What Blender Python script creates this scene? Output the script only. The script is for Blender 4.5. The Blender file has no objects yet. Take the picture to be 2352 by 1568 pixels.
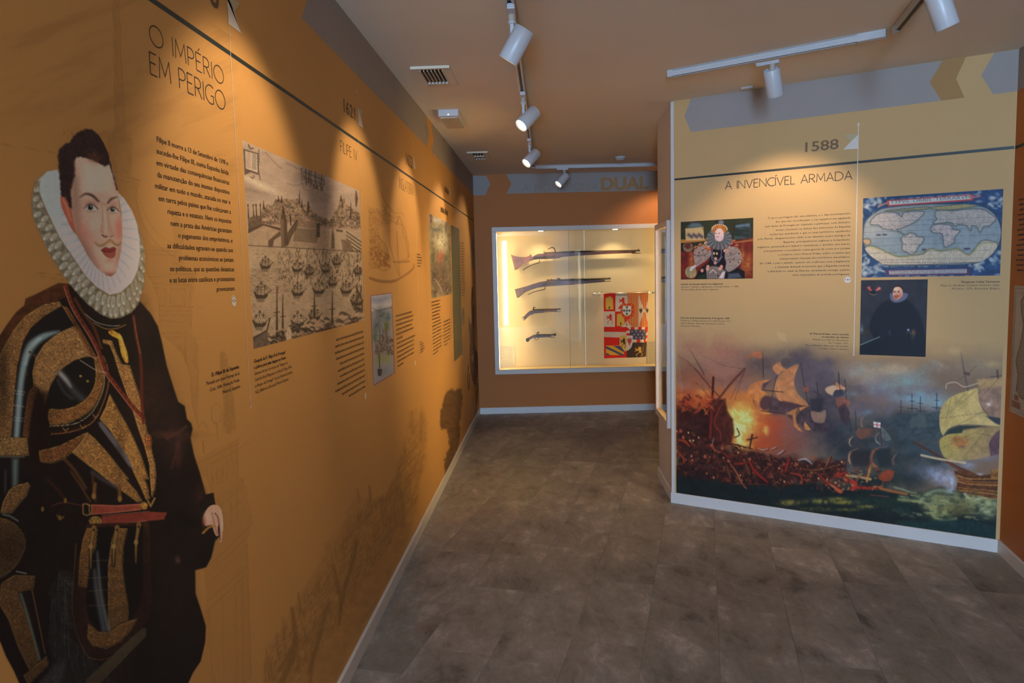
import bpy, bmesh, math, random
import numpy as np
from mathutils import Vector, Matrix

# ------------------------------------------------------------------ camera, world, light
SC = bpy.context.scene
CR = np.array([0.99844568, 0.05073407, -0.02307129]); CU = np.array([0.0182365, 0.09377542, 0.99542634])
CW = np.array([-0.05266555, 0.99429987, -0.09270445]); CC = np.array([0, 0, 1.6]); FP = 1680.0
cam_d = bpy.data.cameras.new('camera'); cam = bpy.data.objects.new('camera', cam_d); SC.collection.objects.link(cam)
cam_d.sensor_width = 36.0; cam_d.lens = 36.0 * FP / 2352; cam_d.clip_start = 0.02
cam.matrix_world = Matrix([[CR[0], CU[0], -CW[0], 0], [CR[1], CU[1], -CW[1], 0], [CR[2], CU[2], -CW[2], 1.6], [0, 0, 0, 1]])
SC.camera = cam
SC.view_settings.view_transform = 'Standard'; SC.view_settings.look = 'None'
SC.view_settings.gamma = 1.0; SC.view_settings.use_curve_mapping = False
SC.view_settings.exposure = 0.74
SC.cycles.max_bounces = 8; SC.cycles.diffuse_bounces = 5; SC.cycles.caustics_reflective = False; SC.cycles.caustics_refractive = False
wd = bpy.data.worlds.new('sky'); SC.world = wd; wd.use_nodes = True
wd.node_tree.nodes['Background'].inputs[0].default_value = (0.52, 0.72, 1.0, 1)
wd.node_tree.nodes['Background'].inputs[1].default_value = 2.2
WARM = (1.0, 0.72, 0.46)
def aim(o, tgt): o.rotation_euler = (Vector(tgt) - o.location).to_track_quat('-Z', 'Y').to_euler()
def spot(loc, tgt, power, size=64, blend=0.6, col=WARM, rad=0.03):
    l = bpy.data.lights.new('spot_beam', 'SPOT'); l.energy = power; l.color = col; l.spot_size = math.radians(size); l.spot_blend = blend
    l.shadow_soft_size = rad; o = bpy.data.objects.new('spot_beam', l); SC.collection.objects.link(o); o.location = loc; aim(o, tgt); return o
def area(loc, tgt, sx, sy, power, col, name='area_light'):
    l = bpy.data.lights.new(name, 'AREA'); l.shape = 'RECTANGLE'; l.size = sx; l.size_y = sy; l.energy = power; l.color = col
    o = bpy.data.objects.new(name, l); SC.collection.objects.link(o); o.location = loc; aim(o, tgt); return o
# daylight through the glazed entrance behind the camera
area((0.30, -5.42, 1.31), (0.30, 3.5, 1.25), 0.11, 2.5, 20, (0.72, 0.86, 1.0), 'door_gap_daylight')
area((-0.47, -5.42, 1.30), (-0.30, 3.5, 1.3), 0.60, 2.5, 330, (0.38, 0.64, 1.0), 'shop_window_daylight')

# ------------------------------------------------------------------ surveying: photo point -> plane of the room
def ray(px, py): return (px - 1176) * CR - (py - 784) * CU + FP * CW
def hit(px, py, pt, n):
    d = ray(px, py); n = np.array(n, float); return CC + d * ((np.array(pt, float) - CC) @ n) / (d @ n)
def atz(px, py, z=0.0): return hit(px, py, (0, 0, z), (0, 0, 1))
def prj(P):
    q = np.asarray(P, float) - CC; w = q @ CW; return 1176 + FP * (q @ CR) / w, 784 - FP * (q @ CU) / w
class Wall:
    def __init__(s, o, d, n):
        s.o = np.array([o[0], o[1], 0.0]); s.d = np.array([d[0], d[1], 0.0]); s.d /= np.linalg.norm(s.d)
        s.n = np.array([n[0], n[1], 0.0]); s.n /= np.linalg.norm(s.n)
    def uz(s, px, py):
        p = hit(px, py, s.o, s.n); return float((p - s.o) @ s.d), float(p[2])
    def pt(s, u, z, off=0.0): return s.o + s.d * u + np.array([0, 0, 1.0]) * z + s.n * off
    def mat(s, off=0.0):   # local x = along wall, y = up, z = out of wall
        p = s.o + s.n * off
        z = np.cross(s.d, [0, 0, 1]); sg = 1.0 if z @ s.n > 0 else -1.0
        return Matrix([[s.d[0], 0, s.n[0], p[0]], [s.d[1], 0, s.n[1], p[1]], [0, 1, 0, 0], [0, 0, 0, 1]])
LEFT = Wall((-0.832, 0), (0, 1), (1, 0))
AE = 0.0592; END = Wall((-0.832, 8.259), (math.cos(AE), math.sin(AE)), (math.sin(AE), -math.cos(AE)))
AR = -0.51176; nR = np.array([math.sin(AR), -math.cos(AR)]); PAN = Wall((0.8119 - nR[0] * .012, 4.9707 - nR[1] * .012), (math.cos(AR), math.sin(AR)), nR)
SIDE = Wall((0.827, 4.97), (0.0, 1), (-1, 0))
RIGHT = Wall((2.461, 4.06), (-0.2039, -0.979), (-0.979, 0.2039))
H = 2.70

# ------------------------------------------------------------------ object helpers
def link(o):
    SC.collection.objects.link(o); return o
def tag(o, label=None, cat=None, group=None, kind=None):
    if label: o['label'] = label
    if cat: o['category'] = cat
    if group: o['group'] = group
    if kind: o['kind'] = kind
    return o
def empty(name, loc=(0, 0, 0), label=None, cat=None, group=None, rz=0):
    o = bpy.data.objects.new(name, None); link(o); o.location = loc; o.rotation_euler = (0, 0, rz); o.empty_display_size = 0.05
    return tag(o, label, cat, group)
def meshobj(name, bm, mat, parent=None, mw=None, smooth=False):
    me = bpy.data.meshes.new(name); bm.normal_update(); bm.to_mesh(me); bm.free()
    if smooth:
        for p in me.polygons: p.use_smooth = True
    o = bpy.data.objects.new(name, me); link(o)
    for m in (mat if isinstance(mat, (list, tuple)) else [mat]): me.materials.append(m)
    if mw is not None: o.matrix_world = mw
    if parent is not None:
        o.parent = parent
        if mw is not None: o.matrix_parent_inverse = pmat(parent).inverted()
    return o
def pmat(p):
    m = Matrix.LocRotScale(p.location, p.rotation_euler if p.rotation_mode != 'QUATERNION' else p.rotation_quaternion, p.scale)
    if p.parent: m = pmat(p.parent) @ p.matrix_parent_inverse @ m
    return m
def box(bm, c, s, rot=None, bev=0.0, mi=0):
    """box centred at c with full size s; rot = 3x3 / quaternion"""
    M = Matrix.Translation(c) @ (rot.to_4x4() if rot is not None else Matrix()) @ Matrix.Diagonal((s[0], s[1], s[2], 1))
    r = bmesh.ops.create_cube(bm, size=1, matrix=M)
    fs = {f for v in r['verts'] for f in v.link_faces}
    for f in fs: f.material_index = mi
    if bev:
        es = list({e for v in r['verts'] for e in v.link_edges}); bmesh.ops.bevel(bm, geom=es, offset=bev, segments=2, affect='EDGES', profile=0.6)
    return r
def cyl(bm, a, b, r1, r2=None, seg=24, caps=True, mi=0):
    a = Vector(a); b = Vector(b); r2 = r1 if r2 is None else r2; d = b - a
    q = Vector((0, 0, 1)).rotation_difference(d.normalized()).to_matrix().to_4x4()
    M = Matrix.Translation((a + b) / 2) @ q
    r = bmesh.ops.create_cone(bm, cap_ends=caps, segments=seg, radius1=r1, radius2=r2, depth=d.length, matrix=M)
    for f in {f for v in r['verts'] for f in v.link_faces}: f.material_index = mi
    return r
def lathe(bm, a, axis, prof, seg=28, mi=0):
    """prof = [(distance along axis, radius)]"""
    a = Vector(a); ax = Vector(axis).normalized(); q = Vector((0, 0, 1)).rotation_difference(ax)
    rings = []
    for h, r in prof:
        rings.append([bm.verts.new(a + q @ Vector((r * math.cos(2 * math.pi * i / seg), r * math.sin(2 * math.pi * i / seg), h))) for i in range(seg)])
    for r0, r1 in zip(rings, rings[1:]):
        for i in range(seg):
            f = bm.faces.new((r0[i], r0[(i + 1) % seg], r1[(i + 1) % seg], r1[i])); f.material_index = mi; f.smooth = True
    return rings
def prism(bm, pts, z0, z1, mi=0):
    """extrude outline (x, y) from z0 to z1, local"""
    lo = [bm.verts.new((x, y, z0)) for x, y in pts]; hi = [bm.verts.new((x, y, z1)) for x, y in pts]
    n = len(pts); fs = [bm.faces.new(hi), bm.faces.new(lo[::-1])]
    for i in range(n): fs.append(bm.faces.new((lo[i], lo[(i + 1) % n], hi[(i + 1) % n], hi[i])))
    for f in fs: f.material_index = mi
def tube(bm, pts, r, seg=8, mi=0):
    pts = [Vector(p) for p in pts]; rings = []
    for i, p in enumerate(pts):
        t = (pts[min(i + 1, len(pts) - 1)] - pts[max(i - 1, 0)]).normalized()
        a = t.orthogonal().normalized() if i == 0 else (a - t * a.dot(t)).normalized()
        b = t.cross(a); rr = r[i] if isinstance(r, (list, tuple)) else r
        rings.append([bm.verts.new(p + (a * math.cos(2 * math.pi * k / seg) + b * math.sin(2 * math.pi * k / seg)) * rr) for k in range(seg)])
    for r0, r1 in zip(rings, rings[1:]):
        for k in range(seg):
            f = bm.faces.new((r0[k], r0[(k + 1) % seg], r1[(k + 1) % seg], r1[k])); f.smooth = True; f.material_index = mi
    for rg in (rings[0][::-1], rings[-1]): bm.faces.new(rg).material_index = mi

# ------------------------------------------------------------------ materials
def lin(c): return tuple(((x / 255.0) / 12.92 if x / 255.0 <= 0.04045 else ((x / 255.0 + 0.055) / 1.055) ** 2.4) for x in c)
def nodes(name):
    m = bpy.data.materials.new(name); m.use_nodes = True; nt = m.node_tree; return m, nt, nt.nodes['Principled BSDF']
def plain(name, col, rough=0.5, metal=0.0, var=0.06, scale=30.0, bump=0.0, bscale=200.0, spec=0.5, emit=None, es=0.0, coords='Object'):
    """procedural paint / metal / plastic: colour with a faint noise and optional grain"""
    m, nt, b = nodes(name); N = nt.nodes; L = nt.links
    tc = N.new('ShaderNodeTexCoord'); nz = N.new('ShaderNodeTexNoise'); nz.inputs['Scale'].default_value = scale; nz.inputs['Detail'].default_value = 4
    L.new(tc.outputs[coords], nz.inputs['Vector'])
    cr = N.new('ShaderNodeValToRGB'); c = Vector(col[:3])
    cr.color_ramp.elements[0].position = 0.3; cr.color_ramp.elements[1].position = 0.7
    cr.color_ramp.elements[0].color = (*(c * (1 - var)), 1); cr.color_ramp.elements[1].color = (*(c * (1 + var)), 1)
    L.new(nz.outputs['Fac'], cr.inputs[0]); L.new(cr.outputs[0], b.inputs['Base Color'])
    b.inputs['Roughness'].default_value = rough; b.inputs['Metallic'].default_value = metal; b.inputs['Specular IOR Level'].default_value = spec
    if bump:
        n2 = N.new('ShaderNodeTexNoise'); n2.inputs['Scale'].default_value = bscale; n2.inputs['Detail'].default_value = 2; L.new(tc.outputs[coords], n2.inputs['Vector'])
        bp = N.new('ShaderNodeBump'); bp.inputs['Strength'].default_value = bump; bp.inputs['Distance'].default_value = 0.002
        L.new(n2.outputs['Fac'], bp.inputs['Height']); L.new(bp.outputs[0], b.inputs['Normal'])
    if emit is not None:
        b.inputs['Emission Color'].default_value = (*emit, 1); b.inputs['Emission Strength'].default_value = es
    return m
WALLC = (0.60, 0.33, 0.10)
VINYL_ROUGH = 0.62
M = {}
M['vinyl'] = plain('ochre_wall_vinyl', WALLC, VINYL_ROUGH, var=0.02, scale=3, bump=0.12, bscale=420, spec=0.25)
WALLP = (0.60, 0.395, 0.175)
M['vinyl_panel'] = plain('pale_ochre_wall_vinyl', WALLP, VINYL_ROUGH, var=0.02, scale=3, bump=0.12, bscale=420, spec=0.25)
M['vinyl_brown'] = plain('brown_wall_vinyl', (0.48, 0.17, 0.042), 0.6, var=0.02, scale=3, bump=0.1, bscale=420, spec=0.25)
M['paint_grey'] = plain('warm_grey_paint', (0.36, 0.33, 0.305), 0.7, var=0.015, scale=4, bump=0.1, bscale=300, spec=0.2)
M['paint_white'] = plain('white_wall_paint', (0.62, 0.58, 0.52), 0.7, var=0.02, scale=4, bump=0.1, bscale=300, spec=0.2)
M['ceiling'] = plain('ceiling_paint', (0.80, 0.69, 0.53), 0.85, var=0.02, scale=2, bump=0.08, bscale=250, spec=0.15)
M['skirting'] = plain('satin_white_skirting', (0.66, 0.65, 0.63), 0.38, var=0.02, scale=6)
M['white_metal'] = plain('white_powder_coat', (0.56, 0.57, 0.58), 0.35, var=0.015, bump=0.05, bscale=900)
M['black'] = plain('black_plastic', (0.012, 0.012, 0.012), 0.4, var=0.1)
M['dark'] = plain('dark_duct', (0.02, 0.018, 0.016), 0.8)
M['rule'] = plain('dark_green_band', (0.018, 0.03, 0.027), 0.45, var=0.05)
M['ink'] = plain('black_print_ink', (0.022, 0.014, 0.009), 0.6, var=0.05)
M['ink_brown'] = plain('olive_brown_print_ink', (0.115, 0.07, 0.028), 0.6, var=0.05)
M['ink_white'] = plain('white_print_ink', (0.72, 0.68, 0.60), 0.6, var=0.02)
M['ink_cream'] = plain('cream_print_ink', (0.52, 0.44, 0.25), 0.6, var=0.02)
M['frame'] = plain('case_frame_lacquer', (0.62, 0.54, 0.46), 0.4, var=0.015)

def floor_mat():
    m, nt, b = nodes('grey_brown_vinyl_tile'); N = nt.nodes; L = nt.links
    geo = N.new('ShaderNodeNewGeometry'); oi = N.new('ShaderNodeObjectInfo')
    off = N.new('ShaderNodeVectorMath'); off.operation = 'MULTIPLY_ADD'; off.inputs[1].default_value = (17, 23, 0)
    cb = N.new('ShaderNodeCombineXYZ'); L.new(oi.outputs['Random'], cb.inputs[0]); L.new(oi.outputs['Random'], cb.inputs[1])
    rot = N.new('ShaderNodeMapping'); rot.inputs['Rotation'].default_value = (0, 0, 0.205); rot.inputs['Scale'].default_value = (1.5, 0.8, 1)
    L.new(geo.outputs['Position'], rot.inputs['Vector'])
    L.new(cb.outputs[0], off.inputs[0]); L.new(rot.outputs[0], off.inputs[2])
    n1 = N.new('ShaderNodeTexNoise'); n1.inputs['Scale'].default_value = 3.2; n1.inputs['Detail'].default_value = 9; n1.inputs['Roughness'].default_value = 0.68; n1.inputs['Distortion'].default_value = 0.35
    L.new(off.outputs[0], n1.inputs['Vector'])
    n2 = N.new('ShaderNodeTexNoise'); n2.inputs['Scale'].default_value = 11; n2.inputs['Detail'].default_value = 8; n2.inputs['Roughness'].default_value = 0.75; n2.inputs['Distortion'].default_value = 0.8
    L.new(off.outputs[0], n2.inputs['Vector'])
    mx = N.new('ShaderNodeMix'); mx.data_type = 'FLOAT'; mx.inputs[0].default_value = 0.35; L.new(n1.outputs['Fac'], mx.inputs[2]); L.new(n2.outputs['Fac'], mx.inputs[3])
    cr = N.new('ShaderNodeValToRGB'); e = cr.color_ramp.elements
    e[0].position = 0.34; e[0].color = (0.11, 0.098, 0.084, 1); e[1].position = 0.68; e[1].color = (0.62, 0.575, 0.51, 1)
    k = e.new(0.45); k.color = (0.255, 0.23, 0.197, 1); k = e.new(0.55); k.color = (0.335, 0.305, 0.265, 1)
    L.new(mx.outputs[0], cr.inputs[0])
    hs = N.new('ShaderNodeHueSaturation'); mr = N.new('ShaderNodeMapRange'); mr.inputs[3].default_value = 0.9; mr.inputs[4].default_value = 1.12
    L.new(oi.outputs['Random'], mr.inputs[0]); L.new(mr.outputs[0], hs.inputs['Value']); L.new(cr.outputs[0], hs.inputs['Color'])
    L.new(hs.outputs[0], b.inputs['Base Color']); b.inputs['Roughness'].default_value = 0.5; b.inputs['Specular IOR Level'].default_value = 0.32
    r2 = N.new('ShaderNodeMapRange'); r2.inputs[3].default_value = 0.42; r2.inputs[4].default_value = 0.62; L.new(n2.outputs['Fac'], r2.inputs[0]); L.new(r2.outputs[0], b.inputs['Roughness'])
    bp = N.new('ShaderNodeBump'); bp.inputs['Strength'].default_value = 0.12; bp.inputs['Distance'].default_value = 0.003; L.new(n2.outputs['Fac'], bp.inputs['Height']); L.new(bp.outputs[0], b.inputs['Normal'])
    return m
M['tile'] = floor_mat()
M['screed'] = plain('floor_screed', (0.05, 0.043, 0.036), 0.8)

# ------------------------------------------------------------------ the room
def slab(name, pts2, z0, z1, mat, kind='structure', bev=0):
    bm = bmesh.new(); prism(bm, [(p[0], p[1]) for p in pts2], z0, z1); o = meshobj(name, bm, mat); bmesh.ops
    if kind: o['kind'] = kind
    return o
def wall_run(name, W, u0, u1, z0=0.0, z1=H, th=0.12, mat=None, parent=None, kind='structure', off=0.0):
    bm = bmesh.new(); prism(bm, [(u0, z0), (u1, z0), (u1, z1), (u0, z1)], -th, off)
    o = meshobj(name, bm, mat, parent, W.mat())
    if kind and parent is None: o['kind'] = kind
    return o
def sheet(name, W, pts, mat, parent=None, off=0.001, th=0.0008):
    """flat vinyl / print with a real thickness; pts in (u, z)"""
    bm = bmesh.new(); prism(bm, pts, off - th, off); return meshobj(name, bm, mat, parent, W.mat())

floor = slab('floor', [(-0.95, -5.7), (3.4, -5.7), (3.4, 8.8), (-0.95, 8.8)], -0.06, -0.004, M['screed'])
wall_left = wall_run('wall_left', LEFT, -5.7, 8.26, mat=M['vinyl'])
END_U1 = 4.05
CU0, CU1, CZ0, CZ1 = 0.195 - 0.0, 2.62, 0.455, 2.118     # outer size of the end showcase
# the end wall leaves the showcase niche open
def wall_with_hole(name, W, u0, u1, hu0, hu1, hz0, hz1, mat, th=0.12):
    bm = bmesh.new()
    for a, b, c, d in ((u0, hu0, 0, H), (hu1, u1, 0, H), (hu0, hu1, 0, hz0), (hu0, hu1, hz1, H)):
        if b - a > 1e-4 and d - c > 1e-4: prism(bm, [(a, c), (b, c), (b, d), (a, d)], -th, 0.0)
    o = meshobj(name, bm, mat, None, W.mat()); o['kind'] = 'structure'; return o
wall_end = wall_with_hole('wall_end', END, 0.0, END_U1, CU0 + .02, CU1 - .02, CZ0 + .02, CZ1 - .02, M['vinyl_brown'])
wall_panel = wall_run('wall_panel', PAN, 0.012, 1.885, mat=M['vinyl_panel'], th=0.05)
SC0, SC1, SZ0, SZ1 = 0.09, 0.655, 0.50, 1.935            # side showcase, outer
wall_side = wall_with_hole('wall_side', SIDE, 0.012, 0.675, SC0 + .02, SC1 - .02, SZ0 + .02, SZ1 - .02, M['paint_white'], th=0.05)
b_out = slab('wall_back', [(0.90, 5.60), (3.3, 5.60), (3.3, 5.645), (0.827, 5.645), (0.827, 5.60)], 0, H, M['paint_white'])
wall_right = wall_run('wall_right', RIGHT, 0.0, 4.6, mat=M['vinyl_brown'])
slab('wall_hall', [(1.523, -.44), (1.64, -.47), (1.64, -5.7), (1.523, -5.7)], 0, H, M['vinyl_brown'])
slab('wall_passage', [(3.2, 5.6), (3.32, 5.6), (3.32, 8.8), (3.2, 8.8)], 0, H, M['paint_white'])
# entrance wall behind the camera with a glazed opening
bm = bmesh.new()
for a, b, c, d in ((-0.95, -0.78, 0, H), (-0.16, 0.20, 0, H), (0.40, 1.64, 0, H), (-0.78, -0.16, 2.58, H), (0.20, 0.40, 2.6, H)):
    box(bm, ((a + b) / 2, -5.55, (c + d) / 2), (b - a, 0.1, d - c))
meshobj('wall_entrance', bm, M['paint_white'])['kind'] = 'structure'
ceiling = slab('ceiling', [(-0.95, -5.7), (3.4, -5.7), (3.4, 8.9), (-0.95, 8.9)], H, H + 0.1, M['ceiling'])

# skirting boards
def skirting(name, W, u0, u1, m0=0.0, m1=0.0, h=0.072, t=0.012):
    bm = bmesh.new()
    prof = [(0, 0), (t, 0), (t, h - .004), (t - .003, h), (0, h)]
    a = [bm.verts.new((u0 + m0 * y, z, y)) for y, z in prof]; b = [bm.verts.new((u1 + m1 * y, z, y)) for y, z in prof]
    n = len(prof)
    for i in range(n): bm.faces.new((a[i], a[(i + 1) % n], b[(i + 1) % n], b[i]))
    bm.faces.new(a[::-1]); bm.faces.new(b); bmesh.ops.recalc_face_normals(bm, faces=bm.faces)
    o = meshobj(name, bm, M['skirting'], None, W.mat()); o['kind'] = 'structure'; return o
skirting('baseboard_left', LEFT, -5.5, 8.26, 0, -1)
skirting('baseboard_end', END, 0.0, END_U1, 1, 0)
skirting('baseboard_panel', PAN, 0.0, 1.885, -0.3, -0.5)
skirting('baseboard_side', SIDE, 0.0, 0.675, 0.0, 0)
skirting('baseboard_right', RIGHT, 0.0, 4.6, 0.55, 0)
# white corner trim of the panel
bm = bmesh.new(); box(bm, (0.010, (0.07 + H - .003) / 2, 0.0015), (0.0215, H - .073, 0.007), bev=0.001)
meshobj('trim_1', bm, M['skirting'], None, PAN.mat())['kind'] = 'structure'

# floor tiles: 0.31 x 0.64 m vinyl tiles laid along the right-hand wall direction
PA = 0.20533; tp = np.array([math.sin(PA), math.cos(PA)]); tq = np.array([math.cos(PA), -math.sin(PA)])
rows = {0: 3.458, 1: 4.315, 2: 3.895, -1: 3.30, -2: 3.02, -3: 3.44}
from itertools import product
tm = None; cnt = 0
random.seed(4)
for k in range(-9, 12):
    ph = rows.get(k, random.random() * 0.64)
    for j in range(-14, 14):
        qc = 0.062 + 0.31 * k + 0.155; pc = ph + 0.64 * j + 0.32
        c = tq * qc + tp * pc
        # keep the tiles that the photograph can see (and a margin)
        if not (-1.12 < c[0] < 3.0 and 1.1 < c[1] < 8.75): continue
        if c[0] > 1.05 and c[1] > 5.0 - 0.56 * (c[0] - 0.8) + .36 and c[1] < 5.6: continue
        if c[0] > 2.1 + (c[1] - 2.3) * .2 + .34 or c[0] > 2.85: continue
        if c[0] > 1.5 and c[1] > 5.6: continue
        if tm is None:
            bm = bmesh.new(); box(bm, (0, 0, -0.002), (0.3094, 0.6394, 0.004), bev=0.0006); o = meshobj('floor_tile', bm, M['tile'], floor); tm = o.data
        else:
            o = bpy.data.objects.new('floor_tile', tm); link(o); o.parent = floor
        o.location = (c[0], c[1], 0.0); o.rotation_euler = (0, 0, -PA); cnt += 1
# one sheet of the same tile beyond the pieces (outside the view)
slab_o = slab('floor_covering', [(-0.83, -5.5), (1.52, -5.5), (1.52, -.4), (1.75, 1.0), (-0.83, 0.9)], -0.0045, -0.001, M['tile'], None); slab_o.parent = floor
print('tiles', cnt)

# ------------------------------------------------------------------ track lighting
M['lens'] = plain('glowing_lamp_lens', (0.9, 0.85, 0.75), 0.3, emit=(1.0, 0.80, 0.52), es=9.0)
M['collar'] = plain('beige_adapter_plastic', (0.50, 0.42, 0.33), 0.45, var=0.02)
M['slot'] = plain('track_slot_black_rubber', (0.015, 0.015, 0.014), 0.5)  # near-black filling of the rail slot
M['copper'] = plain('copper_conductor', (0.6, 0.3, 0.15), 0.3, 1.0)
def track(name, a, b, label, group='ceiling lighting tracks', caps=(1, 1)):
    a = Vector((a[0], a[1], 0)); b = Vector((b[0], b[1], 0)); d = (b - a); Ln = d.length; rz = math.atan2(d.y, d.x)
    t = empty(name, (a.x, a.y, H), label, 'lighting track', group, rz)
    Z = Matrix.Translation((a.x, a.y, H)) @ Matrix.Rotation(rz, 4, 'Z')
    bm = bmesh.new()
    box(bm, (Ln / 2, 0, -0.003), (Ln, 0.036, 0.006)); box(bm, (Ln / 2, 0.0155, -0.018), (Ln, 0.005, 0.032)); box(bm, (Ln / 2, -0.0155, -0.018), (Ln, 0.005, 0.032))
    box(bm, (Ln / 2, 0.0115, -0.0325), (Ln, 0.004, 0.003)); box(bm, (Ln / 2, -0.0115, -0.0325), (Ln, 0.004, 0.003))
    meshobj('rail', bm, M['white_metal'], t, Z)
    bm = bmesh.new(); box(bm, (Ln / 2, 0, -0.0185), (Ln - .01, 0.026, 0.019)); meshobj('conductor_slot', bm, M['slot'], t, Z)
    bm = bmesh.new(); box(bm, (Ln / 2, 0.008, -0.0285), (Ln - .01, 0.002, 0.002)); box(bm, (Ln / 2, -0.008, -0.0285), (Ln - .01, 0.002, 0.002)); meshobj('conductor', bm, M['copper'], t, Z)
    for e, x in ((0, 0.0), (1, Ln)):
        if caps[e]:
            bm = bmesh.new(); s = 1 if e == 0 else -1; box(bm, (x + s * caps[e] * 0.5, 0, -0.0175), (caps[e], 0.038, 0.037), bev=0.0015); meshobj('end_cap', bm, M['white_metal'], t, Z)
    return t
track('lighting_track', (-0.132, -1.9), (-0.145, 7.62), 'long white ceiling track running down the corridor beside the left wall', caps=(0.03, 0.03))
track('lighting_track', (-0.125, 7.68), (2.6, 7.84), 'white ceiling track crossing in front of the weapons showcase wall', caps=(0.04, 0.03))
tR0, tR1 = atz(1535, 172, 2.68), atz(2036, 78, 2.68)
track('lighting_track', tR0[:2], tR1[:2], 'short white ceiling track in front of the sea battle panel', caps=(0.03, 0.125))
d2 = np.array([-0.2039, -0.979]); s2 = tR1[:2] + np.array([0.02, -0.05])
track('lighting_track', s2, s2 + d2 * 3.2, 'white ceiling track running back towards the entrance, at the top right', caps=(0.03, 0.03))

def track_lamp(loc, axis, label, rz=1.57, power=55, lit=True, stem=0.10, size=70, length=0.14, R=0.043, col=WARM, tgt=None, shift=0.036):
    """adapter in the track, stem, cylindrical housing pointing along axis"""
    x, y = loc; t = empty('track_spotlight', (x, y, H - 0.034), label, 'spotlight', 'white cylinder spotlights on the tracks')
    Z = Matrix.Translation((x, y, H - 0.034)) @ Matrix.Rotation(rz, 4, 'Z')
    bm = bmesh.new(); box(bm, (0, 0, -0.008), (0.115, 0.032, 0.018), bev=0.003); box(bm, (-0.052, 0, -0.004), (0.02, 0.026, 0.014), bev=0.002); meshobj('track_adapter', bm, M['white_metal'], t, Z)
    bm = bmesh.new(); cyl(bm, (0.02, 0, -0.016), (0.02, 0, -0.046), 0.0155); meshobj('collar', bm, M['collar'], t, Z)
    ax = Vector(axis).normalized()
    top = Z @ Vector((0.02, 0, -0.044))
    pv = top + Vector((0, 0, -stem))
    # yoke stem
    bm = bmesh.new(); cyl(bm, top, top + Vector((0, 0, -0.008)), 0.017)
    st = pv - top; box(bm, (top + pv) / 2 - Vector((0, 0, 0.004)), (0.016, 0.016, stem), bev=0.002); meshobj('stem', bm, M['white_metal'], t, Matrix())
    # housing beside the stem end, hinged at the upper body
    c = pv + ax * 0.018 + Vector((shift, 0, 0.012))
    back = c - ax * length * 0.36; front = c + ax * length * 0.64
    bm = bmesh.new()
    lathe(bm, back, ax, [(0.012, 0.0), (0.012, R - .006), (0.0, R - .004), (0.0, R - .001), (0.002, R), (length - .002, R), (length, R - .001), (length, R - .003), (length - .016, R - .005), (length - .017, 0.0)], 40)
    hs = meshobj('housing', bm, M['white_metal'], t, Matrix())
    bm = bmesh.new()
    for k in range(9):
        a = k * math.pi / 9; q = Vector((0, 0, 1)).rotation_difference(ax).to_matrix() @ Matrix.Rotation(a, 3, 'Z'); box(bm, back + ax * 0.009, (R * 1.75, 0.0015, 0.010), q)
    meshobj('cooling_fin', bm, M['white_metal'], hs, Matrix())
    bm = bmesh.new(); lathe(bm, back, ax, [(length - .0165, R - .006), (length - .0120, R * 0.6), (length - .0105, 0.0005)], 32); meshobj('lens', bm, M['lens'] if lit else M['frame'], hs, Matrix())
    if power:
        p = front + ax * 0.01; s = spot(p, p + ax if tgt is None else tgt, power, size=size, col=col); s.parent = t; s.matrix_parent_inverse = pmat(t).inverted()
    return t
PW = 17
track_lamp((-0.134, 1.94), (-0.62, 0.05, -0.78), 'white cylinder spotlight on the corridor track nearest the entrance, above the frame', power=PW * 1.08, size=72, tgt=(-.832, 2.0, 1.72))
track_lamp((-0.134, 0.35), (-0.62, 0.05, -0.78), 'white cylinder spotlight on the corridor track above the portrait', power=PW * 0.08, size=84, tgt=(-.832, 0.5, 1.5))
track_lamp((-0.134, 3.075), (-0.52, 0.16, -0.82), 'largest white cylinder spotlight in view on the corridor track', power=PW, size=62, stem=0.07, tgt=(-.832, 3.24, 1.8))
track_lamp((-0.138, 4.50), (-0.60, -0.42, -0.66), 'second white cylinder spotlight along the corridor track, lens glowing', power=PW, size=62, stem=0.085, shift=0.05, tgt=(-.832, 4.33, 1.8))
track_lamp((-0.141, 6.02), (-0.60, -0.42, -0.66), 'third white cylinder spotlight along the corridor track, lens glowing', power=PW, size=62, stem=0.085, tgt=(-.832, 5.6, 1.8))
track_lamp((0.155, 7.70), (-0.62, -0.34, -0.68), 'small white spotlight on the cross track before the showcase wall', rz=0.06, power=PW, size=70, stem=0.06, shift=0, tgt=(-.832, 7.15, 1.6))
track_lamp((1.40, 7.80), (0.05, 0.45, -0.85), 'white spotlight on the cross track hidden behind the panel corner', rz=0.06, power=14, size=110, stem=0.06, shift=0, tgt=(1.30, 8.36, 1.85))
track_lamp((1.16, 3.995), (0.28, 0.36, -0.86), 'white cylinder spotlight on the short track with its finned back showing', rz=math.atan2(tR1[1] - tR0[1], tR1[0] - tR0[0]), power=20, size=86, stem=0.04, tgt=(1.42, 4.62, 1.50), shift=0)
pr = s2 + d2 * 0.66
track_lamp((float(pr[0]) + .0, float(pr[1])), (0.40, 0.10, -0.90), 'large white spotlight at the top right corner of the room', rz=math.atan2(d2[1], d2[0]), power=0, lit=False, stem=0.05, shift=-0.01)

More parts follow.
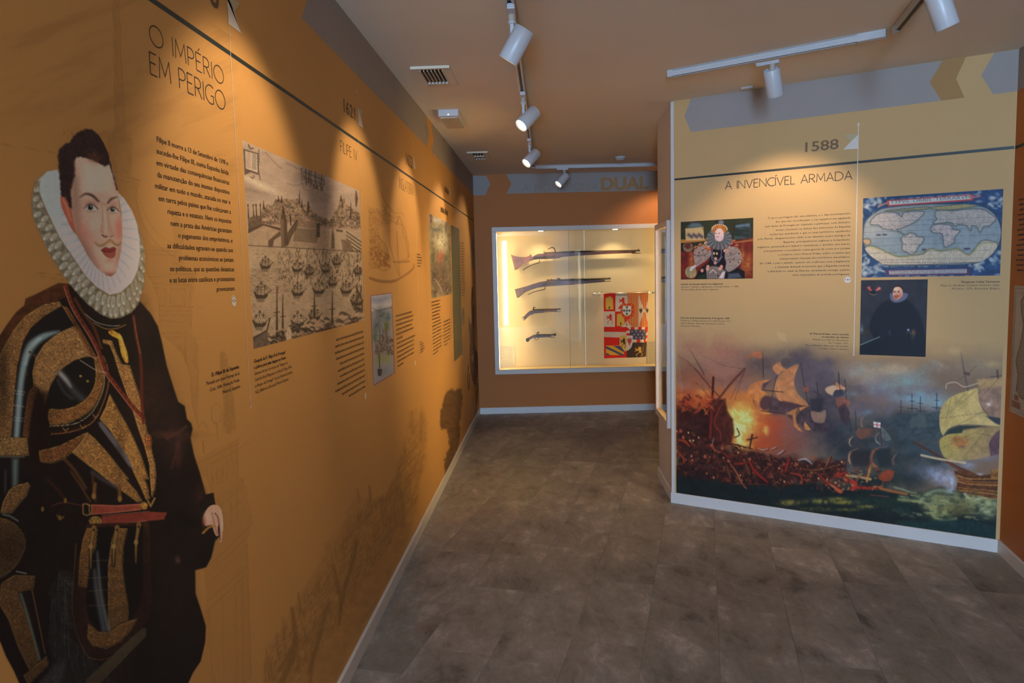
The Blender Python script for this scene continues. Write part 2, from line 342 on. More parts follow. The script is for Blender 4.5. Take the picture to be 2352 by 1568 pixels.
# ------------------------------------------------------------------ ceiling fittings
def vent(u0, u1, v0, v1, label, rows=1, n=6):
    """recessed air grille: raised frame, dark duct, slats"""
    cx, cy = (u0 + u1) / 2, (v0 + v1) / 2; t = empty('air_vent', (cx, cy, H), label, 'air vent', 'ceiling air vents')
    fw = 0.045; bm = bmesh.new()
    for a, b, c, d in ((u0 - fw, u1 + fw, v0 - fw, v0), (u0 - fw, u1 + fw, v1, v1 + fw), (u0 - fw, u0, v0, v1), (u1, u1 + fw, v0, v1)):
        box(bm, ((a + b) / 2, (c + d) / 2, H - 0.004), (b - a, d - c, 0.008), bev=0.0015)
    box(bm, (cx, v0 - fw * .8, H - 0.007), (u1 - u0 + 2 * fw, 0.012, 0.012), bev=0.001)
    meshobj('vent_frame', bm, M['ceiling'], t, Matrix())
    bm = bmesh.new(); box(bm, (cx, cy, H - 0.0015), (u1 - u0, v1 - v0, 0.002)); meshobj('duct', bm, M['dark'], t, Matrix())
    bm = bmesh.new(); box(bm, (cx, v1 - .008, H - 0.008), (u1 - u0, 0.014, 0.012)); meshobj('damper', bm, M['frame'], t, Matrix())
    for i in range(n + 1):
        x = u0 + (u1 - u0) * i / n
        bm = bmesh.new(); box(bm, (x, cy, H - 0.010), (0.0035, v1 - v0, 0.014)); meshobj('slat', bm, M['ceiling'], t, Matrix())
    for r in range(1, rows):
        bm = bmesh.new(); box(bm, (cx, v0 + (v1 - v0) * r / rows, H - 0.010), (u1 - u0, 0.02, 0.012)); meshobj('divider', bm, M['ceiling'], t, Matrix())
vent(-0.672, -0.552, 4.00, 4.285, 'square air vent with dark slots nearest the left wall')
vent(-0.680, -0.580, 6.745, 7.08, 'small air vent near the far end of the ceiling', rows=2, n=4)
vent(0.585, 0.73, 2.82, 3.04, 'air vent cut off by the top edge of the photograph', n=5)
# emergency light
t = empty('emergency_light', (-0.655, 5.18, H), 'small white box emergency light on the ceiling between two vents', 'emergency light')
bm = bmesh.new(); box(bm, (-0.655, 5.18, H - 0.022), (0.135, 0.40, 0.044), bev=0.004); meshobj('housing', bm, M['white_metal'], t, Matrix())
bm = bmesh.new(); box(bm, (-0.655, 5.19, H - 0.047), (0.118, 0.36, 0.010), bev=0.004); meshobj('diffuser', bm, M['collar'], t, Matrix())
bm = bmesh.new(); cyl(bm, (-0.655, 4.985, H - 0.034), (-0.655, 4.978, H - 0.034), 0.003); meshobj('indicator', bm, plain('amber_indicator', (1, .8, .4), emit=(1, .75, .35), es=5), t, Matrix())
# smoke detector
sx, sy = atz(1425, 367, 2.67)[:2]
t = empty('smoke_detector', (sx, sy, H), 'round smoke detector on the ceiling above the cross track', 'smoke detector')
bm = bmesh.new(); lathe(bm, (sx, sy, H), (0, 0, -1), [(0, 0.0), (0, 0.052), (0.010, 0.052), (0.013, 0.046), (0.030, 0.042), (0.033, 0.036), (0.033, 0.0)]); meshobj('body', bm, M['white_metal'], t, Matrix())
bm = bmesh.new()
for k in range(12):
    a = k * math.pi / 6; box(bm, (sx + 0.041 * math.cos(a), sy + 0.041 * math.sin(a), H - 0.024), (0.009, 0.006, 0.008), Matrix.Rotation(a, 3, 'Z'))
meshobj('air_slot', bm, M['dark'], t, Matrix())
sx, sy = atz(1717, 203, 2.69)[:2]
bm = bmesh.new(); box(bm, (sx, sy, H - 0.006), (0.07, 0.03, 0.012), Matrix.Rotation(-.5, 3, 'Z'), bev=0.003); o = meshobj('ceiling_cap', bm, M['white_metal'])
tag(o, 'tiny white cap stuck on the ceiling above the grey band', 'cap')

# ------------------------------------------------------------------ showcases
M['case_in'] = plain('cream_case_lining', (0.66, 0.50, 0.27), 0.6, var=0.015, scale=5, bump=0.05, bscale=500)
def glass_mat():
    m, nt, b = nodes('clear_case_glass'); N = nt.nodes; L = nt.links; N.remove(b)
    g = N.new('ShaderNodeBsdfGlossy'); g.inputs['Roughness'].default_value = 0.01; tr = N.new('ShaderNodeBsdfTransparent'); tr.inputs[0].default_value = (0.97, 0.98, 0.975, 1)
    fr = N.new('ShaderNodeFresnel'); fr.inputs['IOR'].default_value = 1.5
    mx = N.new('ShaderNodeMixShader'); L.new(fr.outputs[0], mx.inputs[0]); L.new(tr.outputs[0], mx.inputs[1]); L.new(g.outputs[0], mx.inputs[2])
    L.new(mx.outputs[0], N['Material Output'].inputs[0]); return m
M['glass'] = glass_mat()
M['led'] = plain('warm_led_strip', (1, .9, .7), emit=(1.0, 0.80, 0.50), es=7.0)
M['led_w'] = plain('bright_led_strip', (1, .95, .85), emit=(1.0, 0.90, 0.68), es=16.0)
def rect_frame(bm, u0, u1, z0, z1, w, d0, d1, bev=0.002, wb=None):
    wb = w if wb is None else wb
    for a, b, c, d in ((u0, u1, z0, z0 + wb), (u0, u1, z1 - w, z1), (u0, u0 + w, z0 + wb, z1 - w), (u1 - w, u1, z0 + wb, z1 - w)):
        box(bm, ((a + b) / 2, (c + d) / 2, (d0 + d1) / 2), (b - a, d - c, d1 - d0), bev=bev)
DEP = 0.34
case = empty('display_case', tuple(END.pt(1.4, CZ0)), 'wide lit glass showcase holding old guns, set in the far wall', 'display case')
EM = END.mat(); FW = 0.050
bm = bmesh.new(); rect_frame(bm, CU0, CU1, CZ0, CZ1, FW, -0.03, 0.022); meshobj('frame', bm, M['frame'], case, EM)
iu0, iu1, iz0, iz1 = CU0 + FW - .012, CU1 - FW + .012, CZ0 + FW - .012, CZ1 - FW + .012
uj = END.uz(1347, 700)[0] + .02
for a, b in ((iu0, uj - .001), (uj + .001, iu1)):
    bm = bmesh.new(); box(bm, ((a + b) / 2, (iz0 + iz1) / 2, -DEP - 0.006), (b - a, iz1 - iz0, 0.012)); meshobj('back_panel', bm, M['case_in'], case, EM)
for nm, c, s in (('side_panel', (iu0 - .006, (iz0 + iz1) / 2, -DEP / 2), (0.012, iz1 - iz0 + .024, DEP)), ('side_panel', (iu1 + .006, (iz0 + iz1) / 2, -DEP / 2), (0.012, iz1 - iz0 + .024, DEP)),
                 ('base_panel', ((iu0 + iu1) / 2, iz0 - .006, -DEP / 2), (iu1 - iu0, 0.012, DEP)), ('top_panel', ((iu0 + iu1) / 2, iz1 + .006, -DEP / 2), (iu1 - iu0, 0.012, DEP))):
    bm = bmesh.new(); box(bm, c, s); meshobj(nm, bm, M['case_in'], case, EM)
ug = END.uz(1308, 690)[0]
for a, b in ((iu0 + .002, ug - .001), (ug + .001, iu1 - .002)):
    bm = bmesh.new(); box(bm, ((a + b) / 2, (iz0 + iz1) / 2, -0.012), (b - a, iz1 - iz0 - .004, 0.006)); gp = meshobj('glass_pane', bm, M['glass'], case, EM)
bm = bmesh.new(); box(bm, (ug, (iz0 + iz1) / 2, -0.012), (0.0022, iz1 - iz0 - .004, 0.006)); meshobj('pane_joint', bm, plain('grey_silicone_joint', (0.10, 0.09, 0.06), 0.5), gp, EM)
for u in (iu0 + .012, END.uz(1500, 690)[0] + 0.02 + .0):
    pass
for u in (iu0 + 0.010, iu1 - 0.010):
    bm = bmesh.new(); box(bm, (u, (iz0 + iz1) / 2, -0.05), (0.010, iz1 - iz0 - .05, 0.012)); meshobj('led_strip', bm, M['led'], case, EM)
for px in (1240, 1413):
    u = END.uz(px, 540)[0] + .015; p = Vector(END.pt(u, iz1 - .012, -0.10)); bm = bmesh.new(); cyl(bm, p + Vector((0, 0, .012)), p, 0.028); meshobj('downlight', bm, M['led_w'], case, Matrix())
    s = spot(p - Vector((0, 0, .01)), END.pt(u, iz1 - 0.9, -0.30), 9.0, size=110, blend=1.0, col=(1.0, 0.80, 0.48), rad=0.02); s.parent = case; s.matrix_parent_inverse = pmat(case).inverted()
def strip_light(W, u, z0, z1, off, tgt_u, power, col, parent, sx=0.03):
    l = area(tuple(W.pt(u, (z0 + z1) / 2, off)), tuple(W.pt(tgt_u, (z0 + z1) / 2, off - .22)), sx, (z1 - z0), power, col, 'led_light')
    l.data.shape = 'RECTANGLE'; l.parent = parent; l.matrix_parent_inverse = pmat(parent).inverted(); return l
strip_light(END, iu0 + .03, iz0, iz1, -0.06, iu0 + .5, 4.5, (1.0, 0.78, 0.42), case)
strip_light(END, iu1 - .03, iz0, iz1, -0.06, iu1 - .5, 6, (1.0, 0.78, 0.42), case)

# side showcase, seen edge-on in the passage wall
case2 = empty('display_case', tuple(SIDE.pt(0.37, SZ0)), 'narrow lit showcase seen edge-on in the side wall of the panel', 'display case')
SM = SIDE.mat()
bm = bmesh.new(); rect_frame(bm, SC0, SC1, SZ0, SZ1, 0.04, -0.03, 0.028, wb=0.045); meshobj('frame', bm, M['frame'], case2, SM)
ju0, ju1, jz0, jz1 = SC0 + .028, SC1 - .028, SZ0 + .033, SZ1 - .028; D2 = 0.12
bm = bmesh.new(); box(bm, ((ju0 + ju1) / 2, (jz0 + jz1) / 2, -D2 - .006), (ju1 - ju0, jz1 - jz0, .012)); meshobj('back_panel', bm, M['case_in'], case2, SM)
for nm, c, s in (('side_panel', (ju0 - .005, (jz0 + jz1) / 2, -D2 / 2 - .012), (0.010, jz1 - jz0 + .02, D2 - .024)), ('side_panel', (ju1 + .005, (jz0 + jz1) / 2, -D2 / 2 - .012), (0.010, jz1 - jz0 + .02, D2 - .024)),
                 ('base_panel', ((ju0 + ju1) / 2, jz0 - .005, -D2 / 2 - .012), (ju1 - ju0, 0.010, D2 - .024)), ('top_panel', ((ju0 + ju1) / 2, jz1 + .005, -D2 / 2 - .012), (ju1 - ju0, 0.010, D2 - .024))):
    bm = bmesh.new(); box(bm, c, s); meshobj(nm, bm, M['case_in'], case2, SM)
bm = bmesh.new(); box(bm, ((ju0 + ju1) / 2, (jz0 + jz1) / 2, 0.004), (ju1 - ju0, jz1 - jz0, 0.006)); meshobj('glass_pane', bm, M['glass'], case2, SM)
bm = bmesh.new(); box(bm, (ju0 + .03, (jz0 + jz1) / 2, -0.06), (0.03, jz1 - jz0 - .01, 0.03)); meshobj('led_strip', bm, M['led_w'], case2, SM)
strip_light(SIDE, ju0 + .3, jz0, jz1, -0.03, ju0 + .3, 22, (1.0, 0.78, 0.42), case2, 0.3)

# ------------------------------------------------------------------ old guns in the showcase
M['wood'] = plain('dark_red_walnut', (0.075, 0.022, 0.010), 0.35, var=0.5, scale=14)
M['wood_l'] = plain('warm_walnut_butt', (0.17, 0.055, 0.018), 0.35, var=0.4, scale=14)
M['iron'] = plain('aged_gun_iron', (0.045, 0.038, 0.032), 0.38, 0.7, var=0.3)
M['brass'] = plain('old_brass', (0.42, 0.30, 0.12), 0.35, 0.8)
M['bark'] = plain('pale_acrylic_peg', (0.75, 0.70, 0.58), 0.3)
GO = -0.26
GW = Wall(END.pt(0, 0, GO)[:2], END.d[:2], END.n[:2])
GM = GW.mat()
def z4(*pts): return [GW.uz(1120 + x / 4.125, 500 + y / 4.125) for x, y in pts]
def z5(*pts): return [GW.uz(1320 + x / 4.125, 500 + y / 4.125) for x, y in pts]
def loft_outline(bm, pts, th, mi=0):
    """rounded slab: outline with a smaller inset top & bottom"""
    c = Vector((sum(p[0] for p in pts) / len(pts), sum(p[1] for p in pts) / len(pts)))
    prism(bm, pts, -th / 2, th / 2, mi)
    es = [e for e in bm.edges if abs(e.verts[0].co.z - e.verts[1].co.z) < 1e-6]
    bmesh.ops.bevel(bm, geom=es, offset=min(th * .32, .0065), segments=2, affect='EDGES', profile=.6, clamp_overlap=True)
def gun_part(name, par, pts, th, mat, off=0.0):
    bm = bmesh.new(); loft_outline(bm, pts, th); bmesh.ops.recalc_face_normals(bm, faces=bm.faces)
    return meshobj(name, bm, mat, par, GM @ Matrix.Translation((0, 0, off)))
def gun_tube(name, par, pts, r, mat, off=0.0):
    bm = bmesh.new(); tube(bm, [(u, z, off) for u, z in pts], r, 10); return meshobj(name, bm, mat, par, GM)
# long gun 1
g = empty('musket', tuple(GW.pt(*z4((700, 350))[0])), 'topmost and longest gun, a matchlock with a fish-tail butt', 'musket', 'old guns mounted in the showcase')
gun_part('stock', g, z4((330, 440), (400, 410), (440, 398), (480, 392), (560, 392), (685, 380), (700, 368), (825, 360)) + z5((0, 360), (300, 343), (575, 331)) + z5((578, 312), (300, 318), (0, 328)) + z4((825, 334), (540, 338), (480, 342), (445, 357), (420, 378), (411, 345), (404, 347), (395, 365), (370, 376), (335, 379)), 0.034, M['wood'])
gun_part('butt', g, z4((220, 345), (245, 358), (285, 374), (336, 379), (370, 376), (395, 365), (404, 347), (411, 345), (420, 378), (440, 398), (400, 410), (330, 440), (285, 485), (258, 498)), 0.040, M['wood_l'])
gun_tube('barrel', g, z4((540, 336)) + z5((0, 322), (618, 311)), [0.012, 0.011, 0.0095], M['iron'])
gun_tube('front_sight', g, z5((606, 308), (606, 292)), 0.004, M['iron'])
gun_tube('ramrod', g, z5((540, 335), (626, 337)), 0.004, M['iron'])
gun_tube('serpentine', g, z4((638, 330), (638, 305), (628, 287), (608, 281), (588, 290), (570, 297)), [0.006, 0.006, 0.007, 0.008, 0.006, 0.005], M['iron'], 0.012)
gun_part('lock_plate', g, z4((440, 372), (600, 362), (640, 350), (640, 372), (600, 384), (450, 392)), 0.008, M['iron'], 0.018)
gun_tube('pan_pin', g, z4((534, 338), (534, 314)), 0.004, M['iron'], 0.010)
gun_tube('trigger_lever', g, z4((492, 398), (491, 424), (462, 434), (420, 446), (380, 466), (335, 497)), [0.004, 0.004, 0.004, 0.004, 0.005, 0.0055], M['iron'])
for q in (z4((435, 405), (437, 448)), z5((66, 350), (66, 398))):
    bm = bmesh.new(); tube(bm, [(q[0][0], q[0][1] - .002, .0), (q[0][0], q[0][1] - .012, 0), (q[0][0], q[0][1] - .012, -.075)], 0.003); meshobj('wall_peg', bm, M['bark'], g, GM)
# long gun 2
g = empty('musket', tuple(GW.pt(*z4((700, 610))[0])), 'second long gun from the top, with a plain straight butt', 'musket', 'old guns mounted in the showcase')
gun_part('stock', g, z4((350, 706), (420, 679), (480, 661), (540, 652), (825, 632)) + z5((0, 630), (285, 607), (285, 588), (0, 592)) + z4((825, 595), (560, 598), (500, 606), (430, 627), (350, 655)), 0.034, M['wood'])
gun_part('butt', g, z4((257, 678), (350, 654), (352, 706), (295, 755), (277, 758)), 0.042, plain('greyed_walnut_butt', (0.12, 0.07, 0.05), 0.4, var=.3, scale=14))
gun_tube('barrel', g, z4((560, 594)) + z5((0, 585), (341, 576)), [0.012, 0.011, 0.0095], M['iron'])
gun_tube('front_sight', g, z5((325, 575), (325, 562)), 0.004, M['iron'])
gun_tube('ramrod', g, z5((240, 606), (341, 600)), 0.004, M['iron'])
gun_tube('cock', g, z4((692, 590), (680, 575), (662, 576), (655, 568)), [0.006, 0.007, 0.006, 0.004], M['iron'], 0.012)
gun_part('lock_plate', g, z4((520, 622), (600, 606), (690, 600), (690, 618), (620, 634), (520, 640)), 0.008, M['iron'], 0.018)
gun_tube('pan_pin', g, z4((604, 600), (604, 575)), 0.004, M['iron'], 0.010)
gun_tube('trigger_lever', g, z4((545, 652), (544, 670), (538, 680), (480, 690), (430, 705), (380, 728)), 0.004, M['iron'])
for q in (z4((490, 660),), z5((60, 628),)):
    bm = bmesh.new(); tube(bm, [(q[0][0], q[0][1] - .002, 0), (q[0][0], q[0][1] - .012, 0), (q[0][0], q[0][1] - .012, -.075)], 0.003); meshobj('wall_peg', bm, M['bark'], g, GM)
# pistol 1
g = empty('flintlock_pistol', tuple(GW.pt(*z4((500, 890))[0])), 'upper flintlock pistol with a long slim barrel', 'pistol', 'old guns mounted in the showcase')
gun_part('stock', g, z4((330, 955), (342, 972), (355, 968), (400, 915), (440, 906), (520, 900), (560, 889), (660, 887), (660, 872), (430, 874), (400, 882), (372, 905)), 0.028, M['wood'])
gun_part('butt_cap', g, z4((322, 944), (333, 968), (350, 974), (356, 966), (336, 934)), 0.034, M['brass'])
gun_tube('barrel', g, z4((430, 872), (692, 865)), [0.010, 0.0085], M['iron'])
gun_tube('ramrod', g, z4((600, 890), (694, 888)), 0.003, M['iron'])
gun_tube('cock', g, z4((436, 878), (431, 862), (438, 846), (452, 850)), [0.007, 0.008, 0.006, 0.004], M['iron'], 0.010)
gun_part('lock_plate', g, z4((410, 885), (470, 880), (540, 882), (470, 898), (412, 900)), 0.006, M['iron'], 0.014)
gun_tube('trigger_guard', g, z4((405, 905), (412, 918), (428, 922), (438, 908)), 0.0028, M['brass'])
for q in (z4((400, 912),), z4((618, 888),)):
    bm = bmesh.new(); tube(bm, [(q[0][0], q[0][1] - .002, 0), (q[0][0], q[0][1] - .020, 0), (q[0][0], q[0][1] - .020, -.075)], 0.003); meshobj('wall_peg', bm, M['bark'], g, GM)
# pistol 2
g = empty('flintlock_pistol', tuple(GW.pt(*z4((500, 1120))[0])), 'lowest gun, a short pistol with a ball butt and flared muzzle', 'pistol', 'old guns mounted in the showcase')
gun_part('stock', g, z4((376, 1140), (392, 1160), (425, 1140), (440, 1132), (500, 1134), (600, 1130), (600, 1112), (470, 1106), (440, 1108)), 0.028, M['wood'])
gun_part('butt_cap', g, z4((362, 1150), (364, 1168), (375, 1176), (390, 1170), (396, 1156), (388, 1142), (374, 1138)), 0.036, M['iron'])
gun_tube('barrel', g, z4((470, 1108), (610, 1108), (648, 1105)), [0.010, 0.009, 0.017], M['iron'])
gun_tube('ramrod', g, z4((590, 1130), (637, 1131)), 0.003, M['iron'])
gun_tube('cock', g, z4((470, 1108), (468, 1094), (482, 1080), (490, 1092)), [0.007, 0.007, 0.006, 0.004], M['iron'], 0.010)
gun_part('lock_plate', g, z4((455, 1112), (520, 1108), (560, 1116), (500, 1126), (455, 1128)), 0.006, M['iron'], 0.014)
gun_tube('trigger_guard', g, z4((446, 1134), (450, 1150), (464, 1157), (478, 1150), (484, 1134)), 0.0030, M['iron'])
for q in (z4((430, 1140),), z4((597, 1132),)):
    bm = bmesh.new(); tube(bm, [(q[0][0], q[0][1] - .002, 0), (q[0][0], q[0][1] - .020, 0), (q[0][0], q[0][1] - .020, -.075)], 0.003); meshobj('wall_peg', bm, M['bark'], g, GM)

# ------------------------------------------------------------------ flat print: painted in wall space, kept as colour on a fine mesh
rng = np.random.default_rng(7)
def c3(c): return np.array(c[:3], np.float32) / 255.0
def smooth_pts(pts, n=6, closed=True):
    """Catmull-Rom through pts"""
    P = np.asarray(pts, float); m = len(P); out = []
    rngi = range(m) if closed else range(m - 1)
    for i in rngi:
        if closed: p0, p1, p2, p3 = P[(i - 1) % m], P[i], P[(i + 1) % m], P[(i + 2) % m]
        else: p0, p1, p2, p3 = P[max(i - 1, 0)], P[i], P[i + 1], P[min(i + 2, m - 1)]
        for t in np.linspace(0, 1, n, endpoint=False):
            out.append(0.5 * ((2 * p1) + (-p0 + p2) * t + (2 * p0 - 5 * p1 + 4 * p2 - p3) * t * t + (-p0 + 3 * p1 - 3 * p2 + p3) * t ** 3))
    if not closed: out.append(P[-1])
    return np.array(out)
def vnoise(x, y, seed=0):
    xi = np.floor(x).astype(np.int64); yi = np.floor(y).astype(np.int64); fx = x - xi; fy = y - yi
    def h(a, b):
        n = (a * 374761393 + b * 668265263 + seed * 974634777) & 0x7fffffff; n = ((n ^ (n >> 13)) * 1274126177) & 0x7fffffff; return ((n ^ (n >> 16)) & 0xffff) / 65535.0
    fx = fx * fx * (3 - 2 * fx); fy = fy * fy * (3 - 2 * fy)
    return ((h(xi, yi) * (1 - fx) + h(xi + 1, yi) * fx) * (1 - fy) + (h(xi, yi + 1) * (1 - fx) + h(xi + 1, yi + 1) * fx) * fy).astype(np.float32)
def fbm(x, y, o=4, seed=0):
    s = 0; a = 0.5; t = 0
    for i in range(o): s = s + a * vnoise(x * 2 ** i, y * 2 ** i, seed + i * 7); t += a; a *= 0.55
    return s / t
class Canvas:
    """regular grid on a wall rectangle; all shapes are given in photo points and are projected on to the wall"""
    def __init__(s, W, u0, u1, z0, z1, du, dz, us=None, px=None):
        s.W = W; s.us = np.linspace(u0, u1, max(2, int((u1 - u0) / du) + 1)) if us is None else us
        s.zs = np.linspace(z1, z0, max(2, int((z1 - z0) / dz) + 1)); s.u0, s.u1, s.z0, s.z1 = s.us[0], s.us[-1], z0, z1
        U, Z = np.meshgrid(s.us, s.zs); s.U = U.astype(np.float32); s.Z = Z.astype(np.float32)
        P = W.o[None, None] + U[..., None] * W.d + Z[..., None] * np.array([0, 0, 1.0])
        if px is None: X, Y = prj(P)
        else: X, Y = px(U, Z)
        s.X = X.astype(np.float32); s.Y = Y.astype(np.float32); s.C = np.zeros(U.shape + (3,), np.float32); s.A = np.zeros(U.shape, np.float32); s.lock = None
    def win(s, x0, y0, x1, y1):
        m = (s.X >= x0) & (s.X <= x1) & (s.Y >= y0) & (s.Y <= y1)
        r = np.flatnonzero(m.any(1)); c = np.flatnonzero(m.any(0))
        if len(r) == 0 or len(c) == 0: return None
        return slice(r[0], r[-1] + 1), slice(c[0], c[-1] + 1)
    def put(s, w, a, col):
        if s.lock is not None: a = a * s.lock[w]
        a = np.clip(a, 0, 1); C = s.C[w]; col = np.asarray(col, np.float32)
        A0 = s.A[w]; An = a + A0 * (1 - a); k = np.where(An > 1e-6, a / np.maximum(An, 1e-6), 0)[..., None]
        s.C[w] = C * (1 - k) + col * k; s.A[w] = An
    def mask(s, pts, soft=0.8, sm=0, rough=0, rs=12):
        pts = smooth_pts(pts, sm) if sm else np.asarray(pts, float)
        pad = soft + rough + 1; w = s.win(pts[:, 0].min() - pad, pts[:, 1].min() - pad, pts[:, 0].max() + pad, pts[:, 1].max() + pad)
        if w is None: return None, None
        X = s.X[w]; Y = s.Y[w]
        if rough: X = X + (fbm(X / rs, Y / rs, 3, 3) - .5) * 2 * rough; Y = Y + (fbm(X / rs + 9, Y / rs, 3, 5) - .5) * 2 * rough
        ins = np.zeros(X.shape, bool); d2 = np.full(X.shape, 1e9, np.float32); n = len(pts)
        for i in range(n):
            x0, y0 = pts[i]; x1, y1 = pts[(i + 1) % n]; dx, dy = x1 - x0, y1 - y0
            if abs(dy) > 1e-9:
                c = ((y0 > Y) != (y1 > Y)) & (X < dx * (Y - y0) / dy + x0); ins ^= c
            t = np.clip(((X - x0) * dx + (Y - y0) * dy) / max(dx * dx + dy * dy, 1e-9), 0, 1)
            d2 = np.minimum(d2, (X - x0 - t * dx) ** 2 + (Y - y0 - t * dy) ** 2)
        d = np.sqrt(d2); sd = np.where(ins, d, -d)
        return w, np.clip(sd / max(soft, .05) * 0.5 + 0.5, 0, 1)
    def poly(s, pts, col, a=1.0, soft=0.8, sm=0, rough=0, rs=12, tex=0.0, ts=8, grad=None):
        w, m = s.mask(pts, soft, sm, rough, rs)
        if w is None: return None
        col = c3(col) if not callable(col) else None
        c = np.broadcast_to(col, m.shape + (3,)).copy()
        if grad is not None:   # (x0,y0,x1,y1,col2)
            x0, y0, x1, y1, cc = grad; dx, dy = x1 - x0, y1 - y0
            t = np.clip(((s.X[w] - x0) * dx + (s.Y[w] - y0) * dy) / (dx * dx + dy * dy), 0, 1)[..., None]; c = c * (1 - t) + c3(cc) * t
        if tex: c = c * (1 + tex * 2 * (fbm(s.X[w] / ts, s.Y[w] / ts, 4, 11)[..., None] - .5))
        s.put(w, m * a, c); return w, m
    def blob(s, x, y, rx, ry, col, a=0.6, ang=0, pw=1.0, tex=0, ts=8):
        R = max(rx, ry) * 2.2; w = s.win(x - R, y - R, x + R, y + R)
        if w is None: return
        X = s.X[w] - x; Y = s.Y[w] - y; ca, sa = math.cos(math.radians(ang)), math.sin(math.radians(ang))
        q = ((X * ca + Y * sa) / rx) ** 2 + ((-X * sa + Y * ca) / ry) ** 2
        m = np.maximum(np.exp(-(q ** pw)) - .03, 0)
        if tex: m = m * np.clip(1 + tex * 3 * (fbm(s.X[w] / ts, s.Y[w] / ts, 4, 21) - .5), 0, 1.6)
        s.put(w, m * a, c3(col))
    def ell(s, x, y, rx, ry, col, a=1.0, ang=0, soft=0.8, **k):
        t = np.linspace(0, 2 * np.pi, 22, endpoint=False); ca, sa = math.cos(math.radians(ang)), math.sin(math.radians(ang))
        s.poly([(x + rx * math.cos(q) * ca - ry * math.sin(q) * sa, y + rx * math.cos(q) * sa + ry * math.sin(q) * ca) for q in t], col, a, soft, **k)
    def line(s, pts, wd, col, a=1.0, soft=0.7, sm=0, taper=None):
        pts = smooth_pts(pts, sm, False) if sm else np.asarray(pts, float); n = len(pts)
        ws = np.full(n, wd / 2.0) if taper is None else np.interp(np.linspace(0, 1, n), np.linspace(0, 1, len(taper)), np.array(taper) / 2.0)
        pad = ws.max() + soft + 1; w = s.win(pts[:, 0].min() - pad, pts[:, 1].min() - pad, pts[:, 0].max() + pad, pts[:, 1].max() + pad)
        if w is None: return
        X = s.X[w]; Y = s.Y[w]; m = np.zeros(X.shape, np.float32)
        for i in range(n - 1):
            x0, y0 = pts[i]; dx, dy = pts[i + 1] - pts[i]
            t = np.clip(((X - x0) * dx + (Y - y0) * dy) / max(dx * dx + dy * dy, 1e-9), 0, 1)
            d = np.hypot(X - x0 - t * dx, Y - y0 - t * dy); r = ws[i] + (ws[i + 1] - ws[i]) * t
            m = np.maximum(m, np.clip((r - d) / soft * 0.5 + 0.5, 0, 1) * np.minimum(1, (r * 2 + .15)))
        s.put(w, m * a, c3(col))
    def hatch(s, x0, y0, x1, y1, n, ln, col, a=0.7, wd=0.8, ang=(0, 0), jit=.3, region=None):
        r = np.random.default_rng(int(abs(x0) * 7 + abs(y0) * 13 + n))
        for i in range(n):
            x = r.uniform(x0, x1); y = r.uniform(y0, y1); t = math.radians(r.uniform(*ang)); L = ln * r.uniform(.5, 1.3)
            s.line([(x, y), (x + L * math.cos(t), y + L * math.sin(t))], wd, col, a * r.uniform(.5, 1), .6)
    def grain(s, amt=0.03, sc=1.2, seed=1):
        n = fbm(s.X / sc, s.Y / sc, 2, seed) - .5; s.C *= (1 + amt * 2 * n)[..., None]
    def build(s, name, gain=(1, 1, 1), off=0.0004, parent=None, rough=0.62, bend=None, mat=None):
        """vertices of the grid carry the printed colour; A mixes to the plain wall vinyl"""
        ny, nx = s.U.shape; P = np.stack([s.U, s.Z, np.full_like(s.U, 0.0)], -1).reshape(-1, 3)
        if bend is not None: P = bend(s, P)
        me = bpy.data.meshes.new(name); me.vertices.add(ny * nx); me.vertices.foreach_set('co', P.astype(np.float32).ravel())
        keep = np.ones((ny - 1, nx - 1), bool)
        if s.cut:
            A = s.A; keep = (A[:-1, :-1] > .02) | (A[1:, :-1] > .02) | (A[:-1, 1:] > .02) | (A[1:, 1:] > .02)
        i = (np.arange(ny - 1)[:, None] * nx + np.arange(nx - 1)[None])[keep]
        q = np.stack([i, i + nx, i + nx + 1, i + 1], -1).astype(np.int32); n = len(q)
        me.loops.add(n * 4); me.loops.foreach_set('vertex_index', q.ravel()); me.polygons.add(n); me.polygons.foreach_set('loop_start', np.arange(0, n * 4, 4, dtype=np.int32))
        me.update(calc_edges=True)
        ca = me.color_attributes.new('Print', 'BYTE_COLOR', 'POINT')
        L = np.where(s.C <= .04045, s.C / 12.92, ((np.clip(s.C, 0, 1) + .055) / 1.055) ** 2.4) * np.array(gain, np.float32)
        L = np.clip(L, 0, 0.9); S = np.where(L <= .0031308, L * 12.92, 1.055 * np.maximum(L, 1e-8) ** (1 / 2.4) - .055)
        buf = np.concatenate([S, s.A[..., None]], -1).reshape(-1).astype(np.float32); ca.data.foreach_set('color_srgb', buf)
        o = bpy.data.objects.new(name, me); link(o); o.matrix_world = s.W.mat(off); me.materials.append(mat or print_mat(rough))
        if parent is not None: o.parent = parent; o.matrix_parent_inverse = pmat(parent).inverted()
        print(name, 'tris', n * 2)
        return o
    cut = True
PM = {}
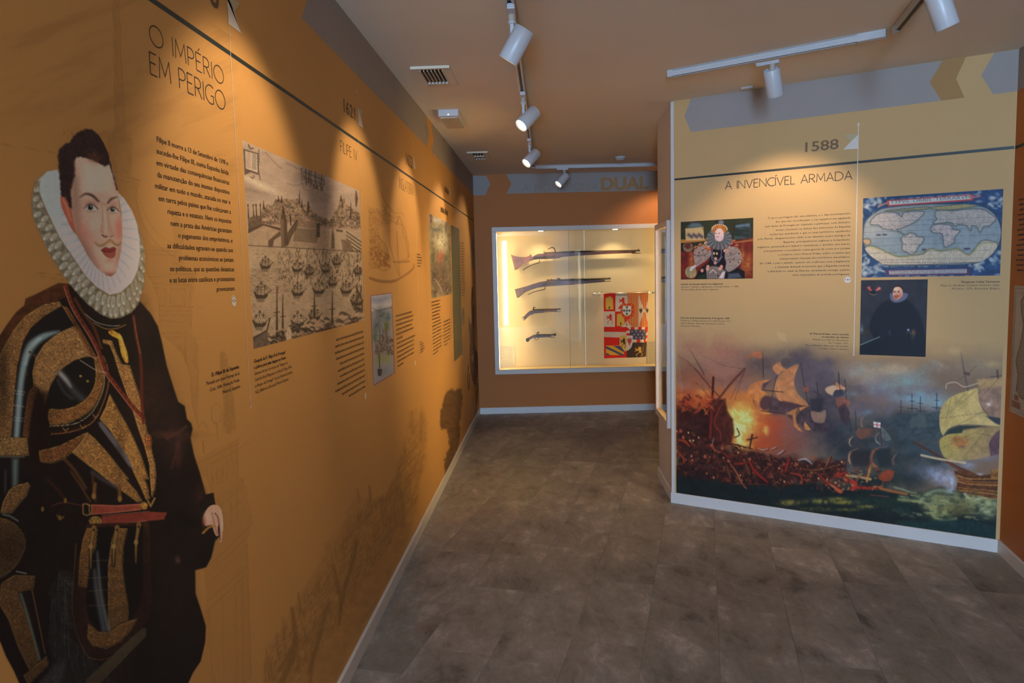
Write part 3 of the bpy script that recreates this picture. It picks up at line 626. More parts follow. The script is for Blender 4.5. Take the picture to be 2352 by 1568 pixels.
def print_mat(rough, base=WALLC):
    key = (rough, base)
    if key in PM: return PM[key]
    m, nt, b = nodes('printed_vinyl'); N = nt.nodes; L = nt.links
    at = N.new('ShaderNodeAttribute'); at.attribute_name = 'Print'
    tc = N.new('ShaderNodeTexCoord'); nz = N.new('ShaderNodeTexNoise'); nz.inputs['Scale'].default_value = 900; L.new(tc.outputs['Object'], nz.inputs['Vector'])
    mx = N.new('ShaderNodeMix'); mx.data_type = 'RGBA'; mx.inputs[6].default_value = (*base, 1); L.new(at.outputs['Alpha'], mx.inputs[0]); L.new(at.outputs['Color'], mx.inputs[7])
    mr = N.new('ShaderNodeMapRange'); mr.inputs[3].default_value = 0.93; mr.inputs[4].default_value = 1.07; L.new(nz.outputs['Fac'], mr.inputs[0])
    hs = N.new('ShaderNodeHueSaturation'); L.new(mr.outputs[0], hs.inputs['Value']); L.new(mx.outputs[2], hs.inputs['Color'])
    L.new(hs.outputs[0], b.inputs['Base Color']); b.inputs['Roughness'].default_value = rough; b.inputs['Specular IOR Level'].default_value = 0.25
    PM[key] = m; return m
def canvas_px(W, x0, y0, x1, y1, dpx=1.0, quad=None, dpy=None, zlo=None):
    """canvas around photo corners; spacing about dpx photo points"""
    q = quad or [(x0, y0), (x1, y0), (x1, y1), (x0, y1)]
    uz = np.array([W.uz(*p) for p in q]); u0, z0 = uz.min(0); u1, z1 = uz.max(0)
    if quad: u0 = (uz[0, 0] + uz[3, 0]) / 2; u1 = (uz[1, 0] + uz[2, 0]) / 2; z1 = (uz[0, 1] + uz[1, 1]) / 2; z0 = (uz[2, 1] + uz[3, 1]) / 2
    if zlo: z0 = W.uz(*zlo)[1]
    # columns evenly spaced as seen, rows even on the wall
    zc = (z0 + z1) / 2; fine = np.linspace(u0, u1, 400); X = np.array([prj(W.pt(u, zc))[0] for u in fine]); n = max(2, int(abs(X[-1] - X[0]) / dpx) + 1)
    us = np.interp(np.linspace(X[0], X[-1], n), X, fine) if X[-1] > X[0] else None
    Y0 = prj(W.pt((u0 + u1) / 2, z0))[1]; Y1 = prj(W.pt((u0 + u1) / 2, z1))[1]
    return Canvas(W, u0, u1, z0, z1, 1, (z1 - z0) / max(2, abs(Y0 - Y1) / (dpy or dpx)), us=us)

# ------------------------------------------------------------------ lettering
def text_mesh(txt, bold=0.0, res=2):
    c = bpy.data.curves.new('t', 'FONT'); c.body = txt; c.size = 1.0; c.resolution_u = res; c.offset = bold; c.fill_mode = 'FRONT'
    o = bpy.data.objects.new('t', c); SC.collection.objects.link(o); dg = bpy.context.evaluated_depsgraph_get(); me = bpy.data.meshes.new_from_object(o.evaluated_get(dg))
    SC.collection.objects.unlink(o); bpy.data.objects.remove(o); bpy.data.curves.remove(c); return me
CAP = 0.729
def add_text(bm, txt, u0, u1, z, h, bold=0.0, res=2, shear=0.0):
    """txt set from u0 to u1 on base line z with capital height h"""
    me = text_mesh(txt, bold, res); n = len(me.vertices)
    if n == 0: return
    co = np.empty(n * 3, np.float32); me.vertices.foreach_get('co', co); co = co.reshape(-1, 3); x0, x1 = co[:, 0].min(), co[:, 0].max()
    k = (u1 - u0) / (x1 - x0); vs = [bm.verts.new((u0 + (c[0] - x0) * k, z + c[1] * h / CAP, 0)) for c in co]
    for p in me.polygons:
        try: bm.faces.new([vs[i] for i in p.vertices])
        except ValueError: pass
    bpy.data.meshes.remove(me)
def u_at(W, x, z, guess):
    u = guess
    for _ in range(8):
        X, Y = prj(W.pt(u, z)); u = W.uz(x, float(Y))[0]
    return u
def paragraph(name, W, lines, xs, r0, r1, h, label, mat, align='right', bold=(), cat='wall text', off=0.0008, res=2, group=None, weight=0.0):
    """lines of text; r0 / r1 = photo points of the aligned end of the first / last base line; xs = photo x of the other ends"""
    ua, za = W.uz(*r0); ub, zb = W.uz(*r1); n = len(lines); bm = bmesh.new(); ue = (ua + ub) / 2
    for i, (t, x) in enumerate(zip(lines, xs)):
        z = za + (zb - za) * i / max(n - 1, 1); uo = u_at(W, x, z, ue); u0, u1 = (uo, ue) if align == 'right' else (ue, uo)
        if u1 < u0: u0, u1 = u1, u0
        if t.startswith('~'): marks(bm, t, u0, u1, z, h)
        else: add_text(bm, t, u0, u1, z, h, 0.022 if i in bold else weight, res)
    o = meshobj(name, bm, mat, None, W.mat(off)); tag(o, label, cat, group); return o
def marks(bm, t, u0, u1, z, h):
    """print too small to read: word-like rows of short strokes"""
    r = random.Random(int((z * 7919 + u0 * 104729) * 100)); u = u0; L = (u1 - u0); unit = h * 0.62
    while u < u1 - unit * .5:
        wl = r.randint(2, 9)
        for k in range(wl):
            if u > u1 - unit * .4: break
            a = h * (0.72 if r.random() < .8 else 1.0); b0 = -0.2 * h if r.random() < .08 else 0
            sw = unit * .24
            for q in (0.08, 0.5):
                x = u + unit * q; v = [bm.verts.new(p) for p in ((x, z + b0, 0), (x + sw, z + b0, 0), (x + sw, z + a, 0), (x, z + a, 0))]; bm.faces.new(v)
            yy = z + (a * .82 if r.random() < .6 else 0); x = u + unit * .1; v = [bm.verts.new(p) for p in ((x, yy, 0), (x + unit * .55, yy, 0), (x + unit * .55, yy + h * .13, 0), (x, yy + h * .13, 0))]; bm.faces.new(v)
            u += unit * .9
        u += unit * .6
# light stroke capitals (one unit high); each glyph: width, list of strokes
def arc(cx, cy, rx, ry, a0, a1, n=14): return [(cx + rx * math.cos(math.radians(a0 + (a1 - a0) * i / n)), cy + ry * math.sin(math.radians(a0 + (a1 - a0) * i / n))) for i in range(n + 1)]
G = {'A': (.62, [[(0, 0), (.31, 1), (.62, 0)], [(.11, .34), (.51, .34)]]), 'C': (.6, [arc(.42, .5, .42, .5, 60, 300)]), 'D': (.66, [[(0, 0), (0, 1), (.2, 1)] + arc(.2, .5, .46, .5, 90, -90) + [(0, 0)]]),
     'E': (.40, [[(.40, 1), (0, 1), (0, 0), (.40, 0)], [(0, .54), (.34, .54)]]), 'F': (.38, [[(.38, 1), (0, 1), (0, 0)], [(0, .52), (.32, .52)]]),
     'G': (.66, [arc(.42, .5, .42, .5, 55, 300) + [(.64, .08), (.64, .45), (.44, .45)]]), 'I': (.0, [[(0, 0), (0, 1)]]), 'L': (.36, [[(0, 1), (0, 0), (.36, 0)]]),
     'M': (.72, [[(0, 0), (.06, 1), (.36, .22), (.66, 1), (.72, 0)]]), 'N': (.62, [[(0, 0), (0, 1), (.62, 0), (.62, 1)]]), 'O': (.84, [arc(.42, .5, .42, .5, 0, 360, 30)]),
     'P': (.44, [[(0, 0), (0, 1), (.2, 1)] + arc(.2, .73, .25, .27, 90, -90) + [(0, .46)]]), 'Q': (.84, [arc(.42, .5, .42, .5, 0, 360, 30), [(.45, .12), (.82, -.12)]]),
     'R': (.5, [[(0, 0), (0, 1), (.2, 1)] + arc(.2, .74, .25, .26, 90, -90) + [(0, .48)], [(.2, .48), (.5, 0)]]), 'T': (.5, [[(0, 1), (.5, 1)], [(.25, 1), (.25, 0)]]),
     'U': (.6, [[(0, 1), (0, .32)] + arc(.3, .32, .3, .32, 180, 360) + [(.6, 1)]]), 'V': (.6, [[(0, 1), (.3, 0), (.6, 1)]]), ' ': (.28, []), '´': (0, [])}
def add_strokes(bm, txt, u0, u1, z, h, w=0.055, gap=0.2, serif=False):
    acc = {'É': 'E', 'Í': 'I', 'Ê': 'E'}; x = 0; items = []
    for ch in txt:
        b = acc.get(ch, ch); wd, st = G[b]; st = [list(s) for s in st]
        if ch in acc: cx_ = wd * .5; st.append([(cx_ - .02, 1.12), (cx_ + .10, 1.30)])
        items += [[(x + a, c) for a, c in s] for s in st]; x += wd + gap
    tot = x - gap; k = (u1 - u0) / tot
    for s in items:
        P = [Vector((u0 + a * k, z + c * h)) for a, c in s]; n = len(P); hw = w * h / 2; L_ = []; R_ = []
        for i in range(n):
            cl = (P[0] - P[-1]).length < 1e-6
            a = P[i - 1] if i > 0 else (P[-2] if cl else P[i]); b = P[i + 1] if i < n - 1 else (P[1] if cl else P[i])
            d1 = (P[i] - a); d2_ = (b - P[i]); d1 = d1.normalized() if d1.length > 1e-9 else d2_.normalized(); d2_ = d2_.normalized() if d2_.length > 1e-9 else d1
            t = (d1 + d2_).normalized() if (d1 + d2_).length > .1 else d1; nn = Vector((-t.y, t.x)); sc = 1 / max(.45, abs(nn.dot(Vector((-d1.y, d1.x)))))
            e0 = -t * hw * .0; L_.append(P[i] + nn * hw * sc); R_.append(P[i] - nn * hw * sc)
        lv = [bm.verts.new((p.x, p.y, 0)) for p in L_]; rv = [bm.verts.new((p.x, p.y, 0)) for p in R_]
        for i in range(n - 1):
            try: bm.faces.new((rv[i], rv[i + 1], lv[i + 1], lv[i]))
            except ValueError: pass
def heading(name, W, txt, a, b, hpx, label, mat, w=0.055, gap=0.2, kind='stroke', bold=0.0, cat='heading'):
    """a, b = photo points of base line ends; hpx = photo y of the top of the capitals at a; every letter is a part"""
    ua, za = W.uz(*a); ub, zb = W.uz(*b); z = (za + zb) / 2; h = W.uz(a[0], hpx)[1] - za; bm = bmesh.new()
    if kind == 'stroke': add_strokes(bm, txt, ua, ub, z, h, w, gap)
    else: add_text(bm, txt, ua, ub, z, h, bold, 6)
    t = empty(name, tuple(W.pt(ua, z)), label, cat); full = bm
    full.verts.ensure_lookup_table(); seen = set(); comps = []
    for v in full.verts:
        if v in seen: continue
        st = [v]; seen.add(v); cc = []
        while st:
            q = st.pop(); cc.append(q)
            for e in q.link_edges:
                o2 = e.other_vert(q)
                if o2 not in seen: seen.add(o2); st.append(o2)
        comps.append([min(q.co.x for q in cc), max(q.co.x for q in cc), cc])
    comps.sort(key=lambda c: c[0]); groups = []
    for c in comps:      # strokes that overlap sideways belong to one letter
        if groups and c[0] < groups[-1][1] - 0.15 * (groups[-1][1] - groups[-1][0]) - 1e-4: groups[-1][1] = max(groups[-1][1], c[1]); groups[-1][2] += c[2]
        else: groups.append([c[0], c[1], list(c[2])])
    for g_ in groups:
        nb = bmesh.new(); mp = {v: nb.verts.new(v.co) for v in g_[2]}
        for f in {f for v in g_[2] for f in v.link_faces}:
            try: nb.faces.new([mp[v] for v in f.verts])
            except ValueError: pass
        meshobj('letter', nb, mat, t, W.mat(0.0008))
    full.free(); return t
def decal(name, W, polys, mats, label=None, cat=None, parent=None, off=0.0005):
    """flat sticker made of outlines given in photo points"""
    bm = bmesh.new()
    for i, (pts, mi, lay) in enumerate(polys):
        f = bm.faces.new([bm.verts.new((*W.uz(*p), lay * 0.0001)) for p in pts]); f.material_index = mi
    bmesh.ops.recalc_face_normals(bm, faces=bm.faces)
    for f in bm.faces:
        if f.normal.z < 0: f.normal_flip()
    bmesh.ops.triangulate(bm, faces=bm.faces)
    o = meshobj(name, bm, mats, parent, W.mat(off)); return tag(o, label, cat)

# ================================================================== prints on the left wall
def zm(ox, oy, k): return lambda *pts: [(ox + x / k, oy + y / k) for x, y in pts]
zA, zB, zC, zD, zE = zm(0, 280, 3.2675), zm(0, 640, 3.2675), zm(0, 1080, 3.2125), zm(300, 680, 3.0156), zm(300, 1100, 3.35)
GOLD = (154, 112, 56); GOLD_D = (98, 74, 34); STEEL = (20, 20, 22); SKIN = (176, 148, 130)
def gold(c, pts, col=GOLD, sm=4, a=1.0, sc=7.0, edge=True):
    """engraved gold ornament: warped relief lines, light and dark"""
    w, m = c.mask(pts, 0.8, sm)
    if w is None: return
    X = c.X[w]; Y = c.Y[w]; n = fbm(X / sc / 3.4, Y / sc / 3.4, 2, 31); n2 = fbm(X / sc / 1.5 + 40, Y / sc / 1.5, 2, 77)
    r = np.sin((n * 5.2 + n2 * 1.1) * 6.28); li = np.clip(1 - np.abs(r) * 2.2, 0, 1); dk = np.clip(1 - np.abs(np.roll(r, 1, 0) - .35) * 2.2, 0, 1)
    col = (col[0] * 1.04, col[1] * .95, min(255, col[2] * 1.15))
    col_ = c3(col)[None, None] * (0.84 + 0.40 * li - 0.34 * dk + 0.25 * (n2 - .5))[..., None]
    c.put(w, m * a, col_)
    if edge:
        P = smooth_pts(pts, sm) if sm else np.asarray(pts); P = np.vstack([P, P[:1]]); c.line(P, 1.6, (60, 42, 20), .8 * a); Q = P + (1.3, .9); c.line(Q, .9, (205, 175, 100), .55 * a)
c = canvas_px(LEFT, -60, 285, 520, 1568, 1.75, quad=[(-70, 285), (520, 285), (520, 1590), (-70, 1590)], dpy=1.9, zlo=(500, 1580))
sil = zB((-260, 900), (-150, 640), (0, 420), (60, 330), (120, 250), (180, 200), (190, 150), (280, 110), (400, 50), (440, 32), (520, 38), (640, -60), (980, -20), (1050, 170), (1130, 260)) + \
    zD((190, 210), (215, 310), (250, 480), (300, 640), (330, 730), (375, 760), (390, 850), (420, 880), (430, 920), (415, 980), (440, 1100), (480, 1220), (520, 1370), (575, 1360)) + \
    zE((650, 190), (700, 260), (705, 420), (650, 480), (640, 520), (620, 610), (580, 680), (497, 702), (500, 880), (540, 1000), (580, 1130), (575, 1250), (540, 1400), (480, 1490), (430, 1600)) + \
    zC((160, 1620), (100, 1480), (40, 1370), (0, 1270), (-260, 900))
c.poly(sil, (20, 16, 16), soft=1.7, tex=.25, ts=30)
# cloak folds and warm lights
for p, r, col, a in ((zD((120, 700))[0], (60, 90), (52, 36, 30), .55), (zD((300, 1000))[0], (34, 60), (56, 36, 32), .5), (zD((280, 960))[0], (60, 10), (70, 42, 36), .6), (zD((330, 1080))[0], (8, 40), (66, 40, 34), .6),
                     (zD((480, 1400))[0], (14, 30), (52, 30, 26), .8), (zE((300, 900))[0], (50, 120), (32, 25, 22), .6), (zD((60, 150))[0], (26, 60), (40, 28, 26), .7), (zE((360, 620))[0], (6, 9), (110, 80, 70), .8)):
    c.blob(p[0], p[1], r[0], r[1], col, a, tex=.4, ts=10)
c.line(zD((250, 985), (330, 940), (385, 900)), 5, (74, 46, 40), .7, 2.5, sm=4); c.line(zD((330, 1000), (310, 1100), (280, 1190)), 6, (62, 38, 34), .7, 3, sm=4)
# brown leather edge, pauldron bands
c.poly(zB((180, 200), (190, 150), (280, 110), (400, 50), (440, 32), (520, 40), (500, 130), (380, 190), (250, 260), (150, 350), (80, 450), (20, 580), (-30, 700), (-80, 700), (0, 420), (60, 330), (120, 250)), (66, 38, 22), sm=0, tex=.35, ts=9)
gold(c, zB((-120, 1190), (-60, 700), (20, 520), (100, 380), (190, 275), (320, 195), (440, 170), (460, 205), (330, 280), (230, 370), (180, 450), (150, 560), (125, 680), (110, 800), (100, 950), (90, 1100), (80, 1190)), (128, 102, 50), sm=0)
c.poly(zB((460, 205), (550, 350), (430, 410), (330, 490), (265, 590), (235, 700), (210, 850), (185, 1000), (165, 1180), (85, 1185), (95, 1050), (110, 850), (130, 650), (170, 480), (230, 370), (330, 280)), (19, 20, 22), soft=1)
c.line(zB((440, 395), (330, 430), (245, 490), (205, 560), (178, 650), (155, 780), (140, 950), (122, 1180)), 14, (122, 144, 150), .92, 4, sm=5, taper=[3, 14, 19, 18, 15, 13, 14, 12])
c.line(zB((300, 445), (225, 520), (190, 640)), 5, (170, 190, 192), .6, 3, sm=4)
for x, y in ((222, 550), (256, 575), (195, 715)): c.ell(*zB((x, y))[0], 3.2, 3.2, (80, 60, 45))
for y in (840, 860, 950, 1040, 1060): c.line(zB((102, y), (185, y + 10)), 1.3, (190, 195, 185), .5)
gold(c, zB((550, 355), (580, 380), (640, 480), (705, 595), (640, 590), (560, 610), (470, 670), (420, 730), (380, 800), (350, 870), (330, 960), (300, 900), (290, 820), (250, 800), (240, 700), (265, 590), (330, 490), (430, 410)), (150, 122, 62), sm=0)
gold(c, zB((250, 800), (290, 820), (262, 900), (240, 1000), (225, 1100), (215, 1190), (165, 1180), (185, 1000), (210, 850)), (92, 64, 32), sm=0, edge=False)
c.poly(zB((270, 830), (340, 860), (350, 960), (330, 1400), (230, 1400), (230, 1100)), (24, 15, 12), soft=8)
gold(c, zB((465, 205), (500, 215), (600, 380), (720, 590), (690, 600), (560, 360)), (112, 72, 34), sm=0)
# breast disc
c.poly(zB((650, 588), (692, 590), (712, 680), (705, 780), (670, 860), (610, 920), (520, 965), (430, 978), (370, 960), (352, 900), (380, 800), (430, 720), (500, 650), (580, 605)), (17, 18, 19), soft=1, sm=3)
c.line(zB((450, 705), (500, 770), (560, 850), (620, 905)), 15, (66, 66, 68), .8, 7, sm=4); c.line(zB((452, 712), (495, 760), (530, 810)), 8, (158, 156, 156), .85, 4, sm=4, taper=[9, 9, 3]); c.line(zB((430, 760), (480, 850), (540, 900)), 4, (88, 86, 84), .6, 4, sm=4)
for x, y in ((603, 730), (656, 768)): c.ell(*zB((x, y))[0], 3, 3, (150, 116, 56))
gold(c, zB((705, 590), (770, 578), (790, 640), (778, 740), (760, 840), (700, 960), (600, 1040), (480, 1085), (370, 1092), (365, 980), (430, 982), (520, 970), (612, 926), (674, 862), (710, 780), (716, 680)), (134, 100, 46), sm=2, sc=5)
c.line(zB((790, 640), (805, 760), (775, 900), (705, 1040), (610, 1108), (490, 1140), (380, 1150)), 7, (34, 22, 18), 1, 1, sm=4); c.line(zB((800, 640), (815, 760), (785, 900), (715, 1050), (620, 1120), (490, 1155), (380, 1165)), 2.2, (134, 88, 50), .9, sm=4)
c.line(zB((770, 660), (782, 770), (756, 880), (690, 1000), (590, 1075), (480, 1100), (370, 1106)), 1.6, (200, 190, 150), .7, sm=4)
for x, y in ((715, 1030), (620, 1110), (490, 1130)): c.line(zB((x - 20, y - 12), (x, y + 14), (x + 22, y - 10)), 2, (150, 110, 60), .9)
# chest strips
gold(c, zB((820, 865), (870, 960), (940, 1080), (1000, 1200), (1060, 1340), (1110, 1500)) + zC((1060, 60), (1085, 120), (1100, 205), (1075, 215), (1030, 110), (985, 20)) + zB((980, 1400), (900, 1260), (820, 1130), (745, 1050), (790, 960)), (160, 126, 58), sm=0)
gold(c, zB((650, 1150), (700, 1190), (800, 1300), (880, 1400), (960, 1500)) + zC((920, 60), (1000, 150), (1045, 225), (1010, 232), (940, 180), (820, 95), (705, 0)) + zB((690, 1420), (600, 1350), (535, 1300), (600, 1230)), (150, 118, 56), sm=0)
gold(c, zB((290, 1290), (370, 1272), (450, 1250), (560, 1195), (650, 1150), (600, 1230), (535, 1300), (470, 1350), (390, 1380), (300, 1372)), (112, 80, 38), sm=0)
gold(c, zB((770, 455), (835, 465), (870, 560), (910, 640), (970, 650), (1000, 750), (1040, 870), (1070, 980), (1078, 1040), (1100, 1150), (1130, 1270), (1162, 1400), (1165, 1500)) + zC((1140, 130), (1118, 195), (1105, 60)) + zB((1120, 1400), (1080, 1250), (1030, 1110), (990, 980), (940, 840), (890, 700), (850, 570), (820, 495), (768, 478)), (156, 122, 60), sm=0, sc=5)
c.poly(zB((735, 1078), (760, 1070), (880, 1220), (960, 1340), (1005, 1440), (960, 1400), (860, 1260), (745, 1110)), (92, 90, 98), .9, 2)
c.line(zB((480, 1350), (560, 1440), (640, 1568)), 7, (88, 58, 32), .8, 3, sm=3); c.line(zB((690, 1450), (760, 1500), (880, 1568)), 8, (66, 62, 68), .8, 4, sm=3)
# necklace ribbons and jewel
rb = zB((490, 55), (520, 150), (560, 240), (610, 320), (680, 430), (740, 550), (790, 690), (860, 790), (930, 880), (1000, 970), (1072, 1045))
c.line(rb, 10, (92, 36, 26), .95, 1.2, sm=5); c.line([(x - 3.5, y + 2) for x, y in rb], 1.6, (176, 128, 100), .75, sm=5); c.line([(x + 4, y - 2) for x, y in rb], 1.2, (60, 20, 16), .8, sm=5)
for k in range(24):
    t = k / 24 * (len(rb) - 1); i = int(t); x = rb[i][0] * (1 - t + i) + rb[i + 1][0] * (t - i); y = rb[i][1] * (1 - t + i) + rb[i + 1][1] * (t - i)
    c.ell(x, y, 2.6, 4.2, (118, 62, 40), .6, 30)
c.line(zB((560, 150), (620, 250), (700, 360), (760, 520)), 7, (74, 42, 26), .9, 1.5, sm=4); c.line(zB((1000, 280), (1020, 420), (1048, 560), (1060, 700), (1062, 900), (1075, 1080)), 7, (82, 36, 26), .9, 1.5, sm=4); c.line(zB((1003, 290), (1024, 430), (1052, 560)), 1.6, (150, 110, 90), .6, sm=4)
c.poly(zB((810, 400), (840, 385), (870, 400), (905, 420), (930, 480), (955, 560), (960, 625), (940, 628), (910, 570), (895, 500), (880, 450), (840, 430)), (186, 128, 50), sm=3, tex=.5, ts=5); c.line(zB((895, 430), (920, 500), (945, 600)), 4, (226, 176, 90), .7, 2, sm=3)
gold(c, zB((1088, 1180), (1110, 1165), (1132, 1200), (1128, 1265), (1105, 1275)), (150, 90, 44), sm=3, sc=3)
c.line(zB((600, 540), (660, 575), (720, 600)), 1.5, (175, 150, 130), .8); c.line(zB((600, 612), (660, 650), (720, 685), (800, 705)), 1.7, (180, 160, 145), .8, sm=3)
# neck armour
c.poly(zB((520, 40), (620, 230), (760, 330), (880, 350), (960, 320), (1010, 220), (1040, 160), (900, 100)), (22, 18, 18), soft=2); c.line(zB((640, 265), (720, 325), (820, 352), (900, 352)), 2, (130, 135, 130), .8, sm=4); c.line(zB((700, 330), (790, 375), (880, 370), (940, 345)), 2.4, (128, 92, 44), .9, sm=4)
# arm: bands, tube, elbow disc, forearm
gold(c, zB((-120, 1192), (200, 1192), (212, 1322), (-120, 1322)), (128, 108, 54), sm=0); c.line(zB((-100, 1335), (180, 1335)), 3, (150, 150, 140), .5, 1.5)
c.poly(zB((92, 1350), (135, 1350), (128, 1600), (90, 1600)), (84, 104, 104), .9, 5); c.line(zB((40, 1440), (36, 1600)), 3, (70, 80, 86), .7, 3)
gold(c, zC((110, 112), (200, 88), (215, 110), (190, 180), (80, 312), (0, 312), (20, 230), (60, 150)), (110, 88, 44), sm=0)
gold(c, zC((-120, 345), (0, 352), (70, 372), (130, 420), (172, 480), (178, 560), (132, 660), (60, 740), (-120, 780)), (86, 70, 36), sm=2); c.line(zC((20, 325), (70, 335), (130, 372)), 3, (150, 160, 160), .7, 2); c.line(zC((-20, 800), (60, 755), (140, 665), (185, 560)), 2.5, (130, 105, 70), .7, 1, sm=4)
gold(c, zC((10, 830), (100, 772), (250, 778), (240, 870), (120, 895), (0, 862)), (98, 78, 38), sm=0); c.line(zC((120, 745), (190, 760)), 2.5, (170, 175, 165), .8)
gold(c, zC((-60, 862), (120, 892), (205, 1100), (292, 1400), (212, 1470), (130, 1300), (60, 1100), (-60, 900)), (112, 88, 42), sm=0)
c.line(zC((150, 910), (205, 1080), (290, 1390)), 4.5, (122, 146, 140), .85, 3, sm=4); c.line(zC((235, 885), (290, 1150), (330, 1350)), 3, (116, 78, 42), .9, 1, sm=4)
gold(c, zC((340, 1368), (352, 1432), (205, 1580), (170, 1512)), (118, 92, 44), sm=0)
# dark leather ribs over the waist, skirt cloth
c.poly(zC((430, 735), (530, 745), (540, 900), (530, 1100), (600, 1280), (700, 1400), (900, 1600), (260, 1600), (400, 1400), (350, 1250), (400, 900)), (36, 36, 36), .9, 4, tex=.5, ts=3)
rr = random.Random(3)
for k in range(150):
    x = rr.uniform(380, 640); y = rr.uniform(760, 1380); x2 = x + (x - 480) * .25 + rr.uniform(-10, 10)
    if x > 520 and y < 1230: x -= 90
    c.line(zC((x, y), (x2 if x <= 520 else x + 6, y + rr.uniform(40, 150))), 1.1, rr.choice([(96, 98, 94), (74, 74, 72), (12, 12, 12)]), rr.uniform(.3, .7))
for k in range(70):
    x = rr.uniform(480, 960); y = rr.uniform(1330, 1480); c.line(zC((x, y), (x + 8, y + rr.uniform(60, 160))), 1.2, rr.choice([(84, 84, 80), (60, 60, 58), (10, 10, 10)]), rr.uniform(.3, .6))
c.poly(zC((260, 1600), (330, 1530), (400, 1440), (470, 1400), (480, 1480), (430, 1600)), (78, 80, 84), .7, 6, tex=.5, ts=5)
# belt, buckles
c.line(zC((380, 262), (470, 235), (610, 262)), 4, (66, 34, 26), .9, sm=3); c.line(zC((350, 70), (420, 140), (480, 215)), 6, (62, 24, 22), .8, 3, sm=3)
c.line(zC((520, 10), (590, 110), (665, 230)), 4, (92, 58, 30), .8, 2, sm=3); c.line(zC((680, 30), (690, 130), (705, 225)), 7, (70, 44, 26), .8, 2, sm=3)
c.poly(zC((678, 250), (860, 256), (1040, 244), (1040, 292), (860, 312), (678, 326)), (128, 58, 46), sm=0, grad=(680 / 3.2, 1160, 330, 1160, (142, 70, 56)), tex=.15); c.poly(zC((748, 338), (900, 325), (1100, 305), (1230, 310), (1210, 362), (1080, 375), (900, 395), (748, 412)), (120, 52, 42), sm=0, tex=.15, soft=1.5)
for a_ in (((678, 256), (860, 262), (1035, 250)), ((678, 322), (860, 308), (1035, 288)), ((750, 330), (900, 320), (1100, 302)), ((750, 408), (900, 390), (1080, 372))): c.line(zC(*a_), 1.5, (190, 120, 100), .7)
for pts in (((610, 250), (612, 320), (640, 332), (660, 322), (655, 255), (632, 245), (610, 250)), ((650, 252), (676, 262), (674, 322), (655, 325))): c.line(zC(*pts), 3, (140, 108, 60), .9)
c.ell(*zC((702, 375))[0], 15, 12, (128, 98, 50), tex=.6, ts=4); c.ell(*zC((1060, 262))[0], 9, 9, (150, 110, 54), tex=.5, ts=4); c.line(zC((1090, 225), (1110, 265), (1140, 205)), 4, (150, 116, 62), .9)
for x, y in ((312, 285), (480, 222), (440, 350)): c.ell(*zC((x, y))[0], 3.5, 6, (120, 92, 40), .9)
c.line(zC((420, 330), (440, 362), (468, 340)), 3, (110, 82, 40), .9, sm=3)
# thigh piece
c.poly(zC((640, 395), (600, 520), (570, 700), (545, 900), (540, 1080), (590, 1250), (640, 1340), (740, 1385), (830, 1362), (930, 1290), (1040, 1180), (1100, 1080), (1118, 950), (1112, 700), (1104, 380)), (46, 26, 22), sm=0, soft=1.5, tex=.4, ts=8)
c.poly(zC((720, 420), (665, 600), (640, 800), (632, 950), (650, 1090), (720, 1182), (800, 1192), (880, 1132), (960, 1100), (1030, 1000), (1052, 850), (1052, 400)), (13, 13, 14), soft=1.5)
gold(c, zC((640, 425), (712, 432), (702, 560), (668, 640), (642, 800), (636, 860), (574, 850), (585, 650), (610, 500)), (128, 98, 46), sm=0)
gold(c, zC((850, 425), (935, 428), (905, 560), (900, 700), (915, 850), (942, 1000), (942, 1105), (880, 1132), (800, 1192), (795, 1000), (795, 700), (820, 520)), (122, 96, 46), sm=0)
gold(c, zC((650, 1130), (720, 1190), (800, 1196), (880, 1136), (960, 1106), (1010, 1090), (960, 1180), (880, 1262), (780, 1312), (680, 1290), (640, 1230)), (140, 108, 50), sm=0)
c.line(zC((560, 540), (545, 760), (530, 960), (545, 1120), (590, 1270), (650, 1380)), 2.5, (120, 78, 46), .8, 1.2, sm=5); c.line(zC((650, 1380), (740, 1396), (830, 1375)), 3, (120, 74, 44), .8, sm=3)
c.line(zC((695, 735), (712, 900), (765, 1178)), 8, (104, 114, 126), .85, 5, sm=4, taper=[3, 8, 9]); c.line(zC((716, 600), (742, 900), (798, 1172)), 6, (128, 138, 142), .85, 4, sm=4, taper=[2, 6, 8])
for y in (665, 790, 885, 995): c.line(zC((650, y + 4), (795, y - 4)), 1.2, (150, 130, 100), .6)
for pts in (((690, 425), (668, 560), (668, 720)), ((862, 425), (838, 560), (835, 700)), ((1022, 402), (1002, 530), (1000, 680))):
    c.line(zC(*pts), 9, (30, 20, 12), .9, 1.5); c.line(zC(*pts), 6, (132, 106, 58), .95, 1.2, taper=[8, 6, 2]); c.ell(*zC(pts[0])[0], 5.5, 7, (122, 92, 48)); c.ell(*zC((pts[1][0], pts[1][1]))[0], 5, 6, (152, 124, 74)); c.ell(*zC((pts[0][0], pts[0][1] + 14))[0], 2.5, 3.5, (50, 32, 18))
for pts in (((700, 100), (690, 190)), ((878, 110), (882, 210))): c.line(zC(*pts), 8, (104, 72, 38), .9, 1.5); c.ell(*zC(pts[1])[0], 5, 7, (130, 98, 52))
c.poly(zC((620, 1600), (740, 1568), (1078, 1222), (1078, 1165), (1050, 1160), (640, 1535)), (112, 98, 74), sm=0, soft=1, grad=(180, 1530, 210, 1550, (84, 74, 56)), tex=.12)
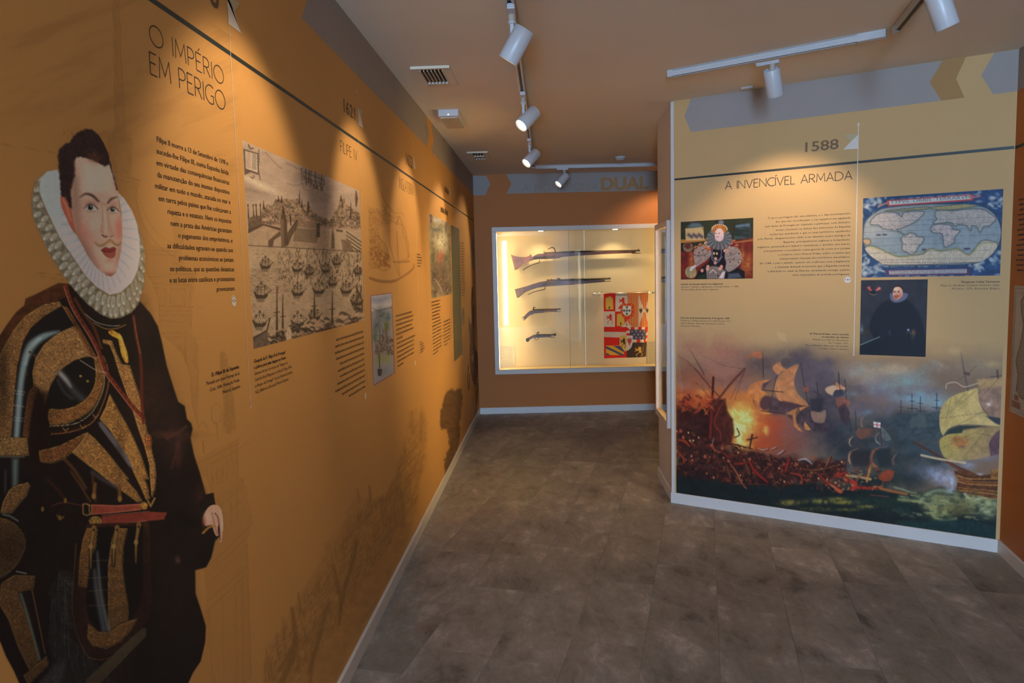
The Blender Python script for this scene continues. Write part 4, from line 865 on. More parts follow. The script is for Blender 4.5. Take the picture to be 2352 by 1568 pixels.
# hand
c.poly(zE((575, 128), (632, 104), (652, 196), (610, 210), (560, 260), (520, 300), (500, 200)), (26, 20, 20), soft=1)
c.poly(zE((556, 300), (575, 245), (610, 205), (655, 196), (690, 222), (704, 280), (712, 345), (706, 420), (697, 482), (682, 480), (684, 400), (672, 350), (670, 400), (676, 432), (655, 436), (636, 392), (622, 352), (580, 362), (560, 340)), (172, 138, 122), sm=2, soft=1)
c.line(zE((648, 262), (672, 300), (682, 380), (688, 470)), 2.2, (62, 30, 26), .8, 1, sm=3); c.line(zE((625, 260), (640, 330), (665, 425)), 2, (110, 62, 54), .7, 1.5, sm=3); c.line(zE((690, 240), (704, 300), (702, 400)), 2, (205, 178, 160), .7, 1.5, sm=3); c.blob(*zE((590, 300))[0], 9, 12, (196, 166, 156), .7); c.blob(*zE((562, 330))[0], 5, 14, (110, 60, 46), .7)
c.line(zE((555, 415), (600, 372), (640, 360)), 5, (150, 110, 48), .9, 1.5, sm=3); c.line(zE((655, 455), (635, 560), (600, 640)), 1.6, (90, 80, 70), .7, sm=3)
# ruff: plate, goffered edge, radiating folds
ring_o = zA((330, 372), (262, 450), (232, 590), (245, 720), (300, 840), (360, 970), (430, 1085), (500, 1190), (560, 1265), (650, 1362), (750, 1442), (830, 1476), (905, 1470), (985, 1430), (1035, 1370), (1072, 1250), (1086, 1100), (1080, 950), (1052, 830), (1020, 720))
ring_i = zA((1010, 700), (1045, 860), (1050, 1000), (1030, 1120), (990, 1210), (900, 1280), (820, 1298), (720, 1236), (640, 1155), (540, 1005), (440, 855), (340, 645), (292, 520), (300, 400))
c.poly(ring_o + ring_i, (104, 100, 88), soft=1.2, tex=.35, ts=6)
ro = smooth_pts(zA((258, 520), (245, 680), (300, 840), (360, 970), (430, 1085), (500, 1190), (560, 1262), (650, 1358), (750, 1436), (830, 1468), (905, 1462), (985, 1420), (1035, 1350), (1070, 1230), (1080, 1080), (1070, 920)), 6, False)
ri = smooth_pts(zA((300, 470), (335, 640), (395, 770), (450, 870), (540, 1005), (600, 1090), (660, 1165), (720, 1236), (790, 1285), (840, 1298), (900, 1278), (960, 1235), (1005, 1180), (1036, 1090), (1050, 980), (1050, 900)), 6, False)
n_p = 25
for row in (0, 1):
    for k in range(n_p):
        t = (k + .5 * row) / n_p; i = min(int(t * (len(ro) - 1)), len(ro) - 1); o_ = ro[i]; q_ = ri[i]; f0, f1 = ((0.02, 0.60) if row else (0.38, 1.0)); a_ = q_ + (o_ - q_) * f0; b_ = q_ + (o_ - q_) * f1
        ctr = (a_ + b_) / 2; L_ = np.linalg.norm(b_ - a_) / 2; ang = math.degrees(math.atan2(b_[1] - a_[1], b_[0] - a_[0])); wdt = 6.4 * (0.7 if i > len(ro) * .8 else 1)
        lt = (150, 152, 142) if k < n_p * .72 else (138, 132, 118)
        c.ell(ctr[0], ctr[1], L_ + 1.6, wdt + 1.4, (96, 78, 46), .9, ang); c.ell(ctr[0], ctr[1], L_, wdt, lt, .95, ang, soft=2); c.ell(ctr[0] + 1.5, ctr[1] + 2, L_ * .6, wdt * .5, (112, 112, 106), .5, ang, soft=3); c.ell(b_[0] - (b_ - a_)[0] * .18, b_[1] - (b_ - a_)[1] * .18, 3.5, 3, (188, 192, 186), .5, ang, soft=2)
c.poly(zA((292, 430), (350, 372), (425, 357), (452, 400), (462, 560), (560, 830), (600, 900), (700, 1050), (800, 1152), (868, 1130), (908, 960), (912, 700), (884, 530), (930, 575), (985, 660), (1025, 760), (1046, 880), (1050, 1000), (1032, 1110), (990, 1205), (900, 1282), (820, 1298), (720, 1236), (640, 1155), (540, 1005), (440, 855), (340, 645), (290, 520)), (150, 162, 166), soft=1.2, grad=(110, 480, 290, 560, (172, 168, 176)))
cx_, cy_ = zA((745, 770))[0]; r2 = random.Random(5)
for k in range(74):
    a_ = math.radians(-62 + k * 4.4); x1, y1 = cx_ + 34 * math.cos(a_) * 1.0, cy_ + 92 * math.sin(a_); x2, y2 = cx_ + 88 * math.cos(a_), cy_ + 158 * math.sin(a_)
    w_ = c.mask(zA((292, 430), (350, 372), (425, 357), (452, 400), (462, 560), (560, 830), (700, 1050), (800, 1152), (868, 1130), (908, 960), (912, 700), (884, 530), (985, 660), (1046, 880), (1032, 1110), (900, 1282), (820, 1298), (640, 1155), (440, 855), (290, 520)), 1.5) if k == 0 else w_
    if k == 0:
        full = np.zeros(c.U.shape, np.float32); full[w_[0]] = w_[1]; c.lock = full
    c.line([(x1, y1), (x2, y2)], 2.2, (112, 120, 128) if k % 2 else (196, 200, 204), .42, 2.2)
c.lock = None
c.line(zA((300, 440), (292, 520), (340, 650), (440, 860), (540, 1008), (640, 1158), (720, 1240), (820, 1300), (900, 1284), (990, 1208), (1034, 1112)), 1.8, (120, 100, 62), .8, sm=4)
c.blob(*zA((520, 900))[0], 14, 40, (188, 196, 200), .35, -35)
# head
c.poly(zA((452, 556), (490, 566), (530, 640), (552, 750), (566, 835), (530, 795), (490, 705), (460, 640)), (152, 84, 66), sm=3, soft=1.2); c.line(zA((470, 580), (500, 640), (530, 740)), 3, (190, 124, 104), .7, 2, sm=3)
face = zA((548, 300), (600, 258), (680, 280), (745, 305), (812, 305), (842, 360), (866, 440), (882, 520), (892, 640), (912, 740), (917, 860), (906, 960), (890, 1040), (868, 1120), (836, 1156), (800, 1150), (730, 1100), (660, 1010), (620, 930), (580, 850), (552, 760), (535, 640), (530, 520), (545, 420))
w_ = c.poly(face, (176, 152, 138), soft=1.2, sm=3, tex=.05, ts=10); full = np.zeros(c.U.shape, np.float32); full[w_[0]] = w_[1]; c.lock = full
for x, y, rx, ry, col, a_, an in ((700, 420, 50, 40, (196, 176, 160), .7, 0), (555, 560, 14, 60, (140, 116, 98), .7, 8), (640, 830, 26, 30, (168, 92, 80), .62, 0), (895, 800, 12, 30, (164, 86, 74), .7, 0), (600, 930, 18, 50, (150, 110, 92), .6, -30),
                                (690, 1080, 30, 18, (140, 92, 78), .6, 40), (830, 1150, 26, 8, (122, 66, 56), .8, 0), (810, 1080, 16, 12, (198, 158, 142), .7, 0), (700, 780, 20, 24, (196, 170, 152), .6, 0), (750, 900, 20, 8, (176, 142, 116), .6, 0),
                                (860, 700, 8, 12, (190, 160, 142), .5, 0), (865, 420, 6, 30, (140, 112, 96), .6, 0), (575, 700, 12, 60, (128, 92, 78), .6, 0), (640, 960, 12, 34, (120, 84, 70), .6, -30), (560, 480, 8, 40, (130, 104, 90), .6, 0), (890, 1000, 8, 34, (130, 84, 72), .5, 10), (760, 560, 18, 10, (160, 128, 112), .5, 0), (680, 600, 24, 8, (150, 110, 96), .5, 0), (850, 610, 12, 6, (150, 108, 94), .5, 0), (820, 1040, 10, 5, (150, 92, 80), .5, 0)):
    p = zA((x, y))[0]; c.blob(p[0], p[1], rx, ry, col, a_, an)
c.poly(zA((745, 600), (770, 640), (775, 760), (752, 830), (765, 858), (800, 870), (838, 862), (850, 838), (838, 790), (820, 720), (805, 640), (790, 600)), (150, 116, 96), .5, 3); c.line(zA((780, 640), (790, 740), (792, 820)), 5, (204, 178, 158), .7, 3, sm=3); c.blob(*zA((795, 835))[0], 6, 5, (196, 160, 142), .7)
c.line(zA((766, 848), (785, 862), (800, 858)), 3, (70, 38, 30), .85, 1.2, sm=3); c.line(zA((830, 862), (846, 855)), 2.2, (90, 50, 40), .7, 1.2); c.line(zA((765, 640), (768, 740), (754, 820)), 2, (128, 92, 76), .5, 2, sm=3)
for (x, y, s_) in ((676, 643, 1.0), (843, 660, .82)):
    P = lambda *q: zA(*[(x + a * s_, y + b * s_) for a, b in q])
    c.blob(*P((0, -6))[0], 17 * s_, 9, (138, 100, 86), .55); c.poly(P((-38, 6), (-15, -20), (12, -24), (36, -4), (52, 16), (16, 28), (-20, 22)), (178, 172, 162), sm=2, soft=1); c.ell(*P((0, -2))[0], 6.6 * s_, 6.8 * s_, (52, 56, 54)); c.ell(*P((0, -2))[0], 3.2 * s_, 3.4 * s_, (12, 10, 10)); c.ell(*P((5, -9))[0], 1.3, 1.3, (220, 220, 215))
    c.line(P((-42, 2), (-15, -25), (12, -28), (38, -10), (56, 10)), 2.2, (66, 42, 36), .9, 1, sm=3); c.line(P((-30, 22), (0, 32), (36, 24)), 1.5, (128, 78, 66), .7, 1.2, sm=3); c.line(P((-38, -22), (-5, -44), (40, -32)), 1.5, (136, 96, 80), .6, 1.5, sm=3)
c.line(zA((598, 566), (640, 540), (690, 552), (738, 596)), 6, (70, 46, 36), .9, 2, sm=4, taper=[2, 5, 6.5, 4]); c.line(zA((808, 608), (835, 578), (878, 562)), 5, (70, 46, 36), .9, 2, sm=4, taper=[4, 5.5, 2])
c.line(zA((712, 902), (740, 928), (780, 920), (822, 884)), 5, (124, 94, 58), .8, 2, sm=4, taper=[2, 5, 6, 3]); c.line(zA((830, 886), (860, 916), (890, 922), (908, 900)), 4.5, (124, 94, 58), .8, 2, sm=4, taper=[3, 6, 5, 2]); c.blob(*zA((826, 900))[0], 10, 5, (150, 108, 76), .6)
c.poly(zA((754, 962), (790, 938), (818, 948), (850, 936), (870, 952), (845, 976), (800, 984)), (116, 50, 44), sm=2); c.poly(zA((764, 972), (800, 984), (845, 976), (868, 960), (864, 1002), (846, 1022), (815, 1022), (782, 1000)), (134, 70, 60), sm=2); c.line(zA((758, 964), (800, 976), (845, 970), (868, 954)), 1.8, (80, 24, 22), .9, sm=3)
c.lock = None
c.poly(zA((430, 262), (440, 205), (478, 165), (520, 150), (545, 110), (590, 72), (640, 48), (690, 55), (730, 88), (775, 145), (808, 225), (832, 320), (860, 420), (882, 505), (872, 512), (846, 400), (818, 318), (780, 334), (740, 308), (690, 284), (610, 262), (572, 268), (556, 305), (562, 400), (540, 470), (527, 520), (540, 650), (520, 640), (495, 572), (455, 550), (446, 420)), (36, 25, 27), soft=2.0, rough=2.2, rs=5, tex=.3, ts=6)
c.blob(*zA((700, 260))[0], 20, 12, (84, 52, 38), .7, 20, tex=.6, ts=4); c.line(zA((555, 300), (560, 400), (538, 480)), 3, (104, 74, 50), .6, 3, sm=3)
for k in range(60):
    x = rr.uniform(470, 800); y = rr.uniform(80, 300); c.line(zA((x, y), (x + rr.uniform(-14, 14), y - rr.uniform(14, 34))), 1.2, rr.choice([(62, 44, 42), (20, 13, 15)]), .5)
# the painting's dark modelling, with lamp falloff painted in, towards legs and far arm
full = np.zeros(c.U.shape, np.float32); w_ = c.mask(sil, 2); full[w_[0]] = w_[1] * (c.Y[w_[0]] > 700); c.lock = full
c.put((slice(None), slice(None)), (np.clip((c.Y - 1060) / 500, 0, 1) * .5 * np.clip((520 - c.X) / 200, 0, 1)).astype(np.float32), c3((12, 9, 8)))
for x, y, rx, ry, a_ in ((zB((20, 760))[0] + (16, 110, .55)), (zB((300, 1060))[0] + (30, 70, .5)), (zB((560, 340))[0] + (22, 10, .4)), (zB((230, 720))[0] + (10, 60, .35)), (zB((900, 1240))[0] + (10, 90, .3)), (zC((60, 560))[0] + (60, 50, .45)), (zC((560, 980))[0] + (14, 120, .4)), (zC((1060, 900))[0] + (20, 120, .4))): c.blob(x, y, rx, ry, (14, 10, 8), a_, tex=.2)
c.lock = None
c.grain(.05, 2.2, 3)
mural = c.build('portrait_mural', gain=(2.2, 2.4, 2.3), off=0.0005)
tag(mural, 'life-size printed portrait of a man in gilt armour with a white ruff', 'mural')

BO = .0002
# ---- faint architectural drawing printed tone on tone behind the portrait
DK = (WALLC[0] * .50, WALLC[1] * .50, WALLC[2] * .50)
def srgb(l): return tuple(255 * (1.055 * max(v, 1e-6) ** (1 / 2.4) - .055) for v in l)
GI = srgb(DK)
c = canvas_px(LEFT, 0, 0, 0, 0, 2.6, quad=[(-70, -40), (583, -40), (583, 1600), (-70, 1600)], dpy=3.0, zlo=(560, 1580))
X, Y = c.X, c.Y
# engraved sky: slanting ruled lines and cloud banks
m = np.clip((560 - X) / 30, 0, 1) * np.clip((330 - Y + X * .35) / 160, 0, 1) * np.clip((Y + 60) / 30, 0, 1)
th = np.arctan2(Y - 420, X - 60); ruled = np.clip(np.sin(th * 260 + fbm(X / 90, Y / 90, 3, 2) * 9) * .9, 0, 1)
cl = fbm(X / 120 + Y / 300, Y / 38 + X / 90, 4, 4)
a = m * (0.16 * ruled * np.clip(cl * 2 - .5, 0, 1) + 0.30 * np.clip((cl - .52) * 5, 0, 1))
c.put((slice(None), slice(None)), a.astype(np.float32), c3(GI))
g_ = lambda pts, w=1.6, a=.42, s=0: c.line(pts, w, GI, a, .9, sm=s)
fl = lambda pts, a=.16: c.poly(pts, GI, a, 1.5)
fl([(258, -40), (272, -40), (277, 100), (288, 304), (305, 330), (300, 400), (322, 416), (312, 450), (345, 560), (405, 577), (400, 600), (452, 630), (438, 702), (443, 723), (433, 763), (456, 790), (456, 912), (452, 1060), (548, 1010), (548, 1092), (560, 1098), (560, 1130), (578, 1200), (566, 1250), (570, 1310), (580, 1600), (300, 1600), (300, 700), (262, 400), (245, 318), (262, 300), (262, 100)], .20)
for p in ([(257, -40), (262, 100), (265, 304)], [(264, -40), (268, 100), (272, 304)], [(272, -40), (277, 110), (288, 304)], [(245, 311), (305, 319)], [(248, 318), (300, 326)], [(262, 330), (262, 395), (300, 398), (299, 332)], [(268, 340), (268, 388), (294, 390), (294, 340)], [(258, 402), (322, 414)], [(262, 410), (318, 422)],
          [(270, 425), (312, 432), (314, 470)], [(340, 575), (405, 577)], [(340, 584), (402, 586)], [(335, 628), (452, 630)], [(335, 636), (450, 638)], [(330, 650), (438, 655), (436, 702)], [(345, 660), (345, 700), (380, 702), (380, 662), (345, 660)], [(392, 662), (392, 702), (425, 703), (425, 664), (392, 662)],
          [(323, 702), (443, 705)], [(325, 711), (441, 714)], [(328, 722), (440, 724)], [(373, 766), (428, 762)], [(376, 777), (426, 774), (428, 915)], [(362, 735), (420, 740)], [(384, 790), (384, 900)], [(424, 785), (424, 910), (432, 1000)], [(433, 763), (448, 775), (452, 800), (444, 830), (455, 850), (452, 912)], [(437, 730), (440, 762)],
          [(452, 1055), (549, 1008)], [(455, 1064), (547, 1018)], [(460, 1078), (545, 1034)], [(545, 1028), (545, 1091)], [(487, 1070), (487, 1130)], [(521, 1052), (521, 1098)], [(498, 1075), (498, 1110), (512, 1103), (512, 1068)], [(499, 1144), (559, 1098)], [(500, 1152), (558, 1108)], [(503, 1162), (556, 1118)], [(557, 1100), (579, 1201)],
          [(545, 1120), (545, 1190)], [(530, 1130), (530, 1205)], [(449, 1330), (579, 1201)], [(452, 1345), (575, 1224)], [(470, 1350), (570, 1252)], [(455, 1400), (568, 1300)], [(470, 1410), (566, 1318)], [(566, 1249), (569, 1309), (576, 1560)], [(540, 1340), (545, 1600)], [(555, 1330), (560, 1600)], [(510, 1370), (515, 1600)], [(480, 1400), (490, 1600)], [(0, 330), (90, 345), (140, 352)], [(75, 625), (150, 632)], [(80, 632), (160, 645)]): g_(p)
for x, y, rx, ry in ((404, 826, 20, 33), (404, 826, 15, 27), (497, 950, 12, 23), (466, 992, 11, 22), (504, 1088, 6, 12)):
    t = np.linspace(0, 6.283, 22); g_([(x + rx * math.cos(q), y + ry * math.sin(q)) for q in t])
g_([(310, 445), (322, 500), (350, 550), (385, 580), (412, 600)], 2, .35, 4); g_([(316, 440), (332, 490), (362, 535), (400, 560)], 1.6, .3, 4); g_([(300, 600), (330, 640), (360, 690)], 1.6, .35, 4)
c.poly([(505, 812), (517, 808), (524, 830), (527, 860), (534, 900), (540, 985), (512, 990), (514, 930), (508, 870)], GI, .38, 2, sm=2, tex=.4, ts=6); c.line([(497, 972), (499, 1010)], 2, GI, .5); c.line([(466, 1014), (468, 1040)], 2, GI, .5)
for k in range(420):
    x = rr.uniform(300, 572); y = rr.uniform(560, 1560)
    if (x > 452 and y < 1005) or (x > 400 and y < 640): continue
    L = rr.uniform(8, 36); hor = rr.random() < .5
    sl = -.9 if y > 1000 else 0.03
    c.line([(x, y), ((x + L) if hor else x + 1, (y + L * sl) if hor else y + L)], 1.1, GI, rr.uniform(.12, .3), .8)
c.poly([(400, 480), (412, 500), (424, 540), (416, 580), (424, 606), (398, 606), (404, 570), (396, 530)], GI, .18, 3, sm=2)
c.cut = False; gh = c.build('background_drawing', off=BO); tag(gh, 'faint tone-on-tone print of a domed church and cloudy sky behind the portrait', 'mural')

BO = .00035
# ---- faint ships along the bottom of the left wall
zH = zm(580, 880, 2.28)
c = canvas_px(LEFT, 0, 0, 0, 0, 2.2, quad=[(585, 900), (1070, 900), (1070, 1120), (585, 1600)], dpy=2.6, zlo=(800, 1530))
region = zH((40, 1568), (70, 1400), (130, 1310), (205, 1185), (250, 1100), (335, 970), (380, 840), (410, 805), (470, 740), (500, 680), (548, 560), (556, 610), (605, 600), (612, 540), (622, 600), (690, 600), (745, 490), (775, 380), (800, 290), (822, 150), (850, 130), (865, 180), (885, 120), (905, 170), (908, 380), (880, 520), (850, 700), (760, 930), (640, 1180), (520, 1350), (440, 1568))
w_ = c.poly(region, GI, .26, 5, rough=6, rs=14, tex=.6, ts=14); full = np.zeros(c.U.shape, np.float32); full[w_[0]] = w_[1]; c.lock = full
rr = random.Random(12)
for k in range(1500):
    t = rr.random(); x = 60 + 850 * t; yy = 1500 - 1300 * t ** 1.05 + rr.uniform(-60, 330)
    L = rr.uniform(14, 70); dx = rr.choice([0.05, .5, .9, -.2]); c.line(zH((x, yy), (x + L * dx, yy - L)), rr.choice([1.0, 1.3, 2.0]), GI, rr.uniform(.2, .6), .8)
c.lock = None
for pts, w, a_ in ((((140, 1500), (190, 1420), (225, 1320), (205, 1180)), 9, .75), (((150, 1568), (215, 1420), (228, 1340)), 14, .8), (((425, 950), (445, 1050), (460, 1150), (455, 1260)), 8, .7), (((545, 830), (520, 950), (480, 1080), (462, 1190)), 9, .75), (((400, 1150), (330, 1380), (290, 1520)), 9, .6), (((360, 1300), (320, 1440), (300, 1568)), 8, .6),
                (((250, 1380), (330, 1270), (400, 1160)), 2, .6), (((250, 1400), (340, 1280), (410, 1170)), 2, .6), (((775, 560), (790, 660), (785, 750)), 6, .45), (((240, 1100), (250, 1200)), 4, .7), (((205, 1180), (210, 1300)), 3, .7), (((158, 1230), (165, 1320), (170, 1400)), 2.5, .7), (((125, 1310), (135, 1450)), 2.5, .7), (((612, 540), (616, 610)), 4, .8), (((550, 560), (560, 620)), 3, .6), (((75, 1400), (90, 1568)), 2.5, .6), (((680, 600), (690, 740)), 12, .4), (((885, 160), (880, 300)), 8, .45), (((835, 150), (840, 260)), 6, .4)):
    c.line(zH(*pts), w, GI, a_, 2, sm=3)
c.cut = False; gh = c.build('background_drawing', off=BO); tag(gh, 'faint print of masts and ships rising along the foot of the left wall', 'mural')

# ---- big harbour engraving
zP, zQ = zm(540, 300, 4.6125), zm(540, 560, 4.125)
c = canvas_px(LEFT, 0, 0, 0, 0, 1.2, quad=[(558, 325), (829.5, 438), (832, 735), (580, 804)], dpy=1.3); c.cut = False
INK = (64, 50, 38)
c.C[:] = c3((172, 144, 122)); c.A[:] = 1
c.poly(zP((80, 115), (1310, 630), (1325, 900), (900, 930), (300, 760), (100, 760)), (166, 140, 124), .8, 4, tex=.12, ts=30); c.C *= (1 + .16 * (fbm(c.X / 40, c.Y / 18, 4, 8) - .5))[..., None]
for pts in (((320, 230), (430, 350), (490, 400)), ((540, 340), (600, 370), (680, 410), (720, 400)), ((550, 560), (640, 580), (720, 560)), ((700, 540), (740, 620), (800, 630), (850, 600)), ((880, 620), (960, 680), (1020, 700))): c.line(zP(*pts), 2, (118, 96, 82), .7, 1.5, sm=4)
c.blob(*zP((760, 520))[0], 40, 16, (128, 108, 96), .6, 20, tex=.5); c.blob(*zP((900, 700))[0], 45, 22, (136, 116, 104), .6, 25, tex=.5); c.blob(*zP((240, 560))[0], 60, 8, (208, 188, 160), .7, 25); c.blob(*zP((200, 640))[0], 30, 5, (126, 106, 92), .6, 12)
c.poly(zP((85, 190), (245, 240), (248, 470), (165, 440), (100, 470)), (92, 76, 66), soft=.8); c.poly(zP((105, 215), (232, 250), (238, 445), (112, 400)), (186, 164, 146), soft=.8)
for k in range(14):
    for q in (0, 1): c.line(zP((118 + q * 62, 232 + k * 12 + q * 16), (155 + q * 62 + (k * 37 % 14), 240 + k * 12 + q * 16)), 1.1, (130, 84, 74) if q == 0 else INK, .75, .5)
c.line(zP((250, 200), (252, 320), (245, 400), (265, 520)), 1.6, INK, .8, sm=3); c.line(zP((140, 150), (160, 190), (190, 185)), 3, INK, .8, sm=3); c.line(zP((165, 490), (185, 505), (200, 480)), 2, INK, .8, sm=3)
c.poly(zP((720, 430), (945, 520), (945, 580), (722, 495)), (84, 66, 60), soft=.7); c.poly(zP((728, 442), (938, 528), (938, 572), (730, 486)), (176, 156, 144), soft=.6)
for k in range(3): c.line(zP((735, 455 + k * 13), (930, 535 + k * 12)), .9, INK, .6, .5)
for k in range(26):
    x = rr.uniform(690, 960); c.line(zP((x, 400 + (x - 700) * .36 + rr.choice([-10, 110, 120])), (x + rr.uniform(-14, 14), 420 + (x - 700) * .36 + rr.choice([-26, 110, 140]))), 1.8, INK, .7, .7)
c.line(zP((1280, 640), (1285, 720), (1282, 800)), 5, (90, 60, 54), .9, 1.2, taper=[2, 7, 3])
# hill town: rows of small houses
def town(c, f, box_, n, hills, s=1.0, dark=INK, paper=(176, 146, 120)):
    (x0, y0, x1, y1) = box_; items = []
    for k in range(n):
        x = rr.uniform(x0, x1); yt = np.interp(x, *hills); y = rr.uniform(yt, y1); items.append((y, x))
    for y, x in sorted(items):
        w = rr.uniform(10, 26) * s; h = rr.uniform(9, 20) * s
        c.poly(f((x, y), (x + w, y + w * .25), (x + w, y + h + w * .25), (x, y + h)), tuple(int(q * rr.uniform(.88, 1.08)) for q in paper), .9, .4)
        c.poly(f((x + w * .6, y + w * .15), (x + w, y + w * .25), (x + w, y + h + w * .25), (x + w * .6, y + h + w * .15)), tuple(int(q * .64) for q in paper), .8, .4)
        c.line(f((x, y), (x + w * .5, y - h * .35), (x + w, y + w * .25)), .9, dark, .85, .45); c.line(f((x, y), (x, y + h)), .8, dark, .7, .4)
        if rr.random() < .5: c.ell(*f((x + w * .3, y + h * .6))[0], .8 * s, .9 * s, dark, .8)
c.poly(zP((270, 870), (300, 790), (390, 790), (420, 730), (530, 720), (650, 730), (700, 760), (780, 800), (850, 900), (960, 920), (1000, 960), (1040, 880), (1090, 790), (1120, 690), (1160, 740), (1200, 800), (1290, 860), (1325, 960), (1325, 1060), (900, 1030), (660, 960), (500, 1010), (280, 990)), (150, 120, 98), .9, 1.5, tex=.3, ts=8)
town(c, zP, (275, 700, 860, 985), 230, ([275, 300, 400, 420, 530, 650, 700, 780, 860], [850, 790, 780, 720, 715, 725, 760, 800, 900])); town(c, zP, (850, 900, 1000, 1010), 50, ([850, 1000], [900, 950])); town(c, zP, (1000, 700, 1322, 1030), 170, ([1000, 1040, 1090, 1120, 1160, 1200, 1290, 1322], [960, 880, 790, 690, 740, 800, 860, 930]))
for x, y, h in ((300, 740, 70), (458, 690, 60), (492, 690, 70), (680, 640, 130), (775, 750, 90), (1120, 680, 60), (1225, 760, 160), (1135, 740, 70), (705, 720, 90)): c.line(zP((x, y + h), (x, y)), 3.2, INK, .9, .7, taper=[4, 3, 1])
c.poly(zP((765, 760), (780, 752), (785, 830), (768, 830)), INK, .9)
for x in (135, 190, 220, 265): c.line(zP((x, 750 + (x % 50)), (x + 6, 930)), 2.4, INK, .9, .7, taper=[1.2, 1.4, 3.4]); c.ell(*zP((x, 790))[0], 1.8, 2.6, INK)
c.poly(zP((135, 930), (200, 900), (275, 900), (285, 990), (210, 1040), (140, 1060)), (98, 78, 62), .95, 1, tex=.3, ts=5); c.poly(zP((135, 1050), (290, 985), (480, 1030), (480, 1060), (300, 1005), (140, 1090)), (80, 62, 50), .95); c.poly(zP((140, 1090), (300, 1010), (470, 1060), (355, 1160), (345, 1230), (140, 1215)), (168, 138, 112), .95, 1, tex=.12)
c.poly(zP((350, 1165), (475, 1060), (485, 1110), (410, 1160), (395, 1250), (350, 1240)), (92, 72, 56), .95)
c.poly(zP((480, 940), (505, 860), (525, 860), (548, 960), (555, 1220), (490, 1235)), (84, 64, 50), .95); c.poly(zP((480, 940), (515, 935), (520, 1240), (490, 1235)), (118, 92, 72), .95)
c.line(zP((503, 780), (510, 870)), 5, INK, .95, 1, taper=[1, 6]); c.line(zP((580, 890), (590, 1000)), 3, INK, .9, .8)
c.poly(zP((545, 1190), (555, 1080), (650, 940), (665, 950), (665, 1010), (600, 1120), (560, 1215)), (76, 58, 46), .95)
for k in range(8): c.line(zP((560 + k * 13, 1090 - k * 17), (566 + k * 13, 1180 - k * 17)), 1, (150, 122, 98), .6, .5)
c.poly(zP((665, 1015), (860, 1045), (1000, 1060), (990, 1250), (560, 1235), (600, 1130)), (160, 132, 108), .95, 1.2, tex=.1)
c.poly(zP((665, 955), (860, 965), (855, 1045), (665, 1015)), (134, 106, 86), .9, tex=.25, ts=4)
for k in range(7):
    for j in range(17): c.line(zP((640 + j * 15 - k * 4 + k * 0, 1035 + k * 20 + j * 1.2), (646 + j * 15 - k * 4, 1047 + k * 20 + j * 1.2)), 1.7, INK, .8, .5)
c.poly(zP((860, 980), (895, 980), (900, 1130), (858, 1125)), (74, 58, 46), .95, tex=.4, ts=4); c.poly(zP((1020, 1090), (1035, 1030), (1050, 1100), (1055, 1250), (1015, 1250)), (96, 76, 60), .95, tex=.4, ts=4)
c.poly(zP((1065, 1050), (1200, 1065), (1330, 1110), (1330, 1285), (1110, 1270), (1060, 1200)), (170, 144, 118), .9, 1, tex=.1)
for k in range(5):
    for j in range(5): c.line(zP((1180 + j * 32, 1070 + k * 38 + j * 22), (1205 + j * 32, 1092 + k * 38 + j * 22)), 2.6, INK, .75, .8)
c.poly(zP((1120, 1150), (1210, 1165), (1245, 1240), (1245, 1275), (1140, 1265)), (120, 96, 76), .9, tex=.2); c.poly(zP((1070, 1045), (1140, 1055), (1140, 1075), (1070, 1065)), INK, .8)
# water with the fleet
c.poly(zP((130, 1215), (1335, 1280)) + zQ((1213, 730), (165, 1010), (130, 10)), (172, 144, 116), .85, 1.5, tex=.14, ts=16); c.line(zP((140, 1215), (560, 1238), (1335, 1282)), 1.8, INK, .8)
for k in range(420):
    x = rr.uniform(130, 520); y = rr.uniform(230, 470); c.line(zQ((x, y), (x + rr.uniform(10, 34), y + rr.uniform(-2, 3))), .8, (120, 96, 76), .5, .45)
for k in range(210):
    x = rr.uniform(400, 1190); y = rr.uniform(60 + (x - 400) * .02, 330); s_ = .5 + (y / 330) * .6
    c.poly(zQ((x, y), (x + 14 * s_, y + 1), (x + 11 * s_, y + 7 * s_), (x + 3 * s_, y + 7 * s_)), (70, 56, 44), .85, .5); c.line(zQ((x + 6 * s_, y), (x + 9 * s_, y - 20 * s_)), 1.0, INK, .8, .45)
    if rr.random() < .4: c.poly(zQ((x + 9 * s_, y - 24 * s_), (x + 16 * s_, y - 8 * s_), (x + 8 * s_, y - 3)), (198, 172, 142), .8, .5)
def galleon(c, f, x, y, s, dk=(66, 52, 40), sail=False, lit=(190, 160, 132)):
    P = lambda *q: f(*[(x + a * s, y + b * s) for a, b in q])
    c.poly(P((-46, -6), (-52, -30), (-38, -28), (-30, -8), (20, -4), (38, -16), (52, -20), (44, 8), (30, 20), (-34, 22)), dk, .95, .8); c.poly(P((-36, 20), (28, 20), (18, 46), (-28, 44)), dk, .45, 2)
    for mx, mh in ((-26, 70), (0, 100), (26, 74)):
        c.line(P((mx, -2), (mx, -mh)), 1.6, dk, .9, .6); c.line(P((mx - 16, -mh * .55), (mx + 16, -mh * .62)), 1.3, dk, .85, .5); c.line(P((mx - 10, -mh * .82), (mx + 10, -mh * .86)), 1.2, dk, .85, .5)
        c.poly(P((mx, -mh), (mx + 14, -mh + 5), (mx, -mh + 12)), dk, .9, .5)
        if sail: c.poly(P((mx - 14, -mh * .58), (mx + 14, -mh * .64), (mx + 18, -mh * .3), (mx - 10, -mh * .25)), lit, .8, .8)
    for a, b in (((-50, -28), (-26, -70)), ((-40, -12), (0, -100)), ((52, -22), (0, -95)), ((70, -38), (26, -72)), ((-20, -5), (0, -60)), ((20, -5), (0, -60))): c.line(P(a, b), .9, dk, .75, .45)
    c.line(P((44, -16), (74, -40)), 1.6, dk, .9, .6)
